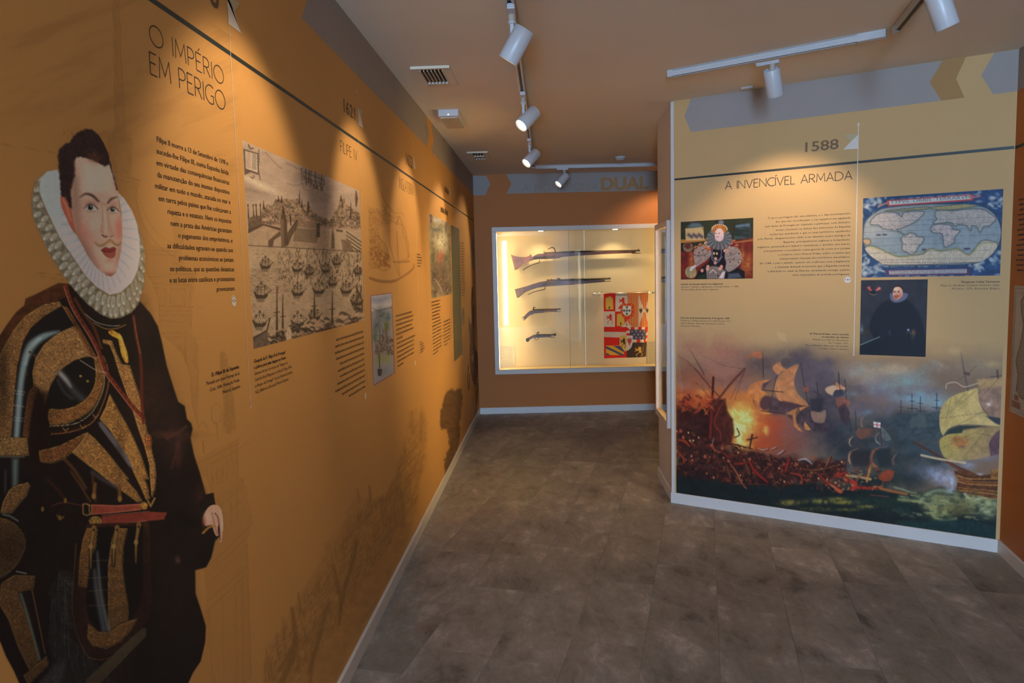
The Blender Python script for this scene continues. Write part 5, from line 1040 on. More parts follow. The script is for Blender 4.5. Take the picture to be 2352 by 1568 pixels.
for x, y, s_ in ((285, 215, 1.05), (245, 490, 1.35), (585, 245, .95), (590, 470, 1.15), (700, 280, .9), (960, 185, .85), (855, 255, .8), (790, 450, 1.15), (920, 380, .9), (1050, 450, 1.1), (1160, 275, .75), (230, 760, 1.3), (1150, 560, 1.2), (590, 760, 1.25), (750, 700, 1.1)): galleon(c, zQ, x, y, s_, sail=rr.random() < .3)
for x, y0, y1 in ((395, 400, 900), (450, 480, 900), (920, 450, 790), (750, 480, 700)): c.line(zQ((x, y1), (x, y0)), 4, INK, .9, 1, taper=[6, 4, 1.5]); c.line(zQ((x - 26, (y0 + y1) / 2), (x + 26, (y0 + y1) / 2 - 6)), 2, INK, .9)
c.poly(zQ((385, 400), (410, 405), (410, 470), (386, 465)), (120, 86, 76), .9)
c.poly(zQ((165, 900), (300, 830), (340, 900), (420, 850), (520, 900), (620, 820), (760, 850), (830, 760), (980, 760), (1090, 690), (1210, 650), (1213, 735), (165, 1012)), (92, 70, 56), .9, 4, rough=6, rs=14, tex=.6, ts=8)
for k in range(110):
    x = rr.uniform(170, 1200); y = np.interp(x, [165, 1213], [1000, 730]) - rr.uniform(5, 130); L = rr.uniform(30, 90)
    c.line(zQ((x, y), (x + L * .35, y - L * .2), (x + L * .8, y + L * .1)), rr.uniform(2, 6), rr.choice([(176, 140, 110), (60, 46, 38), (196, 160, 126), (48, 38, 32)]), .75, 1.4, sm=3)
c.poly(zQ((165, 880), (300, 820), (318, 960), (168, 1008)), (104, 86, 72), .9, 1, tex=.2); c.line(zQ((165, 900), (300, 822), (330, 700)), 3, INK, .9)
c.poly(zQ((480, 880), (495, 790), (520, 790), (535, 860), (520, 915), (490, 915)), (198, 168, 138), .9, 1, sm=2)
for a, b in (((1120, 560), (1195, 400)), ((1200, 640), (1150, 420)), ((1130, 620), (1150, 400))): c.line(zQ(a, ((a[0] + b[0]) / 2 + 24, (a[1] + b[1]) / 2), b), 3, INK, .85, 1, sm=4)
for k in range(900):
    x = rr.uniform(140, 1200); y = rr.uniform(60, 1000)
    if y > 1000 - (x - 165) * .26: continue
    L = rr.uniform(8, 26); c.line(zQ((x, y), (x + L, y + rr.uniform(-3, 2))), .9, rr.choice([INK, (104, 82, 64)]), rr.uniform(.15, .45), .5)
for k in range(260):
    x = rr.uniform(450, 1190); y = rr.uniform(60, 420); L = rr.uniform(14, 34); c.line(zQ((x, y), (x + rr.uniform(2, 8), y - L)), 1.2, INK, .7, .5)
c.grain(.09, 1.4, 5)
o = c.build('harbour_engraving', gain=(1.25, 1.45, 1.5), off=0.0004); tag(o, 'large brown print of a fleet before a hill town, beside the portrait', 'picture')

# ---- coloured town print
zR = zm(760, 480, 3.564)
c = canvas_px(LEFT, 0, 0, 0, 0, .8, quad=[(850.3, 679), (900.6, 670), (907, 858), (856.6, 887)], dpy=1.1); c.cut = False
c.C[:] = c3((150, 138, 126)); c.A[:] = 1
c.poly(zR((320, 700), (505, 680), (505, 790), (430, 812), (325, 840)), (186, 168, 150), 1, 2, tex=.1); c.poly(zR((330, 735), (500, 705), (500, 730), (400, 770), (330, 760)), (120, 124, 136), .7, 6)
for x, y, rx, ry, col in ((410, 860, 16, 14, (70, 84, 76)), (380, 950, 14, 14, (72, 80, 80)), (455, 960, 11, 20, (96, 96, 48)), (360, 1040, 8, 16, (62, 90, 60)), (430, 1100, 20, 24, (120, 104, 84)), (470, 880, 8, 10, (80, 96, 100)), (390, 1230, 14, 14, (140, 130, 66)), (450, 1230, 16, 10, (150, 138, 80)), (430, 1330, 22, 10, (128, 124, 116))): p = zR((x, y))[0]; c.blob(p[0], p[1], rx * .7, ry, col, .85, tex=.6, ts=5)
town(c, zR, (355, 980, 505, 1190), 90, ([355, 430, 505], [1090, 990, 1060]), .9, (60, 48, 40), (176, 140, 104))
for x in (400, 425, 455): c.line(zR((x, 990), (x, 1090)), 1.5, (60, 50, 44), .8)
c.line(zR((395, 1190), (400, 1320)), 2, (60, 50, 44), .9); c.poly(zR((380, 1310), (420, 1310), (412, 1365), (386, 1365)), (50, 42, 40), .9)
c.line(zR((340, 810), (370, 830), (500, 805)), 1.5, (70, 66, 60), .8)
t_ = zR((324, 708), (500, 686), (522, 1342), (346, 1444)); c.line(t_ + [t_[0]], 2.2, (150, 62, 50), .85)
c.grain(.06, 1.5, 6)
o = c.build('town_print', gain=(1.15, 1.5, 2.1), off=0.0004); tag(o, 'narrow coloured print of a walled town under green hills, red border', 'picture')
# ---- fort sketch printed on the wall
c = canvas_px(LEFT, 0, 0, 0, 0, .9, quad=[(842, 405), (952, 405), (952, 660), (842, 660)], dpy=1.2)
SK = (120, 72, 34); sk = lambda pts, w=1.2, a=.75, s=3: c.line(zR(*pts), w, SK, a, .6, sm=s)
c.poly(zR((305, -20), (440, 20), (520, 60), (480, 120), (400, 150), (385, 200), (440, 280), (490, 400), (490, 470), (315, 480), (315, 200)), SK, .22, 3, tex=.5, ts=6)
for k in range(360):
    x = rr.uniform(310, 490); y = rr.uniform(0, 480)
    if x > 385 + max(0, (y - 200) * .4) and y > 120: continue
    c.line(zR((x, y), (x + rr.uniform(-8, 12), y + rr.uniform(-10, 10))), 1.1, SK, rr.uniform(.4, .8), .5)
town(c, zR, (315, 230, 470, 470), 60, ([315, 470], [230, 380]), .9, SK, (186, 118, 52))
for pts in (((315, 490), (380, 480), (430, 505), (490, 480)), ((385, 190), (400, 240), (450, 300), (490, 420)), ((480, 90), (540, 120), (600, 150), (640, 380), (560, 425)), ((480, 90), (485, 300), (560, 550)), ((540, 180), (550, 400), (565, 550)), ((610, 230), (635, 400)), ((560, 60), (540, 110)), ((555, 440), (640, 420)), ((540, 130), (560, 60), (580, 120), (600, 240))): sk(pts)
c.line(zR((320, 565), (400, 590), (510, 590), (600, 545), (670, 490), (680, 450)), 5, SK, .7, 1.5, sm=4, taper=[6, 7, 5, 4, 2]); c.line(zR((510, 430), (560, 435), (640, 430)), 3, SK, .6, 1.2, sm=3)
for pts in (((415, -95), (440, -60), (475, -85)), ((475, -85), (520, -20), (575, -20), (600, 60)), ((440, -60), (500, 20), (550, 60)), ((410, -200), (440, -120), (520, 0)), ((710, 40), (740, 50))): sk([(x, y + 50 if y < 60 else y) for x, y in pts], 1.1, .6)
fs = c.build('fort_drawing', gain=(1.2, 1.5, 1.9), off=0.0003); tag(fs, 'brown line drawing of a fort on a rocky shore, above the town print', 'picture')
# ---- battle print and green panel near the far end
zS, zT = zm(940, 340, 5.228), zm(940, 620, 4.611)
c = canvas_px(LEFT, 0, 0, 0, 0, .7, quad=[(985, 491), (1034, 513), (1036.5, 675.5), (989.5, 685.5)], dpy=1.2); c.cut = False
c.C[:] = c3((150, 128, 92)); c.A[:] = 1; c.C *= (1 + .5 * (fbm(c.X / 5, c.Y / 9, 4, 3) - .5))[..., None]
for x, y, rx, ry, col in ((340, 860, 14, 6, (196, 176, 160)), (260, 860, 3, 16, (96, 50, 46)), (440, 960, 3, 14, (70, 50, 44)), (370, 1130, 12, 14, (206, 184, 140)), (320, 980, 12, 5, (80, 86, 80)), (290, 1300, 6, 26, (92, 84, 50)), (380, 1320, 9, 14, (176, 76, 54)), (440, 1330, 7, 14, (80, 76, 50)), (330, 1450, 14, 22, (104, 78, 58)), (420, 1500, 10, 20, (88, 66, 48)), (300, 1560, 6, 20, (60, 50, 40))): p = zS((x, y))[0]; c.blob(p[0], p[1], rx, ry, col, .9, tex=.5, ts=3)
for x, y, rx, ry, col in ((330, 120, 16, 20, (92, 62, 48)), (400, 200, 12, 16, (70, 48, 40)), (270, 240, 8, 10, (80, 60, 48))): p = zT((x, y))[0]; c.blob(p[0], p[1], rx, ry, col, .8, tex=.6, ts=3)
c.line(zT((265, 90), (320, 160), (350, 240)), 1.6, (196, 160, 120), .8, sm=3)
for k in range(170):
    x = rr.uniform(986, 1035); y = rr.uniform(500, 684); c.line([(x, y), (x + rr.uniform(-2, 3), y + rr.uniform(-5, 5))], rr.uniform(.6, 1.6), rr.choice([(60, 46, 34), (190, 160, 116), (90, 70, 40), (150, 70, 50)]), .7, .5)
o = c.build('battle_print', gain=(1.15, 1.5, 2.1), off=0.0004); tag(o, 'small coloured battle print beside the green printed panel', 'picture')
MG = plain('olive_green_print', (0.085, 0.085, 0.033), 0.55, var=.12, scale=5)
decal('green_panel', LEFT, [(zS((500, 920), (600, 970)) + zT((563, 890), (475, 972)), 0, 0)], [MG], 'tall dark green printed panel at the far end of the left wall', 'panel')
decal('framed_print', LEFT, [(zS((750, 1045), (778, 1060), (785, 1465), (755, 1450)), 0, 0), (zS((754, 1090), (774, 1100), (780, 1300), (758, 1290)), 1, 1)], [M['paint_grey'], plain('print_picture_blue', (.12, .13, .16), .5)], 'tiny grey print close to the far left corner', 'picture')
decal('oval_portrait', LEFT, [([(1063.8 + 3 * math.cos(t * .45), 727 + 22 * math.sin(t * .45)) for t in range(14)], 0, 0)], [plain('sepia_oval', (.17, .08, .05), .5, var=.3, scale=40)], 'little dark oval print right of the green panel', 'picture')
c = canvas_px(LEFT, 0, 0, 0, 0, .6, quad=[(1000, 655), (1099.5, 655), (1099.5, 960), (1000, 1100)], dpy=1.2)
c.poly(zT((665, 180), (680, 260), (672, 340), (690, 400), (690, 700), (700, 830), (722, 880), (730, 1000), (712, 1200), (690, 1215), (650, 1100), (640, 900), (640, 750), (630, 640), (632, 500), (645, 560), (660, 560), (655, 400), (655, 300)), (84, 46, 28), .95, 1.2, sm=2, tex=.5, ts=4); c.line(zT((665, 180), (668, 330)), 2.4, (36, 24, 20), .9); c.line(zT((672, 400), (676, 600)), 3, (40, 30, 24), .9)
for pts in (((628, 1010), (620, 1150), (628, 1275)), ((640, 1100), (640, 1250)), ((735, 950), (728, 1200), (742, 1385)), ((700, 1200), (712, 1380), (702, 1530)), ((722, 1200), (716, 1400))): c.line(zT(*pts), 1.8, (44, 28, 20), .9, .7, sm=3)
c.ell(*zT((672, 930))[0], 2.6, 8, (150, 100, 60), .8)
o1 = c.build('horseman_print', gain=(1.3, 1.6, 1.9), off=0.0005); tag(o1, 'printed brown horseman squeezed against the far corner', 'picture')
c = canvas_px(LEFT, 0, 0, 0, 0, .9, quad=[(1005, 880), (1066, 880), (1066, 1100), (1005, 1100)], dpy=1.4, zlo=(1020, 1100))
c.poly(zH((1025, 35), (1045, 25), (1060, 40), (1075, 28), (1092, 28), (1100, 90), (1088, 180), (1085, 300), (1055, 400), (1010, 480), (1004, 400), (1030, 340), (1018, 240), (985, 245), (980, 170), (1000, 80)), (72, 48, 30), .85, 2, sm=0, rough=3, rs=8, tex=.5, ts=6)
o1 = c.build('figure_silhouette', gain=(1.3, 1.6, 1.9), off=0.0005); tag(o1, 'dark brown printed silhouette standing near the far skirting corner', 'picture')

# ---- bands, rule, time lines and lettering of the left wall
def flat(name, W, polys_uz, mat, label=None, cat=None, off=0.0003, kind=None):
    bm = bmesh.new()
    for p in polys_uz: bm.faces.new([bm.verts.new((u, z, 0)) for u, z in p])
    bmesh.ops.recalc_face_normals(bm, faces=bm.faces)
    for f in bm.faces:
        if f.normal.z < 0: f.normal_flip()
    o = meshobj(name, bm, mat, None, W.mat(off)); return tag(o, label, cat, None, kind)
ZB, ZR = 2.487, 2.195; BZ = (ZB + H) / 2
def band(W, u0, u1, a=0.0, b=0.0):   # a / b: chevron depth at each end (+ points outwards)
    p = [(u0, ZB), (u1, ZB)]
    if b: p.append((u1 + b, BZ))
    p += [(u1, H - .001), (u0, H - .001)]
    if a: p.append((u0 - a, BZ))
    return p
uc = LEFT.uz(985, 305)[0]; uk = LEFT.uz(680, 8)[0]
flat('grey_band', LEFT, [band(LEFT, -2.4, uk - .16, 0, .0)], M['paint_grey'], 'grey painted band under the ceiling, left wall, part beside the camera', 'wall band')
flat('grey_band', LEFT, [band(LEFT, uk + .05, uc - .10, -.09, .09)], M['paint_grey'], 'long grey painted band under the ceiling above the harbour engraving', 'wall band')
flat('grey_band', LEFT, [band(LEFT, uc + .12, 8.26, -.09, 0)], M['paint_grey'], 'grey painted band under the ceiling, far part of the left wall', 'wall band')
flat('dark_rule', LEFT, [[(-2.4, ZR - .006), (8.26, ZR - .006), (8.26, ZR + .006), (-2.4, ZR + .006)]], M['rule'], 'thin dark horizontal line running along the left wall', 'line', off=.0007)
def timeline(name, W, top, bot, label, wd=0.0022, arrow=True):
    u0, z1 = W.uz(*top); u1, z0 = W.uz(*bot); u = (u0 + u1) / 2; P = [[(u - wd / 2, z0), (u + wd / 2, z0), (u + wd / 2, z1), (u - wd / 2, z1)]]
    P.append([(u + .0045 * math.cos(t * .785), z0 + .0045 * math.sin(t * .785)) for t in range(8)])
    if arrow: P.append([(u - .008, z1), (u + .008, z1), (u, z1 + .02)])
    return flat(name, W, P, M['ink_white'], label, 'line', off=.0009), u
_, ut = timeline('time_line', LEFT, (525, -30), (571, 936), 'thin white vertical line between the portrait and the harbour engraving')
_, ut2 = timeline('time_line', LEFT, (821, 215), (845, 893), 'thin white vertical line right of the harbour engraving')
timeline('time_line', LEFT, (948, 330), (966, 812), 'short faint white vertical line left of the battle print')
timeline('time_line', LEFT, (1031, 425), (1042, 700), 'faint white vertical line crossing the green panel', wd=.003)
timeline('time_line', LEFT, (1080.5, 468), (1082, 486), 'tiny white mark near the far end of the dark rule', wd=.01, arrow=False)
z1_ = zm(0, 0, 3.92); z4_ = zm(760, 180, 4.614)
decal('pennant', LEFT, [(z1_((2040, -60), (2055, 215), (2172, 302), (2110, 110), (2040, -10)), 0, 1), (z1_((2075, -30), (2155, 30), (2110, 110), (2060, 0)), 1, 2)], [M['ink_white'], M['ink_cream']], 'white pennant on the time line cut by the top edge', 'pennant', off=.0009)
decal('pennant', LEFT, [(z4_((283, 300), (293, 495), (342, 528), (315, 400)), 0, 1), (z4_((290, 310), (335, 345), (315, 400)), 1, 2)], [M['ink_white'], M['ink_cream']], 'white pennant beside the date 1621', 'pennant', off=.0009)
decal('pennant', LEFT, [(z4_((868, 820), (880, 950), (897, 962), (885, 880)), 0, 1)], [M['ink_white'], M['ink_cream']], 'small white pennant beside the third date on the left wall', 'pennant', off=.0009)
decal('pennant', LEFT, [(zS((478, 455), (484, 560), (495, 575), (488, 500)), 0, 1)], [M['ink_white'], M['ink_cream']], 'tiny white pennant beside the farthest legible date', 'pennant', off=.0009)
heading('year_heading', LEFT, '1621', (789.5, 255.5), (816, 277), 225, 'bold olive date 1621 on the left wall above the dark rule', M['ink_brown'], kind='font', bold=.012, cat='date')
u1s = LEFT.uz(789.5, 255.5)[0]; w21 = LEFT.uz(816, 277)[0] - u1s
ub_, zb_ = LEFT.uz(503, 24); bm = bmesh.new(); add_text(bm, '1598', ub_ - w21 * 1.12, ub_, zb_, .0815, .012, 6); o = meshobj('year_heading', bm, M['ink_brown'], None, LEFT.mat(.0008)); tag(o, 'bold olive date at the top left, cut off by the photograph edge', 'date')
heading('year_heading', LEFT, '1622', (932.5, 375), (947.5, 389), 347, 'faint olive date, third along the left wall', M['ink_brown'], kind='font', bold=.012, cat='date')
heading('title_text', LEFT, 'O IMPÉRIO', (344, 99.5), (514, 196), 54, 'thin black title line O IMPÉRIO at the top left', M['ink'], w=.062, gap=.17)
heading('title_text', LEFT, 'EM PERIGO', (345.5, 172), (517.5, 253), 123, 'thin black title line EM PERIGO under the first title line', M['ink'], w=.062, gap=.15)
heading('title_text', LEFT, 'FILIPE IV', (782.5, 347.5), (820, 369.5), 323, 'thin black title FILIPE IV under the dark rule', M['ink'], w=.06, gap=.2)
heading('title_text', LEFT, 'INGLATERRA', (918, 438), (949.5, 445), 412, 'thin black title INGLATERRA above the fort drawing', M['ink_brown'], w=.06, gap=.2)
bm = bmesh.new(); ua, za = LEFT.uz(1021, 440); ub2, _z = LEFT.uz(1030, 440); marks(bm, '~', ua, ub2, za, .055); tag(meshobj('year_heading', bm, M['ink_brown'], None, LEFT.mat(.0008)), 'farthest faint olive date on the left wall', 'date')
bm = bmesh.new(); ua, za = LEFT.uz(1012, 486); ub2, _z = LEFT.uz(1029, 489); marks(bm, '~', ua, ub2, za, .05); tag(meshobj('title_text', bm, M['ink_brown'], None, LEFT.mat(.0008)), 'faint small title above the battle print', 'heading')
paragraph('text_block', LEFT, ['Filipe II morre a 13 de Setembro de 1598 e', 'sucede-lhe Filipe III, numa Espanha falida', 'em virtude das consequências financeiras', 'da manutenção do seu imenso dispositivo', 'militar em todo o mundo, atacada no mar e', 'em terra pelos países que lhe cobiçavam a', 'riqueza e o estatuto. Nem os impostos', 'nem a prata das Américas garantiam', 'o pagamento dos empréstimos, e', 'as dificuldades agravam-se quando aos', 'problemas económicos se juntam', 'os políticos, que as questões dinásticas', 'e as lutas entre católicos e protestantes', 'provocavam.'],
          (360, 359.5, 359, 361, 356, 364, 385, 392, 409, 384, 411, 390, 389.5, 497.5), (524.5, 380), (538.8, 666.5), 0.0122, 'black paragraph of fourteen lines right of the portrait head', M['ink'], weight=.006, res=2)
paragraph('caption_text', LEFT, ['D. Filipe III de Espanha', 'Pintado por Juan Pantoja de la', 'Cruz, 1606, Museu do Prado,', 'Madrid, Espanha'], (485.7, 474, 482, 511.6), (548.5, 845), (551.5, 889.5), .0092, 'four-line black caption beside the portrait sleeve', M['ink'], bold=(0,), cat='caption')
paragraph('caption_text', LEFT, ['Chegada de D. Filipe II de Portugal', 'a Lisboa para uma viagem no Reino', 'Gravura de Jan Schorkens em "Viagem da', 'Catholica Real Magestade del Rey D. Filipe II N.S.', 'ao Reyno de Portugal" de João Baptista Lavanha,', '1622, Biblioteca Nacional, Madrid, Espanha'], (654.5, 657, 660, 671, 671.6, 662.4), (582, 833.5), (586.5, 904), .0098, 'six-line black caption under the harbour engraving', M['ink'], align='left', bold=(0, 1), cat='caption', res=1)
tl = '~'
paragraph('text_block', LEFT, [tl] * 11, (771.5, 770, 769, 772, 780.5, 776, 780.5, 774.7, 770, 785, 801), (834.5, 763), (839, 888.5), .0105, 'small dark paragraph under the right end of the harbour engraving', M['ink'], res=1)
paragraph('text_block', LEFT, [tl] * 12, (946, 949, 949, 947, 949, 925, 953, 951, 951, 951, 951, 927), (908.5, 728), (913, 843), .0105, 'small dark paragraph right of the town print', M['ink_brown'], align='left')
paragraph('caption_text', LEFT, [tl] * 5, (966, 969, 969, 968, 966), (957, 585), (958, 612), .010, 'tiny caption right of the fort drawing', M['ink_brown'], align='left', cat='caption')
paragraph('caption_text', LEFT, [tl] * 5, (968, 973, 974, 975, 973), (963.5, 788), (965.5, 811), .010, 'tiny caption low between the paragraph and the battle print text', M['ink_brown'], align='left', cat='caption')
paragraph('text_block', LEFT, [tl] * 16, (1012, 1010, 1012, 1011, 1009, 1011, 1012, 1013, 1013, 1014, 1012, 1014, 1013, 1014, 1014, 1007), (990.5, 696), (995, 815), .012, 'narrow dark paragraph under the battle print, left column', M['ink_brown'], align='left')
paragraph('text_block', LEFT, [tl] * 8, (1034, 1035, 1034, 1035, 1034, 1035, 1034, 1029), (1018.5, 741), (1019.5, 795), .012, 'narrow dark paragraph under the battle print, right column', M['ink_brown'], align='left')
paragraph('text_block', LEFT, [tl] * 20, (1066, 1065, 1067, 1066, 1067, 1066, 1067, 1066, 1067, 1066, 1067, 1066, 1067, 1067, 1068, 1069, 1068, 1069, 1068, 1066), (1057, 558), (1060, 680), .014, 'narrow column of small print right of the green panel', M['ink_brown'], align='left')
def sticker(W, ctr, r, txt, label, parent=None):
    u, z = W.uz(*ctr); t = empty('audio_guide_sticker', tuple(W.pt(u, z)), label, 'sticker')
    bm = bmesh.new(); bm.faces.new([bm.verts.new((u + r * math.cos(a * .2618), z + r * math.sin(a * .2618), 0)) for a in range(24)]); meshobj('disc', bm, M['ink_white'], t, W.mat(.0009))
    bm = bmesh.new(); add_text(bm, txt, u - r * .22, u + r * .22, z - r * .3, r * .6, .01)
    for s in (-1, 1): bm.faces.new([bm.verts.new(p) for p in ((u + s * r * .85, z, 0), (u + s * r * .55, z + r * .22, 0), (u + s * r * .55, z - r * .22, 0))][::s])
    meshobj('number', bm, M['ink'], t, W.mat(.0011))
    bm = bmesh.new(); n = 16; ri_, ro_ = r * .80, r * .86
    for q in range(n):
        a0, a1 = math.pi * (.12 + .76 * q / n), math.pi * (.12 + .76 * (q + 1) / n); bm.faces.new([bm.verts.new((u + a_ * math.cos(b_), z + a_ * math.sin(b_), 0)) for a_, b_ in ((ri_, a0), (ro_, a0), (ro_, a1), (ri_, a1))])
    bmesh.ops.remove_doubles(bm, verts=bm.verts, dist=1e-5); meshobj('headband', bm, M['ink'], t, W.mat(.0011))
sticker(LEFT, (536.6, 690.5), .0150, '5', 'round white sticker with number 5 below the long paragraph')
bm = bmesh.new(); u, z = LEFT.uz(839, 909.5); bm.faces.new([bm.verts.new((u + .014 * math.cos(a * .393), z + .016 * math.sin(a * .393), 0)) for a in range(16)]); tag(meshobj('audio_guide_sticker', bm, M['ink_white'], None, LEFT.mat(.0009)), 'narrow white sticker below the end of the second white line', 'sticker')
bm = bmesh.new(); u, z = LEFT.uz(953.7, 833); bm.faces.new([bm.verts.new((u + .014 * math.cos(a * .393), z + .016 * math.sin(a * .393), 0)) for a in range(16)]); tag(meshobj('audio_guide_sticker', bm, M['ink_white'], None, LEFT.mat(.0009)), 'tiny white sticker under the paragraph right of the town print', 'sticker')
# end wall band and lettering
zU = zm(1060, 340, 4.704)
flat('grey_band', END, [[END.uz(*p) for p in zU((112, 302), (266, 301), (312, 385), (258, 508), (112, 512))]], M['paint_grey'], 'short grey arrow-ended band at the left of the far wall', 'wall band')
uA, uB, uC_ = END.uz(*zU((490, 297))[0])[0], END.uz(*zU((537, 385))[0])[0], END.uz(*zU((485, 505))[0])[0]; uA = (uA + uC_) / 2
flat('grey_band', END, [[(uA, ZB), (2.9, ZB), (2.9, H - .001), (uA, H - .001), (uB, BZ)]], M['paint_grey'], 'grey band with the DUAL lettering on the far wall', 'wall band')
M['ink_tan'] = plain('tan_print_ink', (0.30, 0.215, 0.15), 0.6, var=.03); M['ink_gold'] = plain('gold_print_ink', (0.40, 0.22, 0.075), 0.6, var=.03)
heading('title_text', END, 'A MONARQUIA', zU((668, 470))[0], zU((1470, 447))[0], zU((668, 395))[0][1], 'thin tan lettering A MONARQUIA on the far grey band', M['ink_tan'], w=.07, gap=.26)
heading('title_text', END, 'DUAL', zU((1505, 452))[0], zU((2022, 438))[0], zU((1505, 318))[0][1], 'bold gold lettering DUAL on the far grey band', M['ink_gold'], kind='font', bold=.045)

# ================================================================== the angled panel
zV, zW, zX, zY, zZ, zN, zO = zm(1540, 740, 3.4075), zm(1920, 740, 2.9025), zm(1960, 420, 6.5333), zm(1550, 480, 5.6), zm(1960, 620, 6.5333), zm(1540, 220, 2.8966), zm(1720, 470, 4.4808)
c = canvas_px(PAN, 0, 0, 0, 0, 1.55, quad=[(1553, 740), (2299, 740), (2294, 1240), (1553, 1132)], dpy=1.75, zlo=(1700, 1152.5))
X, Y = c.X, c.Y; hz = np.clip((Y - 775 - 26 * (fbm(X / 60, Y / 30, 3, 9) - .5)) / 85, 0, 1); c.A[:] = hz * hz * (3 - 2 * hz); c.C[:] = c3((120, 98, 80))
A0 = c.A.copy()
def bb(f, rows, tex=.45, ts=22):
    k = math.hypot(f((1, 0))[0][0] - f((0, 0))[0][0], 0)
    for x, y, rx, ry, col, a_ in rows: p = f((x, y))[0]; c.blob(p[0], p[1], rx * k, ry * k, col, a_, tex=tex, ts=ts)
bb(zV, [(150, 200, 240, 120, (150, 112, 88), .8), (450, 260, 200, 150, (152, 104, 84), .8), (480, 420, 170, 100, (148, 92, 70), .8), (720, 330, 170, 100, (84, 70, 66), .8), (1000, 300, 190, 130, (76, 70, 76), .85), (1150, 450, 190, 130, (78, 72, 82), .85), (1260, 640, 200, 160, (58, 56, 68), .9),
        (100, 520, 130, 100, (178, 86, 40), .85), (290, 580, 130, 90, (196, 108, 52), .85), (600, 580, 190, 120, (196, 110, 52), .9), (650, 850, 200, 150, (180, 68, 30), .95), (820, 840, 170, 150, (156, 70, 46), .9), (1010, 860, 150, 120, (136, 84, 76), .8), (900, 980, 160, 80, (122, 66, 54), .8), (1200, 820, 170, 150, (62, 54, 62), .85), (1330, 960, 140, 150, (34, 44, 54), .9), (760, 1110, 260, 70, (120, 50, 32), .8)])
bb(zW, [(150, 330, 160, 70, (146, 136, 120), .8), (380, 320, 150, 50, (172, 156, 126), .85), (330, 460, 160, 90, (112, 102, 110), .85), (200, 580, 160, 80, (104, 92, 98), .8), (470, 395, 150, 50, (122, 148, 146), .8), (560, 500, 190, 60, (120, 148, 160), .9), (680, 540, 110, 50, (128, 160, 170), .85), (400, 660, 190, 80, (56, 68, 74), .85), (600, 700, 200, 90, (52, 66, 70), .9), (440, 860, 300, 150, (38, 50, 54), .95), (640, 860, 150, 80, (58, 72, 82), .7), (180, 800, 220, 160, (46, 48, 54), .8), (500, 1000, 160, 80, (52, 60, 68), .8), (250, 1080, 320, 110, (26, 38, 36), .9), (950, 300, 220, 80, (150, 136, 110), .5)])
# sea
c.poly(zV((40, 1130), (350, 1170), (700, 1230), (860, 1260), (1100, 1250), (1363, 1300)) + zW((400, 1130), (520, 1150), (700, 1100), (1100, 1160), (1110, 1480), (0, 1300)) + zV((0, 1420), (0, 1130)), (18, 26, 26), .97, 6, tex=.4, ts=16)
bb(zW, [(300, 1190, 260, 50, (30, 46, 36), .8), (700, 1175, 160, 46, (118, 122, 80), .85), (900, 1190, 190, 60, (128, 128, 84), .9), (1030, 1235, 90, 60, (156, 164, 120), .85), (700, 1265, 90, 45, (148, 152, 92), .85), (820, 1250, 100, 40, (116, 104, 60), .7), (640, 1230, 60, 20, (170, 160, 96), .6)], ts=12, tex=.7)
for pts, w, col in ((((420, 1180), (520, 1190), (580, 1200), (630, 1230), (650, 1290), (720, 1320), (800, 1310)), 6, (150, 148, 100)), (((930, 1150), (1000, 1170), (1100, 1180)), 5, (150, 130, 70)), (((380, 1250), (450, 1270), (520, 1300)), 5, (50, 62, 46)), (((560, 1200), (600, 1150), (680, 1120), (760, 1130)), 8, (128, 140, 108)), (((860, 1140), (900, 1180), (1000, 1170)), 6, (176, 176, 136))): c.line(zW(*pts), w, col, .8, 3, sm=4)
bb(zV, [(930, 1410, 90, 22, (116, 106, 48), .8), (1180, 1400, 120, 20, (120, 112, 52), .8), (1300, 1380, 70, 14, (112, 104, 46), .8), (1150, 1460, 120, 18, (84, 82, 40), .7)], tex=1.2, ts=7)
c.poly(zW((640, 1325), (760, 1315), (900, 1318), (1000, 1340), (1110, 1370), (1110, 1480), (300, 1400), (420, 1320)), (22, 46, 44), .9, 4, tex=.3)
c.lock = A0
bb(zW, [(70, 1200, 80, 14, (126, 112, 48), .85), (200, 1228, 60, 12, (116, 104, 50), .8), (80, 1248, 90, 12, (90, 84, 38), .7), (420, 1250, 120, 30, (36, 54, 44), .6)], tex=1.2, ts=7)
# fire and glow
bb(zV, [(200, 620, 260, 160, (170, 74, 34), .75), (120, 700, 160, 120, (150, 52, 26), .6), (560, 640, 170, 130, (206, 122, 54), .7), (680, 800, 130, 110, (196, 78, 32), .8), (300, 470, 170, 90, (176, 104, 66), .6), (700, 960, 200, 60, (176, 74, 34), .7)], tex=.5, ts=16)
bb(zV, [(545, 770, 150, 120, (216, 150, 60), .9), (560, 800, 100, 110, (226, 206, 110), .95), (590, 700, 80, 60, (216, 150, 66), .8), (520, 860, 60, 90, (206, 130, 50), .8), (560, 940, 90, 50, (190, 120, 44), .8), (750, 845, 24, 34, (228, 180, 84), .9), (250, 540, 60, 50, (216, 140, 66), .7), (420, 650, 40, 40, (206, 140, 60), .7)], ts=9, tex=.6)
rr = random.Random(21)
c.poly(zV((450, 690), (490, 660), (520, 690), (560, 640), (580, 690), (620, 680), (615, 730), (655, 760), (620, 800), (640, 850), (590, 850), (600, 920), (640, 970), (600, 1010), (540, 1000), (490, 950), (510, 890), (480, 850), (470, 780)), (224, 176, 84), .8, 8, rough=9, rs=9); c.poly(zV((460, 720), (500, 690), (530, 720), (570, 690), (590, 740), (630, 760), (600, 800), (600, 850), (550, 850), (560, 920), (580, 960), (520, 950), (500, 860), (470, 800)), (234, 224, 140), .9, 4, rough=7, rs=7, tex=.2, ts=5)
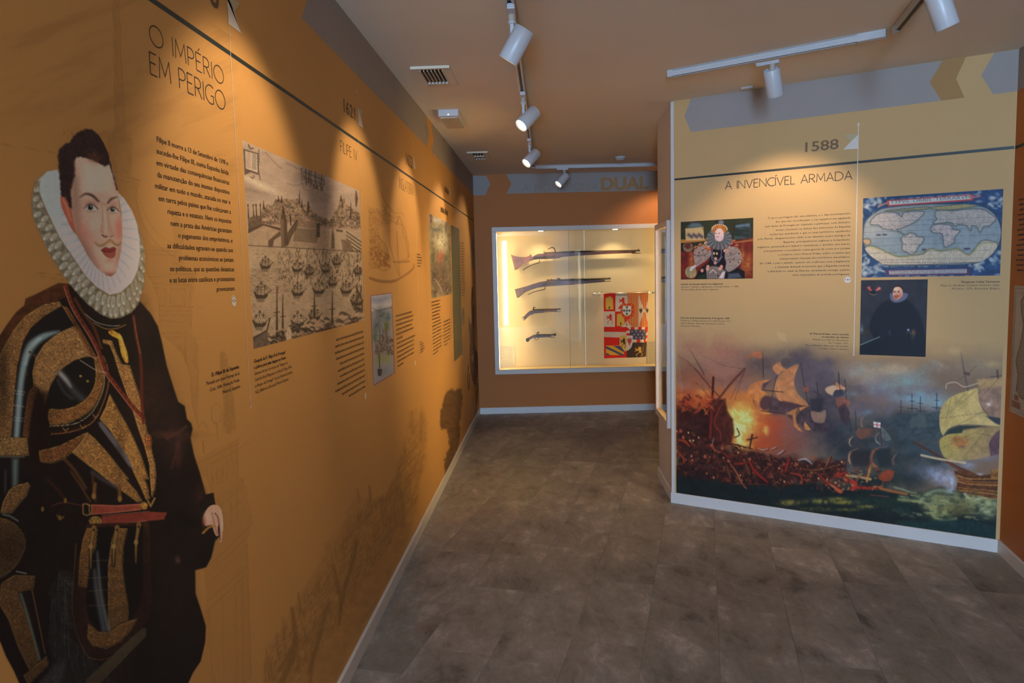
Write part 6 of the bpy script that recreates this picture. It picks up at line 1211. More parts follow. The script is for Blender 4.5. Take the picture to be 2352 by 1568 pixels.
for k in range(90):
    a_ = rr.uniform(-2.9, .3); r0 = rr.uniform(0, 40); r1 = r0 + rr.uniform(30, 90); x, y = 540, 780
    p0 = (x + r0 * math.cos(a_), y + r0 * math.sin(a_)); p1 = (x + r1 * math.cos(a_ + .2), y + r1 * math.sin(a_ + .2)); c.line(zV(p0, ((p0[0] + p1[0]) / 2 + 10, (p0[1] + p1[1]) / 2), p1), rr.uniform(3, 8), rr.choice([(232, 226, 140), (214, 208, 120), (226, 180, 80), (206, 196, 110)]), .6, 2, sm=3, taper=[6, 5, 1])
# smoke mass edges
for k in range(150):
    x = rr.uniform(60, 1300); y = rr.uniform(160, 520); p = zV((x, y))[0]; t_ = x / 1300; col = tuple(int(q0 * (1 - t_) + q1 * t_) for q0, q1 in zip((150, 104, 82), (84, 78, 88))); kk = rr.uniform(.82, 1.16); c.blob(p[0], p[1], rr.uniform(8, 26), rr.uniform(5, 14), tuple(min(255, int(q * kk)) for q in col), .35, rr.uniform(-30, 30), tex=.6, ts=7)
for k in range(120):
    x = rr.uniform(0, 700); y = rr.uniform(270, 1000); p = zW((x, y))[0]
    if y < 420: col = rr.choice([(178, 164, 136), (120, 140, 140), (140, 130, 120)])
    elif y < 620: col = rr.choice([(116, 104, 114), (100, 92, 100), (120, 146, 154), (88, 84, 92)])
    else: col = rr.choice([(46, 58, 62), (62, 74, 80), (36, 46, 48), (70, 84, 90)])
    c.blob(p[0], p[1], rr.uniform(7, 24), rr.uniform(4, 13), col, .4, rr.uniform(-25, 25), tex=.6, ts=7)
bb(zW, [(640, 1000, 90, 40, (122, 130, 150), .8), (700, 1030, 70, 50, (150, 156, 176), .85), (765, 1070, 36, 60, (172, 178, 196), .9), (560, 970, 50, 30, (80, 90, 100), .7), (880, 950, 60, 30, (140, 150, 165), .8), (1000, 900, 90, 30, (120, 120, 140), .75), (950, 1015, 30, 10, (176, 184, 196), .7), (760, 950, 60, 20, (90, 110, 120), .6)], ts=9, tex=.6)
# left burning wreck
c.poly(zV((90, 90), (180, 60), (420, 170), (560, 240), (585, 350), (440, 440), (330, 400), (230, 300), (150, 200)), (168, 116, 96), .35, 5); c.poly(zV((270, 110), (300, 150), (365, 160), (330, 190), (325, 215), (290, 195), (245, 180)), (120, 96, 74), .6, 3)
c.poly(zV((330, 600), (430, 600), (445, 690), (490, 760), (500, 860), (470, 960), (300, 980), (230, 900), (220, 700)), (64, 22, 16), .9, 3, tex=.5, ts=8); c.poly(zV((45, 660), (110, 640), (230, 690), (330, 640), (320, 900), (45, 900)), (46, 18, 14), .85, 5, tex=.6, ts=9)
for pts, w, col in ((((335, 430), (325, 640), (308, 950)), 6, (112, 34, 24)), (((338, 432), (330, 560)), 3.4, (40, 24, 26)), (((582, 362), (480, 470), (400, 570), (330, 660)), 5, (92, 46, 36)), (((90, 130), (180, 260), (265, 410)), 3, (96, 56, 46)), (((190, 360), (290, 480), (390, 590)), 2.6, (84, 44, 34)), (((430, 600), (370, 700), (345, 800), (390, 860), (395, 930)), 3, (120, 46, 30)), (((480, 950), (560, 970), (640, 990)), 3, (70, 26, 18)), (((490, 970), (560, 1010)), 3, (60, 22, 16)), (((520, 830), (540, 880), (500, 900)), 2.5, (56, 22, 16)), (((640, 880), (620, 980)), 4, (50, 22, 18)), (((600, 920), (680, 900)), 3, (50, 22, 18)), (((440, 800), (480, 760)), 4, (70, 26, 18))): c.line(zV(*pts), w, col, .9, 1, sm=4)
for k in range(26):
    x = 60 + k * 9; c.line(zV((60 + k * 3, 250 + k * 2), (x + 60, 620 - k * 5)), .9, (110, 50, 34), .45, .6)
for a, b in (((582, 365), (420, 340)), ((420, 340), (250, 260)), ((585, 370), (500, 610)), ((580, 380), (470, 600)), ((300, 500), (320, 640)), ((240, 480), (320, 620)), ((200, 470), (315, 600))): c.line(zV(a, b), 1, (86, 40, 30), .7, .6)
for k in range(60):
    x = rr.uniform(50, 330); y = rr.uniform(560, 700); c.line(zV((x, y), (x + rr.uniform(-30, 40), y + rr.uniform(-30, 40))), rr.uniform(2, 5), rr.choice([(150, 56, 28), (196, 110, 50), (70, 24, 16), (176, 80, 36)]), .7, 1.5)
# centre ship
TN = (190, 124, 76)
c.poly(zV((780, 580), (870, 600), (1080, 655), (1110, 700), (1230, 800), (1250, 860), (1100, 860), (980, 780), (900, 720), (760, 720)), (66, 52, 58), .8, 4, tex=.5)
for pts, col in ((((1005, 325), (978, 400), (967, 480), (1000, 565), (1086, 652), (950, 634), (850, 614), (825, 560), (812, 505), (845, 425), (920, 360)), TN), (((786, 450), (740, 452), (680, 463), (625, 490), (604, 545), (640, 590), (700, 580), (750, 548), (708, 525), (722, 480)), (198, 122, 68)), (((640, 590), (665, 640), (680, 690), (725, 722), (800, 716), (735, 690), (698, 640), (705, 592), (770, 560), (690, 560)), (200, 124, 62)),
                 (((1086, 654), (1000, 668), (898, 716), (955, 726), (968, 815), (1035, 858), (985, 790), (992, 722), (1035, 680)), (188, 120, 66)), (((858, 308), (805, 340), (803, 375), (850, 412), (868, 385), (915, 372), (872, 345)), (196, 126, 80)), (((590, 272), (650, 232), (716, 228), (716, 282), (670, 275), (630, 262), (600, 292)), (198, 96, 54)), (((1100, 690), (1150, 705), (1215, 685), (1205, 780), (1150, 785), (1110, 760)), (140, 110, 90)), (((1050, 780), (1098, 840), (1052, 836)), (206, 140, 70)), (((640, 600), (700, 640), (700, 680), (660, 660)), (170, 100, 56))): c.poly(zV(*pts), col, .92, 1.1, sm=2, tex=.18, ts=10)
c.poly(zV((862, 305), (900, 275), (940, 288), (925, 340), (880, 342)), (76, 64, 66), .8, 2, sm=2); c.ell(*zV((745, 630))[0], 13, 17, (74, 48, 52), .85, 20, soft=2); c.poly(zV((855, 620), (920, 620), (1040, 655), (960, 668), (880, 680)), (80, 52, 54), .85, 2, sm=2); c.poly(zV((722, 480), (786, 455), (745, 500), (725, 530)), (70, 52, 58), .8, 2); c.ell(*zV((1000, 730))[0], 6, 18, (64, 50, 50), .6)
for pts, w in ((((722, 240), (728, 430)), 2), (((716, 530), (880, 545)), 2), (((1020, 320), (1060, 560), (1086, 650)), 1.6), (((830, 420), (790, 600)), 1.4), (((1145, 470), (1155, 560), (1165, 700)), 2), (((1120, 540), (1190, 580)), 1.8), (((900, 715), (700, 690)), 1.6), (((1315, 390), (1322, 500)), 2), (((920, 160), (935, 260)), 1.4)): c.line(zV(*pts), w, (50, 36, 38), .85, .8, sm=3)
c.poly(zV((820, 70), (905, 85), (916, 165), (862, 155), (800, 135), (780, 110)), (196, 160, 112), .55, 1.5, sm=2); c.line(zV((760, 170), (800, 185), (870, 180), (905, 195)), 2.5, (196, 160, 120), .5, 1.5, sm=3); c.lock = None; c.poly(zV((830, 75), (900, 88), (912, 155), (850, 140)), (196, 160, 112), .45, 2); c.lock = A0
c.poly(zV((1090, 600), (1200, 590), (1190, 700), (1100, 690)), (46, 44, 52), .8, 3); c.poly(zV((1210, 520), (1270, 492), (1363, 505), (1363, 530), (1290, 530), (1270, 570), (1230, 555)), (206, 170, 130), .85, 1.5, sm=2); c.ell(*zV((1320, 555))[0], 13, 8, (60, 58, 70), .9); c.poly(zV((1040, 510), (1080, 505), (1080, 545), (1045, 540)), (160, 80, 54), .7, 1.5); c.poly(zV((1300, 620), (1363, 640), (1363, 780), (1320, 720)), (60, 40, 44), .7, 3)
# fighting crowd
c.poly(zV((45, 830), (330, 930), (520, 1000), (900, 1060), (1363, 1090), (1363, 1220), (860, 1290), (45, 1200)), (48, 20, 16), .88, 8, rough=10, rs=20, tex=.7, ts=9)
for k in range(760):
    x = rr.uniform(45, 1363); lo = np.interp(x, [45, 500, 900, 1363], [850, 950, 1060, 1090]); hi = np.interp(x, [45, 500, 900, 1363], [1150, 1260, 1260, 1330]); y = rr.uniform(lo, hi)
    col = rr.choice([(124, 42, 22), (140, 58, 30), (84, 28, 18), (50, 18, 14), (24, 12, 12), (22, 14, 14), (150, 80, 44), (66, 28, 18), (30, 18, 16), (40, 16, 14)]); L = rr.uniform(10, 46); a_ = rr.uniform(-.6, 2.2)
    c.line(zV((x, y), (x + L * .5 * math.cos(a_), y + L * .5 * math.sin(a_)), (x + L * math.cos(a_ + .4), y + L * math.sin(a_ + .4))), rr.uniform(1.6, 5), col, rr.uniform(.4, .8), 1.6, sm=2, taper=[1.2, 3.6, 1.4])
    if rr.random() < .07: c.ell(*zV((x, y - 8))[0], 2.1, 2.5, rr.choice([(190, 120, 80), (150, 70, 44), (200, 150, 100)]), .9)
for pts, w, col in ((((330, 960), (345, 1000), (400, 1020)), 7, (168, 80, 44)), (((400, 1010), (450, 1050), (490, 1060)), 9, (130, 40, 22)), (((340, 900), (325, 960)), 1.5, (220, 200, 170)), (((500, 1110), (560, 1105), (610, 1100)), 7, (170, 44, 24)), (((620, 1090), (650, 1150), (700, 1200), (760, 1250)), 11, (160, 40, 24)), (((590, 1110), (620, 1190)), 14, (112, 60, 36)), (((470, 1110), (520, 1180), (560, 1260), (595, 1300)), 7, (176, 96, 56)), (((440, 1120), (470, 1220)), 10, (110, 60, 40)), (((60, 920), (110, 930), (150, 970)), 10, (168, 66, 34)), (((60, 1010), (100, 1060), (110, 1100)), 9, (160, 60, 32)), (((930, 1060), (900, 1170)), 10, (160, 44, 26)), (((940, 1180), (1020, 1200), (1030, 1265)), 8, (170, 60, 34)), (((970, 1120), (1000, 1110)), 10, (176, 84, 44)), (((1050, 1150), (1150, 1155), (1330, 1115)), 5, (150, 84, 46)), (((1250, 1050), (1215, 1130)), 6, (190, 96, 40)), (((1160, 1190), (1220, 1250), (1300, 1290), (1350, 1330)), 9, (170, 54, 32)), (((1250, 1270), (1300, 1300)), 8, (206, 120, 80)), (((800, 1250), (860, 1310)), 2, (110, 60, 40)), (((470, 1265), (760, 1268)), 2, (130, 60, 40)), (((1000, 1080), (1060, 1070), (1110, 1110)), 6, (206, 196, 186)), (((840, 1035), (890, 1000)), 4, (220, 200, 190)), (((690, 985), (720, 1000), (760, 990)), 3, (232, 200, 170)), (((790, 995), (830, 975)), 3, (220, 190, 170))): c.line([(x + 1.5, y + 1.5) for x, y in zV(*pts)], w * .75, (30, 12, 10), .8, 1.5, sm=4); c.line(zV(*pts), w * .6, tuple(q * .86 for q in col), .9, 1.5, sm=4, taper=[w * .4, w * .7, w * .35])
for x, y in ((325, 965), (405, 985), (620, 1070), (270, 1050), (455, 1085), (80, 850), (1110, 1055), (100, 900)): c.ell(*zV((x, y))[0], 3.4, 4, (150, 76, 48), .95)
for pts, w, col in ((((0, 1020), (60, 1010), (70, 1060)), 8, (150, 40, 26)), (((100, 1060), (130, 1080), (110, 1110)), 10, (176, 44, 28)), (((0, 1110), (30, 1130)), 7, (180, 84, 50)), (((80, 1020), (150, 1030), (230, 1045)), 6, (170, 140, 96)), (((232, 950), (206, 1060)), 5, (196, 120, 54)), (((140, 1100), (240, 1105), (300, 1100)), 7, (150, 40, 26)), (((270, 1098), (350, 1120), (450, 1140), (470, 1145)), 6, (156, 90, 46)), (((230, 1150), (350, 1162)), 2, (120, 60, 50)), (((390, 1100), (450, 1115), (490, 1130)), 4, (120, 130, 96))): c.line(zW(*pts), w, col, .92, 1.3, sm=3)
for k in range(90):
    x = rr.uniform(0, 320); y = rr.uniform(960, 1120); c.line(zW((x, y), (x + rr.uniform(-16, 20), y + rr.uniform(-14, 14))), rr.uniform(1.5, 4), rr.choice([(150, 50, 30), (60, 22, 18), (120, 90, 60), (90, 40, 26), (176, 130, 80)]), .75, 1)
# middle ships
for pts, col, a_ in ((((345, 828), (290, 838), (248, 880), (246, 930), (285, 972), (228, 944), (228, 880), (258, 842)), (150, 86, 56), .95), (((150, 842), (110, 860), (92, 900), (105, 950), (84, 930), (82, 880), (106, 850)), (168, 120, 88), .9), (((118, 758), (98, 780), (92, 810), (105, 828), (88, 815), (90, 780)), (186, 150, 120), .9), (((290, 735), (268, 760), (272, 790), (305, 818), (268, 800), (262, 760)), (140, 130, 120), .9), (((190, 620), (172, 660), (180, 700), (164, 690), (166, 650)), (150, 110, 90), .7), (((130, 745), (150, 710), (245, 705), (230, 750), (170, 780)), (116, 74, 56), .8), (((290, 1020), (330, 985), (390, 990), (362, 1058), (292, 1050)), (140, 62, 36), .95), (((0, 400), (60, 435), (10, 445)), (196, 130, 90), .8), (((0, 505), (60, 500), (100, 545), (20, 575)), (140, 84, 66), .85), (((372, 955), (370, 910), (410, 870), (385, 915), (390, 945)), (120, 84, 70), .8), (((300, 700), (330, 720), (370, 780), (330, 790), (305, 760)), (96, 102, 100), .8)): c.poly(zW(*pts), col, a_, 1.2, sm=2, tex=.2)
c.poly(zW((20, 560), (60, 540), (95, 600), (80, 700), (30, 650)), (60, 46, 50), .8, 2); c.poly(zW((100, 850), (230, 850), (230, 960), (110, 960)), (36, 32, 34), .7, 6); c.poly(zW((260, 850), (360, 840), (380, 960), (290, 970)), (34, 40, 42), .8, 4)
for pts in (((18, 340), (30, 480)), ((0, 455), (50, 448)), ((298, 700), (305, 820)), ((130, 590), (135, 720)), ((90, 640), (100, 740)), ((60, 380), (70, 520))): c.line(zW(*pts), 1.6, (44, 36, 38), .85, .8)
c.poly(zW((250, 662), (298, 668), (296, 704), (252, 698)), (216, 212, 208), .95); c.line(zW((274, 664), (274, 702)), 2, (170, 60, 50), .9, .5); c.line(zW((251, 681), (297, 686)), 2, (170, 60, 50), .9, .5)
for x, y, h_ in ((434, 520, 110), (507, 480, 120), (563, 495, 115), (672, 475, 105)): c.line(zW((x, y), (x, y + h_)), 2, (48, 56, 62), .9, .7); c.line(zW((x - 26, y + 92), (x + 38, y + 96)), 2, (44, 54, 60), .9, .7); c.line(zW((x - 14, y + 45), (x + 16, y + 47)), 1.5, (44, 54, 60), .9, .6)
c.poly(zW((405, 625), (480, 610), (520, 600), (600, 605), (690, 585), (722, 600), (715, 760), (640, 800), (420, 780)), (56, 70, 74), .85, 5, tex=.3); c.poly(zW((490, 700), (500, 640), (560, 610), (600, 620), (600, 700)), (84, 92, 90), .6, 3)
# right galleon
YS = (182, 160, 92)
c.poly(zW((770, 495), (870, 458), (960, 436), (950, 500), (975, 580), (1040, 650), (1112, 697), (950, 682), (820, 682), (745, 712), (712, 756), (690, 680), (700, 570)), YS, .95, 1.3, sm=2, tex=.16, ts=12, grad=(2180, 900, 2270, 960, (196, 172, 112)))
c.poly(zW((955, 378), (1112, 365), (1112, 640), (1030, 625), (962, 545), (946, 470)), (146, 116, 96), .92, 1.4, tex=.25, ts=10); c.poly(zW((1000, 625), (1112, 640), (1112, 690), (1060, 672)), (50, 54, 66), .9, 1.5); c.poly(zW((940, 380), (1112, 372), (1112, 420), (1000, 440), (958, 450)), (176, 146, 92), .7, 3)
c.poly(zW((700, 772), (760, 742), (850, 722), (950, 706), (1105, 700), (1045, 758), (1016, 830), (1032, 892), (940, 912), (830, 922), (745, 912), (705, 872), (690, 812)), (176, 156, 84), .95, 1.3, sm=2, tex=.16, ts=12, grad=(2180, 1010, 2250, 1060, (150, 124, 86)))
c.poly(zW((715, 758), (760, 715), (820, 690), (1000, 690), (850, 712), (840, 738), (740, 745)), (40, 52, 50), .92, 1.2); c.poly(zW((1112, 702), (1062, 738), (1020, 800), (1032, 890), (1112, 870)), (92, 66, 72), .92, 1.5, tex=.3)
bb(zW, [(830, 800, 50, 34, (170, 92, 50), .75), (870, 770, 40, 18, (150, 120, 70), .6), (800, 780, 30, 20, (140, 80, 46), .6), (845, 830, 26, 14, (110, 80, 60), .5), (1020, 540, 16, 18, (206, 196, 186), .8), (1075, 500, 26, 40, (110, 86, 72), .6)], ts=4, tex=.9)
for a, b in (((768, 497), (735, 660)), ((880, 460), (720, 640)), ((1000, 400), (760, 600)), ((1080, 380), (950, 520)), ((850, 900), (1000, 720)), ((740, 720), (1050, 560)), ((700, 840), (1000, 700)), ((700, 640), (1000, 600))): c.line(zW(a, b), 1, (90, 70, 50), .6, .6)
for pts, w, col in ((((835, 200), (850, 300), (880, 450)), 4, (92, 84, 80)), (((860, 340), (885, 345)), 7, (84, 70, 60)), (((800, 390), (870, 350), (935, 290)), 1.6, (96, 80, 66)), (((1075, 320), (1080, 370)), 5, (84, 66, 56)), (((1030, 365), (1112, 355)), 2, (80, 60, 50)), (((520, 800), (640, 865), (760, 940), (900, 1005)), 6, (78, 46, 34)), (((570, 885), (660, 905), (760, 922), (862, 936)), 5, (200, 178, 140)), (((740, 930), (820, 980), (905, 1010)), 5, (110, 60, 40)), (((735, 440), (740, 410), (800, 400), (850, 430), (900, 420), (950, 405)), 2, (200, 180, 150)), (((850, 480), (700, 640)), 1, (120, 110, 90)), (((1040, 760), (980, 745), (940, 740)), 1.6, (110, 90, 60))): c.line(zW(*pts), w, col, .85, 1, sm=3)
c.poly(zW((785, 990), (880, 988), (960, 1020), (1105, 1000), (1100, 1182), (960, 1160), (880, 1140), (800, 1118), (815, 1050)), (96, 56, 28), .95, 1.5, tex=.5, ts=6)
for k in range(7): c.line(zW((800 + k * 4, 1000 + k * 20), (900, 1030 + k * 16), (1100, 1020 + k * 22)), rr.choice([1.5, 2.6]), rr.choice([(160, 104, 46), (60, 32, 20), (176, 124, 56)]), .8, .8, sm=3)
for k in range(14): p = zW((920 + k * 13, 1052 + (k % 2) * 3))[0]; c.ell(p[0], p[1], 1.7, 2.2, (50, 28, 18), .9)
c.line(zW((850, 1040), (880, 1090), (900, 1160)), 4, (120, 66, 36), .8, 1, sm=3); c.poly(zW((1030, 985), (1105, 975), (1105, 1050), (1035, 1040)), (140, 96, 44), .8, 1.5, tex=.5, ts=5)
c.lock = None; bb(zW, [(790, 190, 50, 26, (190, 164, 110), .4), (1000, 190, 60, 34, (150, 134, 100), .3), (1060, 280, 60, 26, (196, 170, 110), .5)]); c.lock = A0
c.poly(zW((750, 135), (830, 155), (825, 225), (745, 205)), (196, 170, 120), .35, 2)
for k in range(80):
    x = rr.uniform(420, 1100); y = rr.uniform(1120, 1320); c.line(zW((x, y), (x + rr.uniform(20, 60), y + rr.uniform(-8, 12))), rr.uniform(1.5, 4), rr.choice([(150, 156, 112), (96, 100, 62), (40, 56, 46), (176, 170, 110)]), .5, 1.6, sm=0)
c.lock = None; c.grain(.06, 2.2, 9)
o = c.build('sea_battle_mural', gain=(1.45, 1.42, 1.38), off=0.0002, mat=print_mat(.62, WALLP)); tag(o, 'wide printed painting of burning ships in battle along the bottom of the panel', 'mural')

# ---- old world map
mq = [(1982, 456.5), (2304.5, 432.5), (2297, 633), (1979.5, 636.5)]
c = canvas_px(PAN, 0, 0, 0, 0, 1.05, quad=mq, dpy=1.15); c.cut = False; NV = (44, 72, 118); LB = (150, 164, 180); SEA = (134, 152, 170)
c.C[:] = c3(NV); c.A[:] = 1; c.C *= (1 + .4 * (fbm(c.X / 12, c.Y / 7, 4, 2) - .5))[..., None]
for k in range(150):      # clouds in the corners
    cx_, cy_ = rr.choice([(250, 330), (200, 1300), (2150, 330), (2100, 1250), (330, 260), (2000, 180), (160, 1180), (2180, 1100), (420, 1330), (1850, 1280)]); x = rr.gauss(cx_, 80); y = rr.gauss(cy_, 70); p = zX((x, y))[0]; c.blob(p[0], p[1], rr.uniform(3, 9), rr.uniform(2, 6), rr.choice([(176, 192, 206), (150, 172, 196), (206, 212, 216), (60, 90, 140)]), .6, rr.uniform(-60, 60), pw=1.6)
for k in range(60):
    x = rr.uniform(500, 1850); y = rr.choice([170 + (1850 - x) * .06, 1255, 1395]); c.line(zX((x, y), (x + 50, y - 4)), 3, rr.choice([(150, 168, 190), (90, 80, 110), (130, 120, 140)]), .6, 1.2)
oval = [(145, 720), (170, 600), (250, 500), (400, 400), (560, 360), (900, 330), (1300, 310), (1700, 320), (1950, 350), (2080, 420), (2180, 540), (2228, 700), (2215, 860), (2150, 1000), (2040, 1110), (1850, 1200), (1600, 1232), (1100, 1240), (560, 1250), (400, 1200), (260, 1100), (180, 1000), (140, 860)]
c.poly(zX(*oval), (58, 66, 88), 1, 1.4, sm=3); c.poly(zX(*[(1185 + (x - 1185) * .985, 790 + (y - 790) * .975) for x, y in oval]), SEA, 1, 1.0, sm=3, tex=.1, ts=12); w_ = c.mask(zX(*oval), 1, 3); full = np.zeros(c.U.shape, np.float32); full[w_[0]] = w_[1]; c.lock = full
c.poly(zX((100, 300), (560, 340), (1000, 330), (1180, 350), (1100, 440), (900, 700), (560, 740), (150, 860)), (168, 170, 176), .5, 14)
lands = [(((260, 620), (300, 520), (450, 440), (640, 450), (720, 510), (760, 450), (900, 420), (1060, 440), (1000, 520), (960, 560), (860, 620), (760, 660), (690, 690), (640, 700), (760, 780), (700, 740), (560, 700), (440, 680), (380, 630)), (176, 172, 176)), (((800, 770), (860, 750), (930, 770), (950, 810), (1050, 820), (1040, 890), (990, 940), (940, 1020), (880, 1070), (800, 1040), (740, 1000), (740, 900), (715, 850), (750, 800)), (178, 176, 178)),
         (((1240, 430), (1330, 400), (1500, 420), (1750, 390), (1950, 400), (2060, 470), (2140, 540), (2040, 640), (1960, 650), (1900, 740), (1860, 660), (1780, 640), (1760, 720), (1700, 640), (1600, 620), (1520, 640), (1480, 600), (1380, 590), (1260, 610), (1200, 600), (1260, 540), (1230, 500)), (166, 164, 168)), (((1170, 660), (1220, 630), (1330, 620), (1460, 640), (1500, 700), (1600, 720), (1530, 800), (1500, 900), (1440, 940), (1370, 958), (1350, 860), (1330, 760), (1230, 750), (1165, 720)), (178, 170, 178)),
         (((170, 990), (240, 945), (330, 960), (520, 1050), (680, 1110), (860, 1090), (1040, 1070), (1160, 990), (1300, 1020), (1540, 990), (1620, 1020), (1740, 1080), (1860, 940), (1960, 860), (2150, 900), (2150, 980), (2050, 1100), (1850, 1190), (560, 1230), (400, 1190), (250, 1090)), (186, 180, 170)), (((150, 850), (230, 840), (260, 890), (210, 930), (160, 900)), (178, 150, 120)), (((480, 420), (960, 370), (1130, 360), (1100, 390), (700, 420)), (150, 146, 110)), (((1200, 360), (1880, 300), (1920, 330), (1500, 400), (1220, 395)), (150, 146, 110))]
for pts, col in lands:
    P = smooth_pts(zX(*pts), 3); c.line(np.vstack([P, P[:1]]), 5, (92, 116, 110), .55, 3); c.poly(P, col, .95, .8, tex=.12, ts=5); c.line(np.vstack([P, P[:1]]), 1.2, (70, 74, 92), .9, .6)
c.line(zX((240, 950), (400, 1000), (680, 1105), (900, 1085), (1160, 995), (1300, 1020), (1560, 990), (1740, 1085), (1900, 920), (2100, 890)), 4, (150, 150, 96), .6, 2.5, sm=3)
for q in (415, 540, 610, 690, 790, 900, 1010, 1120): c.line(zX((130, q + 55), (1100, q + 15), (2230, q - 40 + (q - 415) * .06)), .9, (84, 96, 120), .6, .6)
for k in range(26): x = 200 + k * 78; c.line(zX((x, 340), (x - (1180 - x) * .12, 800), (x, 1235)), .7, (112, 128, 150), .5, .5, sm=3)
for k in range(420):
    pts, col = rr.choice(lands[:4]); a_, b_ = rr.choice(pts), rr.choice(pts); t_ = rr.random(); x = a_[0] + (b_[0] - a_[0]) * t_; y = a_[1] + (b_[1] - a_[1]) * t_; c.line(zX((x, y), (x + rr.uniform(-24, 24), y + rr.uniform(-9, 9))), .9, rr.choice([(78, 82, 100), (104, 92, 110), (90, 104, 96)]), .7, .5)
for x, y in ((380, 780), (470, 776), (1060, 1000), (1720, 985), (1690, 990)): c.ell(*zX((x, y))[0], 6, 2.4, (76, 70, 96), .8)
for k in range(34): c.line(zX((380 + k * 44, 1160 - k * .2), (396 + k * 44, 1152)), .9, (96, 96, 112), .7, .5); c.line(zX((470 + k * 40, 1196), (486 + k * 40, 1190)), 1.4, (70, 72, 92), .8, .6)
c.lock = None
for pts, col in ((((500, 262), (1800, 170), (1800, 262), (520, 352)), (176, 74, 74)), (((535, 272), (1765, 186), (1765, 242), (540, 332)), (184, 190, 200)), (((490, 1305), (1730, 1280), (1760, 1375), (500, 1385)), (88, 60, 96)), (((535, 1318), (1702, 1292), (1702, 1352), (540, 1372)), (172, 176, 190))): c.poly(zX(*pts), col, 1, .8)
c.line(zX((380, 350), (450, 320), (510, 300)), 4, (196, 140, 120), .8, 1.5, sm=3); c.line(zX((1790, 215), (1900, 195)), 5, (180, 120, 130), .8, 1.5); c.grain(.05, 1.4, 4)
o = c.build('world_map', gain=(1.35, 1.22, .98), off=0.0004); tag(o, 'old oval world map print with blue cloudy corners, upper right of the panel', 'map')
bm = bmesh.new(); ua, za = PAN.uz(*zX((555, 308))[0]); ub_, zb_ = PAN.uz(*zX((1755, 232))[0]); bpy_, _ = None, None
zt = (za + zb_) / 2; add_text(bm, 'TYPVS  ORBIS  TERRARVM', ua, ub_, zt, .0165, .0, 3)
ua, za = PAN.uz(*zX((550, 1342))[0]); ub_, zb_ = PAN.uz(*zX((1690, 1318))[0]); marks(bm, '~', ua, ub_, (za + zb_) / 2, .0075); ua, za = PAN.uz(*zX((555, 1366))[0]); ub_, zb_ = PAN.uz(*zX((1680, 1342))[0]); marks(bm, '~', ua, ub_, (za + zb_) / 2, .0075)
meshobj('map_lettering', bm, plain('slate_map_ink', (.10, .10, .13), .6), o, PAN.mat(.0008))

# ---- print of a queen with a lace ruff
c = canvas_px(PAN, 0, 0, 0, 0, .95, quad=[(1563.5, 509.5), (1730.5, 500), (1729, 639.5), (1564, 641.5)], dpy=1.0); c.cut = False
c.C[:] = c3((44, 48, 34)); c.A[:] = 1; c.C *= (1 + .5 * (fbm(c.X / 9, c.Y / 14, 4, 6) - .5))[..., None]
P_ = lambda pts, col, a=.95, s=1.0, **k: c.poly(zY(*pts), col, a, s, **k)
P_([(78, 540), (1005, 360), (1005, 890), (78, 900)], (104, 32, 26), tex=.3, ts=8); P_([(78, 390), (250, 395), (420, 380), (420, 410), (78, 438)], (176, 120, 60)); P_([(78, 440), (250, 440), (250, 545), (78, 545)], (40, 26, 24)); P_([(780, 420), (1005, 385), (1005, 410), (780, 440)], (150, 100, 60))
P_([(135, 250), (370, 225), (378, 395), (140, 405)], (196, 170, 120)); P_([(150, 240), (220, 175), (320, 180), (365, 230)], (96, 120, 136), .8, 3); P_([(780, 205), (975, 170), (970, 380), (765, 390)], (52, 66, 72), tex=.5); P_([(785, 210), (960, 190), (960, 215), (785, 235)], (96, 130, 160), .7, 2)
for k in range(9): p = zY((175 + k * 22, 330 + (k % 3) * 14))[0]; c.blob(p[0], p[1], 3.2, 4.2, (66, 60, 80), .9)
for k in range(12): x = 330 + k * 18 if k < 8 else 640 + (k - 8) * 34; c.line(zY((x, 150), (x + 50 if k < 8 else x - 10, 300)), 2, (60, 66, 36), .6, 1.5)
for k in range(16): p = zY((790 + (k % 8) * 22, 280 + (k // 8) * 50))[0]; c.blob(p[0], p[1], 3, 4, (30, 40, 40), .8)
c.ell(*zY((170, 490))[0], 12, 11, (120, 104, 84), .9, tex=.6, ts=3); c.ell(*zY((165, 470))[0], 7, 7, (84, 30, 26), .8)
for x, y, rx, ry in ((215, 650, 6, 20), (870, 600, 5, 30), (945, 720, 9, 28), (885, 800, 5, 14)): c.blob(*zY((x, y))[0], rx, ry, (170, 104, 50), .8, tex=.7, ts=4)
P_([(470, 520), (640, 520), (700, 700), (900, 800), (900, 897), (260, 897), (330, 760), (440, 680)], (18, 18, 24))
P_([(250, 520), (330, 460), (430, 470), (470, 560), (430, 640), (330, 710), (270, 740), (245, 640)], (146, 132, 126), sm=3, tex=.2, ts=5); P_([(640, 620), (660, 520), (730, 480), (810, 500), (858, 580), (850, 690), (760, 780), (680, 810), (645, 790), (660, 690)], (146, 134, 128), sm=3, tex=.2, ts=5)
for x, y in ((360, 525), (300, 600), (390, 600), (310, 560), (715, 570), (825, 572), (708, 680), (818, 685), (760, 640)): c.ell(*zY((x, y))[0], 1.6, 1.6, (44, 40, 44), .95)
for pts in (((245, 590), (330, 600), (440, 560)), ((660, 650), (740, 655), (850, 650)), ((680, 610), (780, 570))): c.line(zY(*pts), 1.6, (84, 76, 78), .8, .7, sm=3)
for x, y in ((270, 495), (330, 460), (400, 440), (400, 500), (440, 490), (430, 520), (650, 490), (690, 470), (720, 430), (760, 415), (800, 470), (650, 540)): c.ell(*zY((x, y))[0], 4.6, 3.8, rr.choice([(206, 150, 120), (190, 110, 70), (220, 176, 150)]), .95, rr.uniform(-40, 40)); c.line(zY((x - 14, y + 16), (x + 18, y - 2)), 1.6, (26, 22, 26), .9)
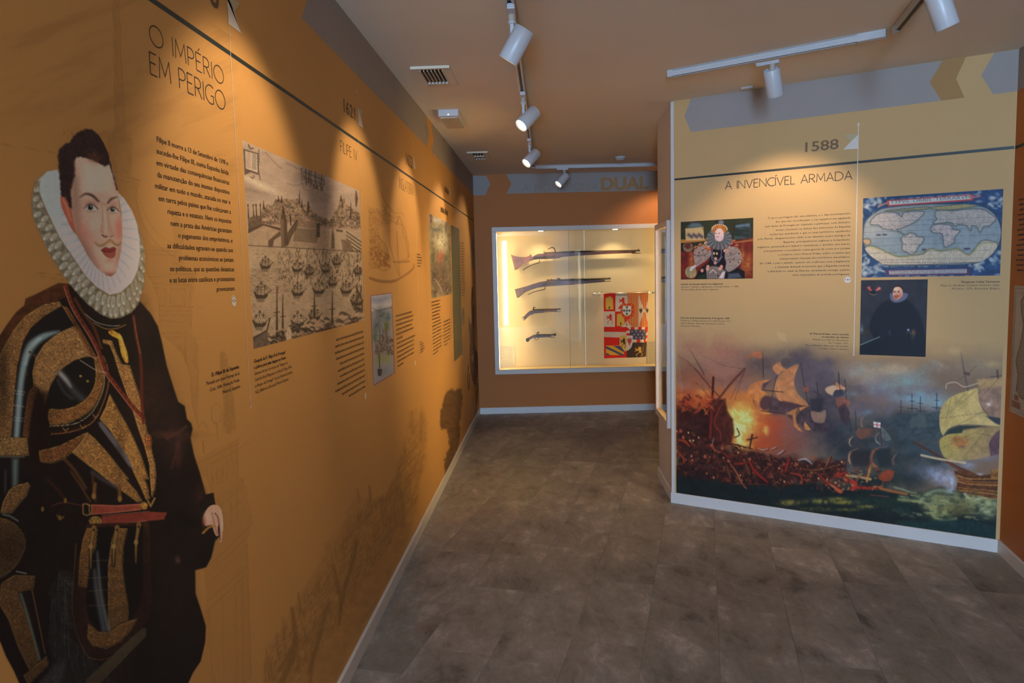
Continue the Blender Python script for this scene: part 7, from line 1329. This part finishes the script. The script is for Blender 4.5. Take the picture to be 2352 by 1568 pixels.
P_([(400, 740), (500, 730), (600, 750), (650, 800), (640, 897), (410, 897)], (126, 116, 112), tex=.15); c.line(zY((340, 790), (430, 740), (510, 728), (600, 750), (690, 820)), 3, (50, 44, 46), .9, 1, sm=4)
for x, y in ((350, 790), (425, 740), (600, 740), (420, 770), (580, 770), (520, 690), (525, 640)): c.ell(*zY((x, y))[0], 3.6, 4.2, (206, 150, 130), .95)
for k in range(7): c.line(zY((440 + k * 28, 790), (430 + k * 30, 895)), 1, (70, 64, 66), .7, .6)
c.line(zY((450, 820), (490, 780), (530, 820)), 2, (220, 212, 204), .8, .8); c.ell(*zY((557, 857))[0], 2, 2, (30, 26, 30)); P_([(565, 890), (610, 810), (650, 800), (625, 890)], (206, 196, 200)); P_([(690, 830), (820, 820), (860, 880), (680, 897)], (84, 96, 116), .8, 2)
c.ell(*zY((207, 812))[0], 13.5, 14, (150, 140, 100), .98, tex=.3, ts=4); c.line(zY((190, 740), (165, 790), (180, 840)), 2, (110, 104, 80), .7, 1, sm=3); P_([(185, 790), (215, 740), (265, 715), (275, 745), (235, 765), (215, 800)], (196, 192, 200)); P_([(300, 860), (390, 830), (400, 897), (290, 897)], (30, 52, 34))
n_ = 26
for k in range(n_):
    a_ = math.radians(-50 + k * 280 / (n_ - 1)); x, y = 570, 380; c.line(zY((x + 60 * math.cos(a_), y + 30 * math.sin(a_)), (x + 150 * math.cos(a_), y + 125 * math.sin(a_) + 5)), 4.6, (112, 118, 122) if k % 2 else (74, 80, 88), .95, 1.2, taper=[2, 6])
c.ell(*zY((575, 262))[0], 17, 12, (176, 110, 50), .98, tex=.35, ts=3)
for k in range(13): a_ = math.radians(180 + k * 15); c.ell(*zY((575 + 98 * math.cos(a_), 262 + 66 * math.sin(a_)))[0], 1.5, 1.5, (216, 206, 190), .9)
c.ell(*zY((572, 330))[0], 10.5, 15, (214, 190, 186), 1); c.ell(*zY((570, 378))[0], 9.5, 6, (206, 180, 182), 1, soft=2); c.ell(*zY((595, 170))[0], 6, 5, (130, 132, 150), .8, soft=2)
for x in (530, 572): c.ell(*zY((x, 312))[0], 1.5, 1.0, (70, 50, 50), .9)
c.line(zY((548, 310), (545, 340)), 1, (176, 140, 130), .8); c.line(zY((538, 358), (560, 358)), 1.4, (170, 80, 76), .9)
for pts in (((480, 520), (490, 620), (540, 660), (590, 620), (600, 520)), ((470, 560), (480, 650), (545, 690), (610, 610))): c.line(zY(*pts), 1.6, (130, 132, 160), .9, .7, sm=4)
for x, y in ((505, 570), (542, 572)): c.ell(*zY((x, y))[0], 2.2, 3.2, (220, 190, 150), .9)
c.grain(.06, 1.3, 3); o = c.build('queen_print', gain=(1.15, 1.1, 1.05), off=.0004); tag(o, 'colour print of a seated woman with red hair and a wide lace ruff', 'picture')

# ---- dark portrait with a white collar
c = canvas_px(PAN, 0, 0, 0, 0, 1.1, quad=[(1978, 643.5), (2131, 641), (2126, 819.5), (1974, 814)], dpy=1.2); c.cut = False
c.C[:] = c3((46, 52, 66)); c.A[:] = 1; c.C *= (1 + .25 * (fbm(c.X / 16, c.Y / 16, 3, 6) - .5))[..., None]; P_ = lambda pts, col, a=.95, s=1.2, **k: c.poly(zZ(*pts), col, a, s, **k)
c.blob(*zZ((200, 930))[0], 12, 10, (60, 58, 44), .7); c.blob(*zZ((125, 880))[0], 4, 9, (96, 124, 146), .9, tex=.4)
P_([(520, 450), (640, 480), (800, 440), (900, 520), (980, 640), (1040, 800), (1080, 1000), (1080, 1310), (200, 1310), (300, 1050), (245, 900), (255, 760), (320, 620), (400, 520)], (28, 36, 48), 1, 3, sm=3)
P_([(90, 1140), (400, 1000), (400, 1310), (90, 1310)], (24, 34, 46), .9, 2); c.line(zZ((105, 1125), (250, 1062), (395, 1003)), 2, (110, 142, 136), .9, .8)
P_([(548, 380), (560, 350), (600, 360), (640, 440), (720, 400), (740, 350), (800, 345), (820, 375), (780, 440), (700, 480), (620, 485), (565, 450)], (92, 104, 142), sm=3); P_([(600, 290), (620, 258), (690, 250), (735, 290), (742, 370), (700, 420), (635, 455), (605, 420), (592, 350)], (206, 168, 150), sm=3)
c.blob(*zZ((640, 290))[0], 6, 5, (226, 204, 190), .8); c.blob(*zZ((705, 380))[0], 5, 6, (176, 100, 84), .7); P_([(585, 330), (590, 270), (630, 235), (700, 232), (745, 275), (752, 340), (738, 300), (700, 252), (620, 258)], (40, 30, 32), sm=3); P_([(605, 380), (640, 372), (690, 376), (680, 410), (640, 452), (612, 440)], (150, 92, 66), .85, 1.5, sm=2)
for x in (620, 678): c.ell(*zZ((x, 330))[0], 2.4, 1.1, (50, 36, 36), .9); c.line(zZ((x - 18, 316), (x + 20, 314)), 1.2, (90, 60, 50), .8)
c.line(zZ((645, 330), (640, 362), (655, 366)), 1.2, (160, 112, 96), .8, sm=3); c.line(zZ((625, 396), (668, 394)), 1.4, (120, 50, 44), .9)
for s_ in (-1, 1):
    for k in range(12): a_ = rr.uniform(-2.6, .2); c.line(zZ((305 + s_ * 45, 300), (305 + s_ * (45 + 70 * abs(math.cos(a_))), 300 + 70 * math.sin(a_) * .8)), 2, rr.choice([(170, 60, 60), (190, 180, 186), (150, 44, 48)]), .75, 1, taper=[3, 1])
c.ell(*zZ((300, 335))[0], 7, 4, (26, 32, 40), .9); c.line(zZ((240, 350), (300, 372), (345, 355)), 1.4, (150, 130, 90), .8, sm=3)
c.ell(*zZ((825, 898))[0], 2.6, 2.6, (150, 150, 186)); c.line(zZ((800, 950), (825, 905), (855, 950)), 1.2, (84, 96, 130), .9, sm=3); c.blob(*zZ((900, 940))[0], 5, 7, (140, 106, 84), .75); c.blob(*zZ((890, 1000))[0], 4, 8, (60, 62, 54), .8); c.ell(*zZ((545, 940))[0], 3, 7, (44, 56, 76), .8); c.grain(.04, 1.5, 3)
o = c.build('portrait_print', gain=(1.35, 1.22, 1.05), off=.0004); tag(o, 'dark blue-black portrait print of a bearded man with a pale collar, under the world map', 'picture')

# ---- panel lettering, lines, bands
L0 = PAN.uz(1587, 223.6)[0]; L1 = PAN.uz(1572, 261)[0]; R0 = PAN.uz(2164, 160)[0]; R1 = PAN.uz(2136, 174)[0]; S0 = PAN.uz(2284, 140)[0]; S1 = PAN.uz(2254, 153)[0]; Q0 = PAN.uz(2218, 150)[0]; Q1 = PAN.uz(2196.5, 165.5)[0]
flat('grey_band', PAN, [[(L0, ZB), (R0, ZB), (R1, BZ), (R0, H - .001), (L0, H - .001), (L1, BZ)]], M['paint_grey'], 'long grey band with notched ends above the date 1588', 'wall band')
M['vinyl_d'] = plain('dark_ochre_print', tuple(x * .66 for x in WALLC), .62, var=.02)
flat('chevron', PAN, [[(R0, ZB), (Q0, ZB), (Q1, BZ), (Q0, H - .001), (R0, H - .001), (R1, BZ)]], M['vinyl_d'], 'brown chevron between the two grey bands at the top right', 'chevron')
flat('grey_band', PAN, [[(S0, ZB), (1.885, ZB), (1.885, H - .001), (S0, H - .001), (S1, BZ)]], M['paint_grey'], 'short grey band at the right end of the panel top', 'wall band')
flat('grey_band', RIGHT, [[(0.002, ZB), (4.1, ZB), (4.1, H - .001), (.002, H - .001)]], M['paint_grey'], 'grey band under the ceiling at the right edge of the photograph', 'wall band')
flat('dark_rule', PAN, [[(.024, ZR - .008), (1.88, ZR - .004), (1.88, ZR + .012), (.024, ZR + .004)]], M['rule'], 'thin dark horizontal line across the sea battle panel', 'line', off=.0007)
flat('dark_rule', RIGHT, [[(.003, ZR - .006), (4.1, ZR - .006), (4.1, ZR + .01), (.003, ZR + .01)]], M['rule'], 'short visible stretch of dark line on the right wall', 'line', off=.0007)
timeline('time_line', PAN, (1972, 288), (1961, 815), 'thin white vertical line with an arrow head left of the world map', wd=.0045)
decal('pennant', PAN, [(zN((1252, 255), (1251, 352), (1150, 357), (1205, 300)), 0, 1), (zN((1155, 262), (1245, 254), (1203, 302)), 1, 2)], [M['ink_white'], M['ink_cream']], 'white pennant right of the date 1588', 'pennant', off=.0009)
heading('year_heading', PAN, '1588', (1849.5, 349), (1926, 341), 326, 'bold brown date 1588 on the panel', plain('brown_grey_print_ink', (.20, .12, .055), .6), kind='font', bold=.012, cat='date')
heading('title_text', PAN, 'A INVENCÍVEL ARMADA', (1666, 436), (1957, 411), 418, 'thin black title A INVENCÍVEL ARMADA on the panel', M['ink'], w=.09, gap=.13)
paragraph('text_block', PAN, ['O apoio português não era unânime, e o descontentamento', 'dos que não reconheciam o rei espanhol era agravado', 'pelo facto de Portugal ser chamado a participar com dinheiro,', 'armas e homens na defesa dos interesses de Espanha', 'na Europa, atendendo a que os seus territórios espalhados', 'pelo Mundo, desguarnecidos, virão a ser atacados pelos inimigos de', 'Espanha, principalmente ingleses e holandeses.', 'Inglaterra, governada por Isabel I, reivindicava o domínio dos mares,', 'principalmente concretizado numa guerra de corso por piratas', 'e corsários, como Francis Drake, sobre os navios que', 'transportavam riquezas dos territórios americanos.', 'Em 1588, o país é abalado, quando em confronto com a Inglaterra,', 'a chamada Armada Invencível, que a Espanha reunira,', 'é afundada no canal da Mancha, arrastando consigo a parte', 'mais importante da armada portuguesa.'],
          (1763.5, 1781.4, 1758, 1782, 1768.7, 1740.5, 1800, 1740.5, 1754.6, 1787, 1791, 1745.7, 1780, 1763, 1821), (1955, 491.5), (1951, 631), .0112, 'black paragraph of fifteen lines right of the queen print', M['ink'], res=1)
paragraph('caption_text', PAN, ['Retrato da Armada (Isabel I de Inglaterra)', 'Anónimo - atribuído originalmente a George Gower - c. 1588,', 'Woburn Abbey, Bedfordshire, Inglaterra'], (1660, 1697, 1650), (1564.5, 654.2), (1564.5, 666.5), .0098, 'three-line caption under the queen print', M['ink'], align='left', bold=(0,), cat='caption', res=1)
paragraph('caption_text', PAN, ['Derrota da Armada Espanhola, 8 de agosto 1588', 'Pintado por Philippe-Jacques de Loutherbourg, 1796,', 'Museu Marítimo Nacional, Greenwich, Londres,', 'Hospital Collection'], (1675.5, 1678.6, 1665, 1609), (1564.3, 731), (1564.3, 749.5), .0098, 'four-line caption low on the left of the panel above the burning ships', M['ink'], align='left', bold=(0,), cat='caption', res=1)
paragraph('caption_text', PAN, ['Sir Francis Drake, com a sua jóia', 'ou amuleto na cintura', 'Pintado por Marcus Gheeraerts', 'the Younger, 1591,', 'Museu Marítimo Nacional, Greenwich,', 'Londres, Caird Collection'], (1859.5, 1887, 1867, 1903, 1850.6, 1882.5), (1949.4, 769.5), (1948.8, 803.6), .0098, 'six-line caption left of the white line end, above the battle smoke', M['ink'], bold=(0, 1), cat='caption', res=1)
paragraph('caption_text', PAN, ['Theatrum Orbis Terrarum', 'Mapa de Abraham Ortelius, Primeiro Atlas', 'Moderno, 1570, Antuérpia, Bélgica'], (2207, 2160.8, 2186.5), (2296, 648.5), (2295.5, 664), .0105, 'three-line caption under the right end of the world map', M['ink'], bold=(0,), cat='caption', res=1)
sticker(PAN, (1947, 642), .0195, '4', 'round white sticker with number 4 under the paragraph on the panel')

# ---- right wall: small text and an upright map, cut by the photograph's edge
u0, z0 = RIGHT.uz(2319, 943.5); u1, z1 = RIGHT.uz(2330.3, 655.4); um = (u0 + u1) / 2; bm = bmesh.new()
t = empty('country_map', tuple(RIGHT.pt(um, z0)), 'tall old map print on the right wall, cut by the photograph edge', 'map'); wM = .42; hM = z1 - z0
bm.faces.new([bm.verts.new(p) for p in ((um, z0, 0), (um + wM, z0, 0), (um + wM, z1, 0), (um, z1, 0))]); meshobj('paper', bm, plain('aged_map_paper', (.47, .42, .36), .6, var=.08, scale=20), t, RIGHT.mat(.0014))
bm = bmesh.new()
def ringu(bm, a, b, c_, d, w):
    for p in (((a, b), (c_, b), (c_, b + w), (a, b + w)), ((a, d - w), (c_, d - w), (c_, d), (a, d)), ((a, b), (a + w, b), (a + w, d), (a, d)), ((c_ - w, b), (c_, b), (c_, d), (c_ - w, d))): bm.faces.new([bm.verts.new((x, y, 0)) for x, y in p])
ringu(bm, um + .012, z0 + .012, um + wM - .012, z1 - .012, .003); ringu(bm, um + .024, z0 + .03, um + wM - .024, z1 - .035, .002); meshobj('border', bm, M['ink_tan'], t, RIGHT.mat(.0022))
cst = [(.06, .88), (.10, .93), (.2, .92), (.28, .88), (.30, .7), (.27, .5), (.30, .3), (.26, .16), (.12, .14), (.05, .18), (.07, .3), (.03, .42), (.08, .55), (.11, .7), (.08, .8)]
bm = bmesh.new(); bm.faces.new([bm.verts.new((um + .03 + x, z0 + y * hM, 0)) for x, y in cst][::-1]); bmesh.ops.triangulate(bm, faces=bm.faces)
for f in bm.faces:
    f.normal_update()
    if f.normal.z < 0: f.normal_flip()
meshobj('land', bm, plain('hatched_map_land', (.30, .25, .19), .6, var=.5, scale=140), t, RIGHT.mat(.0018))
bm = bmesh.new(); P = [(um + .03 + x, z0 + y * hM, 0) for x, y in cst + cst[:1]]
for a_, b_ in zip(P, P[1:]): d_ = (Vector(b_) - Vector(a_)).normalized() * .002; nn = Vector((-d_.y, d_.x, 0)); bm.faces.new([bm.verts.new(Vector(q)) for q in (Vector(a_) - nn, Vector(b_) - nn, Vector(b_) + nn, Vector(a_) + nn)])
bmesh.ops.remove_doubles(bm, verts=bm.verts, dist=.003)
meshobj('coast_line', bm, M['ink'], t, RIGHT.mat(.0026))
bm = bmesh.new()
for x, y, w_, h_ in ((.035, .05, .10, .05), (.06, .11, .05, .04)): bm.faces.new([bm.verts.new(q) for q in ((um + x, z0 + y * hM, 0), (um + x + w_, z0 + y * hM, 0), (um + x + w_, z0 + (y + h_) * hM, 0), (um + x, z0 + (y + h_) * hM, 0))])
meshobj('cartouche', bm, plain('red_brown_cartouche', (.28, .12, .08), .6, var=.3, scale=60), t, RIGHT.mat(.0028))
ua, za = RIGHT.uz(2340, 461); ub_, zb_ = RIGHT.uz(2332.5, 622); bm = bmesh.new(); ul = (ua + ub_) / 2
for k in range(15): marks(bm, '~', ul + .01 * (k % 3), ul + .40, za + (zb_ - za) * k / 14, .0115)
tag(meshobj('text_block', bm, M['ink'], None, RIGHT.mat(.0008)), 'small black paragraph above the tall map on the right wall', 'wall text')

# ================================================================== flag on its rod, information sheets in the showcases
zF = zm(1360, 660, 8.713); FO = -0.20; FWL = Wall(END.pt(0, 0, FO)[:2], END.d[:2], END.n[:2]); t = empty('heraldic_flag', tuple(FWL.pt(*zF((700, 130))[0:1][0]) if False else FWL.pt(*FWL.uz(*zF((700, 130))[0]))), 'red and gold quartered heraldic flag hanging from a silver rod', 'flag')
c = canvas_px(FWL, 0, 0, 0, 0, .42, quad=[zF((229, 108))[0], zF((1164, 106))[0], zF((1092, 1388))[0], zF((229, 1417))[0]], dpy=.5); c.cut = True
RED = (214, 32, 18); RD2 = (200, 44, 30); YL = (222, 158, 62); WH = (206, 184, 150); GY = (66, 70, 96); BK = (66, 48, 34); f = zF
flagm = [(229, 106), (1166, 104), (1152, 400), (1118, 800), (1100, 1100), (1086, 1385), (700, 1424), (450, 1412), (229, 1416)]
c.poly(f(*flagm), WH, 1, .5); full = c.A.copy(); c.lock = full; S = .45
Pf = lambda pts, col, **k: c.poly(f(*pts), col, 1, S, **k)
Pf([(229, 100), (466, 100), (460, 475), (229, 475)], RED); Pf([(262, 200), (285, 215), (290, 190), (318, 200), (322, 180), (352, 185), (356, 165), (380, 185), (384, 210), (405, 200), (412, 225), (424, 440), (268, 440)], YL); Pf([(328, 380), (352, 380), (352, 425), (328, 425)], (70, 60, 40))
Pf([(455, 480), (600, 480), (690, 640), (690, 700), (600, 790), (455, 790)], RED); Pf([(490, 520), (510, 545), (520, 515), (545, 535), (550, 510), (580, 535), (640, 620), (655, 700), (620, 765), (490, 770)], YL); Pf([(558, 700), (582, 700), (582, 748), (558, 748)], (70, 60, 40))
def lion(x, y, s, col, k=1.15):
    L = lambda *q: f(*[(x + a * s, y + b * s * k) for a, b in q]); c.poly(L((-10, -60), (10, -78), (35, -75), (45, -50), (38, -25), (48, 0), (40, 25), (20, 35), (5, 20), (0, -10), (-35, 0), (-62, 12), (-66, 0), (-40, -12), (-52, -30), (-62, -50), (-50, -56), (-30, -32), (-12, -36)), col, 1, S)
    c.line(L((20, 20), (45, 35), (60, 60), (50, 80), (35, 92)), 9 * s * .115, col, 1, S, sm=4); c.line(L((10, 20), (-10, 45), (-35, 55), (-38, 80), (-25, 88)), 9 * s * .115, col, 1, S, sm=4); c.line(L((45, 20), (66, 5), (60, -30), (72, -55), (82, -70)), 4.5 * s * .115, col, 1, S, sm=4)
lion(600, 290, 1.0, RD2); Pf([(520, 430), (530, 400), (560, 360), (600, 370), (590, 420)], RD2); lion(345, 620, 1.0, RD2)
for k in range(12):
    x = 707 + k * 35; Pf([(x, 100), (x + 19, 100), (x + 17, 790), (x - 1, 790)], (214, 70, 30)); Pf([(x + 19, 100), (x + 35, 100), (x + 33, 790), (x + 17, 790)], (224, 150, 70))
Pf([(940, 165), (960, 250), (1010, 370), (1040, 460), (1000, 590), (960, 680), (940, 790), (925, 790), (925, 165)], WH, sm=0); Pf([(1160, 165), (1110, 260), (1075, 380), (1065, 470), (1090, 620), (1122, 720), (1160, 700)], WH); Pf([(1000, 440), (1110, 440), (1060, 500), (1050, 500)], WH)
def eagle(x, y, s): Pf([(x - 34 * s, y - 40 * s), (x - 20 * s, y - 10 * s), (x - 14 * s, y - 45 * s), (x - 5 * s, y - 12 * s), (x, y - 50 * s), (x + 6 * s, y - 12 * s), (x + 15 * s, y - 45 * s), (x + 20 * s, y - 10 * s), (x + 34 * s, y - 40 * s), (x + 30 * s, y + 20 * s), (x + 12 * s, y + 45 * s), (x, y + 75 * s), (x - 12 * s, y + 45 * s), (x - 30 * s, y + 20 * s)], (84, 66, 48))
eagle(972, 450, 1.0); eagle(1103, 450, .9)
Pf([(590, 340), (640, 315), (700, 325), (760, 315), (830, 340), (840, 440), (830, 540), (780, 600), (700, 640), (620, 600), (575, 520), (570, 430)], (220, 58, 26), sm=2); Pf([(608, 366), (780, 366), (780, 500), (755, 545), (695, 575), (635, 545), (608, 500)], (214, 200, 170))
for x, y in ((694, 400), (638, 466), (692, 466), (746, 466), (692, 530)):
    Pf([(x - 20, y - 24), (x + 20, y - 24), (x + 20, y + 8), (x, y + 26), (x - 20, y + 8)], (54, 66, 72))
    for a_, b_ in ((-9, -10), (9, -10), (0, 0), (-9, 10), (9, 10)): c.ell(*f((x + a_, y + b_))[0], .35, .35, (200, 196, 176), .9, soft=.3)
for x, y in ((620, 345), (690, 335), (790, 345), (590, 430), (595, 520), (815, 440), (800, 530), (700, 605), (640, 585), (760, 580)): Pf([(x - 11, y - 9), (x + 11, y - 9), (x + 11, y + 10), (x - 11, y + 10)], YL)
Pf([(565, 790), (640, 740), (690, 660), (740, 740), (800, 785), (770, 800), (745, 840), (690, 800)], WH); Pf([(670, 720), (690, 700), (705, 720), (700, 770), (675, 770)], (150, 130, 90)); Pf([(640, 600), (740, 600), (700, 650), (690, 690), (670, 650)], (220, 58, 26))
Pf([(232, 785), (690, 790), (760, 850), (690, 890), (232, 882)], RED); Pf([(232, 885), (690, 893), (690, 1000), (232, 985)], (196, 170, 140)); Pf([(232, 988), (550, 1000), (550, 1160), (270, 1160), (270, 1350), (690, 1350), (690, 1424), (229, 1416)], RED); Pf([(232, 988), (272, 988), (272, 1400), (229, 1416)], RED); Pf([(636, 1270), (690, 1270), (690, 1424), (636, 1420)], RED)
Pf([(272, 1160), (640, 1160), (638, 1350), (274, 1350)], (214, 150, 40)); Pf([(272, 1165), (640, 1345), (640, 1365), (560, 1350), (274, 1215)], GY); Pf([(420, 1165), (560, 1170), (636, 1260), (636, 1290), (560, 1250)], GY); Pf([(276, 1300), (370, 1350), (276, 1350)], GY)
Pf([(750, 840), (1110, 840), (1098, 1040), (812, 1040), (812, 960), (750, 960)], (68, 70, 92))
for j in range(3):
    for i in range(4 if j != 1 else 3):
        x = (797 + i * 82) if j == 0 else ((840 + i * 80) if j == 1 else (880 + (i - .0) * 78)); y = 876 + j * 62
        if x > 1080: continue
        c.poly(f((x - 26, y), (x - 6, y - 5), (x, y - 24), (x + 6, y - 5), (x + 26, y), (x + 6, y + 5), (x, y + 24), (x - 6, y + 5)), YL, 1, S)
for i in range(5): x = 770 + i * 73; Pf([(x, 790), (x + 73, 790), (x + 73, 842), (x, 842)], RED if i % 2 == 0 else WH); Pf([(x + 45, 1040), (x + 118, 1040), (x + 118, 1098), (x + 45, 1098)], WH if i % 2 == 0 else RED)
for i in range(4): Pf([(1082, 842 + i * 58), (1116, 842 + i * 58), (1116, 900 + i * 58), (1074, 900 + i * 58)], RED if i % 2 == 0 else WH)
for i in range(3): Pf([(686, 862 + i * 50), (752, 862 + i * 50), (752, 912 + i * 50), (686, 912 + i * 50)], WH if i % 2 == 0 else RED)
Pf([(690, 1098), (1110, 1098), (1086, 1390), (690, 1430)], BK); lion(930, 1270, 1.25, YL, .9)
Pf([(556, 980), (620, 955), (690, 965), (690, 1262), (640, 1258), (580, 1190), (556, 1110)], YL); Pf([(690, 965), (808, 960), (808, 1120), (780, 1200), (730, 1250), (680, 1265)], (206, 184, 160)); lion(620, 1100, .85, (60, 46, 34), 1.3); eagle(745, 1060, 1.25)
Pf([(700, 1000), (715, 1060), (745, 1180), (775, 1060), (790, 1000), (760, 1050), (745, 1000), (730, 1050)], (206, 60, 44))
Pf([(229, 100), (466, 100), (466, 168), (229, 168)], (190, 30, 22), grad=None); Pf([(466, 122), (706, 122), (706, 168), (466, 168)], (150, 136, 110)); c.lock = None
def wave(s, P):
    x, z = P[:, 0], P[:, 1]; z1 = s.z1; k = np.clip((z1 - z) / (z1 - s.z0), 0, 1); xu = (x - s.us[0]) / (s.us[-1] - s.us[0])
    P[:, 2] = .006 * np.sin(xu * 9 + k * 2) * k + .010 * np.sin(xu * 3.1 + 1 + k * 1.5) * k - .030 * np.clip(xu - .86, 0, 1) / .14 * k + np.where(k < .05, .012 - .24 * k, 0); return P
bpy.context.view_layer.update()
fm = c.build('cloth', gain=(1.5, 1.35, 1.4), off=.012, parent=t, bend=wave, mat=print_mat(.8, (.6, .45, .25))); sol = fm.modifiers.new('thickness', 'SOLIDIFY'); sol.thickness = .0012
uF0, zFp = FWL.uz(*zF((70, 130))[0]); uF1, _ = FWL.uz(*zF((1265, 128))[0]); FM = FWL.mat(.0); M['chrome'] = plain('satin_chrome', (.72, .70, .66), .22, .9, var=.02)
bm = bmesh.new(); tube(bm, [(uF0, zFp, 0), (uF1, zFp, 0)], .010, 14); meshobj('rod', bm, M['chrome'], t, FM)
for u, s in ((uF0, -1), (uF1, 1)):
    bm = bmesh.new(); lathe(bm, (u + s * .0, zFp, 0), (s, 0, 0), [(-.03, .0), (-.03, .014), (-.018, .014), (-.014, .011), (-.004, .013), (.004, .022), (.016, .024), (.028, .019), (.036, .010), (.040, .012), (.044, .006), (.046, 0)], 20); meshobj('finial', bm, M['chrome'], t, FM)
    bm = bmesh.new(); tube(bm, [(u - s * .055, zFp, 0), (u - s * .055, zFp, -(DEP + FO) + .004)], .006, 8); lathe(bm, (u - s * .055, zFp, -(DEP + FO) + .014), (0, 0, 1), [(-.012, .022), (-.004, .022), (0, .006)], 16); meshobj('bracket', bm, M['chrome'], t, FM)
def info(W, quad, label, lines, off=-.020, parent=None, hd=3):
    uz = np.array([W.uz(*p) for p in quad]); u0, u1 = uz[[0, 3], 0].mean(), uz[[1, 2], 0].mean(); z1, z0 = uz[:2, 1].mean(), uz[2:, 1].mean(); u0 = max(u0, iu0 + .004); z0 = max(z0, iz0 + .004)
    t = empty('information_sheet', tuple(W.pt(u0, z0)), label, 'label')
    bm = bmesh.new(); box(bm, ((u0 + u1) / 2, (z0 + z1) / 2, 0), (u1 - u0, z1 - z0, .003)); meshobj('sheet', bm, plain('cream_label_card', (.58, .50, .33), .6, var=.02), t, W.mat(0))
    bm = bmesh.new(); n = lines; mg = (u1 - u0) * .05; r = random.Random(n)
    for k in range(n): z = z1 - (z1 - z0) * (k + 1.2) / (n + 1); marks(bm, '~', u0 + mg, u1 - mg - (u1 - u0) * r.uniform(0, .12), z, (z1 - z0) / n * .5)
    meshobj('lettering', bm, plain('grey_label_ink', (.16, .12, .06), .6), t, W.mat(.0022)); return t
IW = Wall(END.pt(0, 0, -DEP + .004)[:2], END.d[:2], END.n[:2]); info(IW, z4c := [(1120 + x / 4.125, 500 + y / 4.125) for x, y in ((118, 1208), (258, 1210), (260, 1430), (122, 1434))], 'cream information sheet low in the left corner of the gun showcase', 22)
info(IW, [(1320 + x / 4.125, 500 + y / 4.125) for x, y in ((688, 1172), (820, 1168), (818, 1392), (688, 1398))], 'cream information sheet low at the right beside the hanging flag', 22)
SW = Wall(SIDE.pt(0, 0, -.105)[:2], SIDE.d[:2], SIDE.n[:2]); uS = [(ju0 + .03, ju0 + .30)]
t = empty('information_sheet', tuple(SIDE.pt(ju0 + .3, jz0 + .1)), 'cream information sheet inside the narrow side showcase', 'label')
bm = bmesh.new(); box(bm, (ju0 + .34, jz0 + .30, 0), (.26, .36, .003)); meshobj('sheet', bm, plain('cream_label_card', (.58, .50, .33), .6), t, SIDE.mat(-.112))
bm = bmesh.new()
for k in range(15): marks(bm, '~', ju0 + .225, ju0 + .455, jz0 + .455 - k * .0235, .010)
meshobj('lettering', bm, M['ink_brown'], t, SIDE.mat(-.109))
import OpenImageIO as o, sys
b=o.ImageBuf('/workdir/render_main.png'); 
for n,x,y in [('wall mid',650,900),('wall low',700,1300),('topleft',100,100),('scallop1',480,330),('betw',700,250),('ceil L',1400,200),('ceil R',1900,50),('end L',1110,700),('end R',1480,480),('pan spot',1750,400),('pan mid',1800,700),('pan right',2230,740),('band',1850,230),('floor near',1400,1500),('floor mid',1300,1100),('floor far',1300,970),('skirt R',1900,1190),('skirt L',950,1230),('side wall',1525,1030),('lamp1',1180,100),('ruff',300,500),('paper',650,380),('floorR',2000,1400),('right wall',2325,1100),('case',1250,760),('frametop',1400,517)]:
    X=int(x*1024/2352);Y=int(y*1024/2352); s=[0,0,0];c=0
    for i in range(-2,3):
        for j in range(-2,3):
            p=b.getpixel(min(1023,X+i),Y+j); s=[a+q for a,q in zip(s,p)]; c+=1
    print(n,(x,y),[round(255*v/c) for v in s])
import OpenImageIO as o, sys
b=o.ImageBuf('/tmp/w/o_lampall.png'); 
for n,x,y in [('wall mid',650,900),('wall low',700,1300),('topleft',100,100),('scallop1',480,330),('betw',700,250),('ceil L',1400,200),('ceil R',1900,50),('end L',1110,700),('end R',1480,480),('pan spot',1750,400),('pan mid',1800,700),('pan right',2230,740),('band',1850,230),('floor near',1400,1500),('floor mid',1300,1100),('floor far',1300,970),('skirt R',1900,1190),('skirt L',950,1230),('side wall',1525,1030),('lamp1',1180,100),('ruff',300,500),('paper',650,380),('floorR',2000,1400),('right wall',2325,1100),('case',1250,760),('frametop',1400,517)]:
    X=int(x*512/2352);Y=int(y*512/2352); s=[0,0,0];c=0
    for i in range(-2,3):
        for j in range(-2,3):
            p=b.getpixel(min(511,X+i),Y+j); s=[a+q for a,q in zip(s,p)]; c+=1
    print(n,(x,y),[round(255*v/c) for v in s])
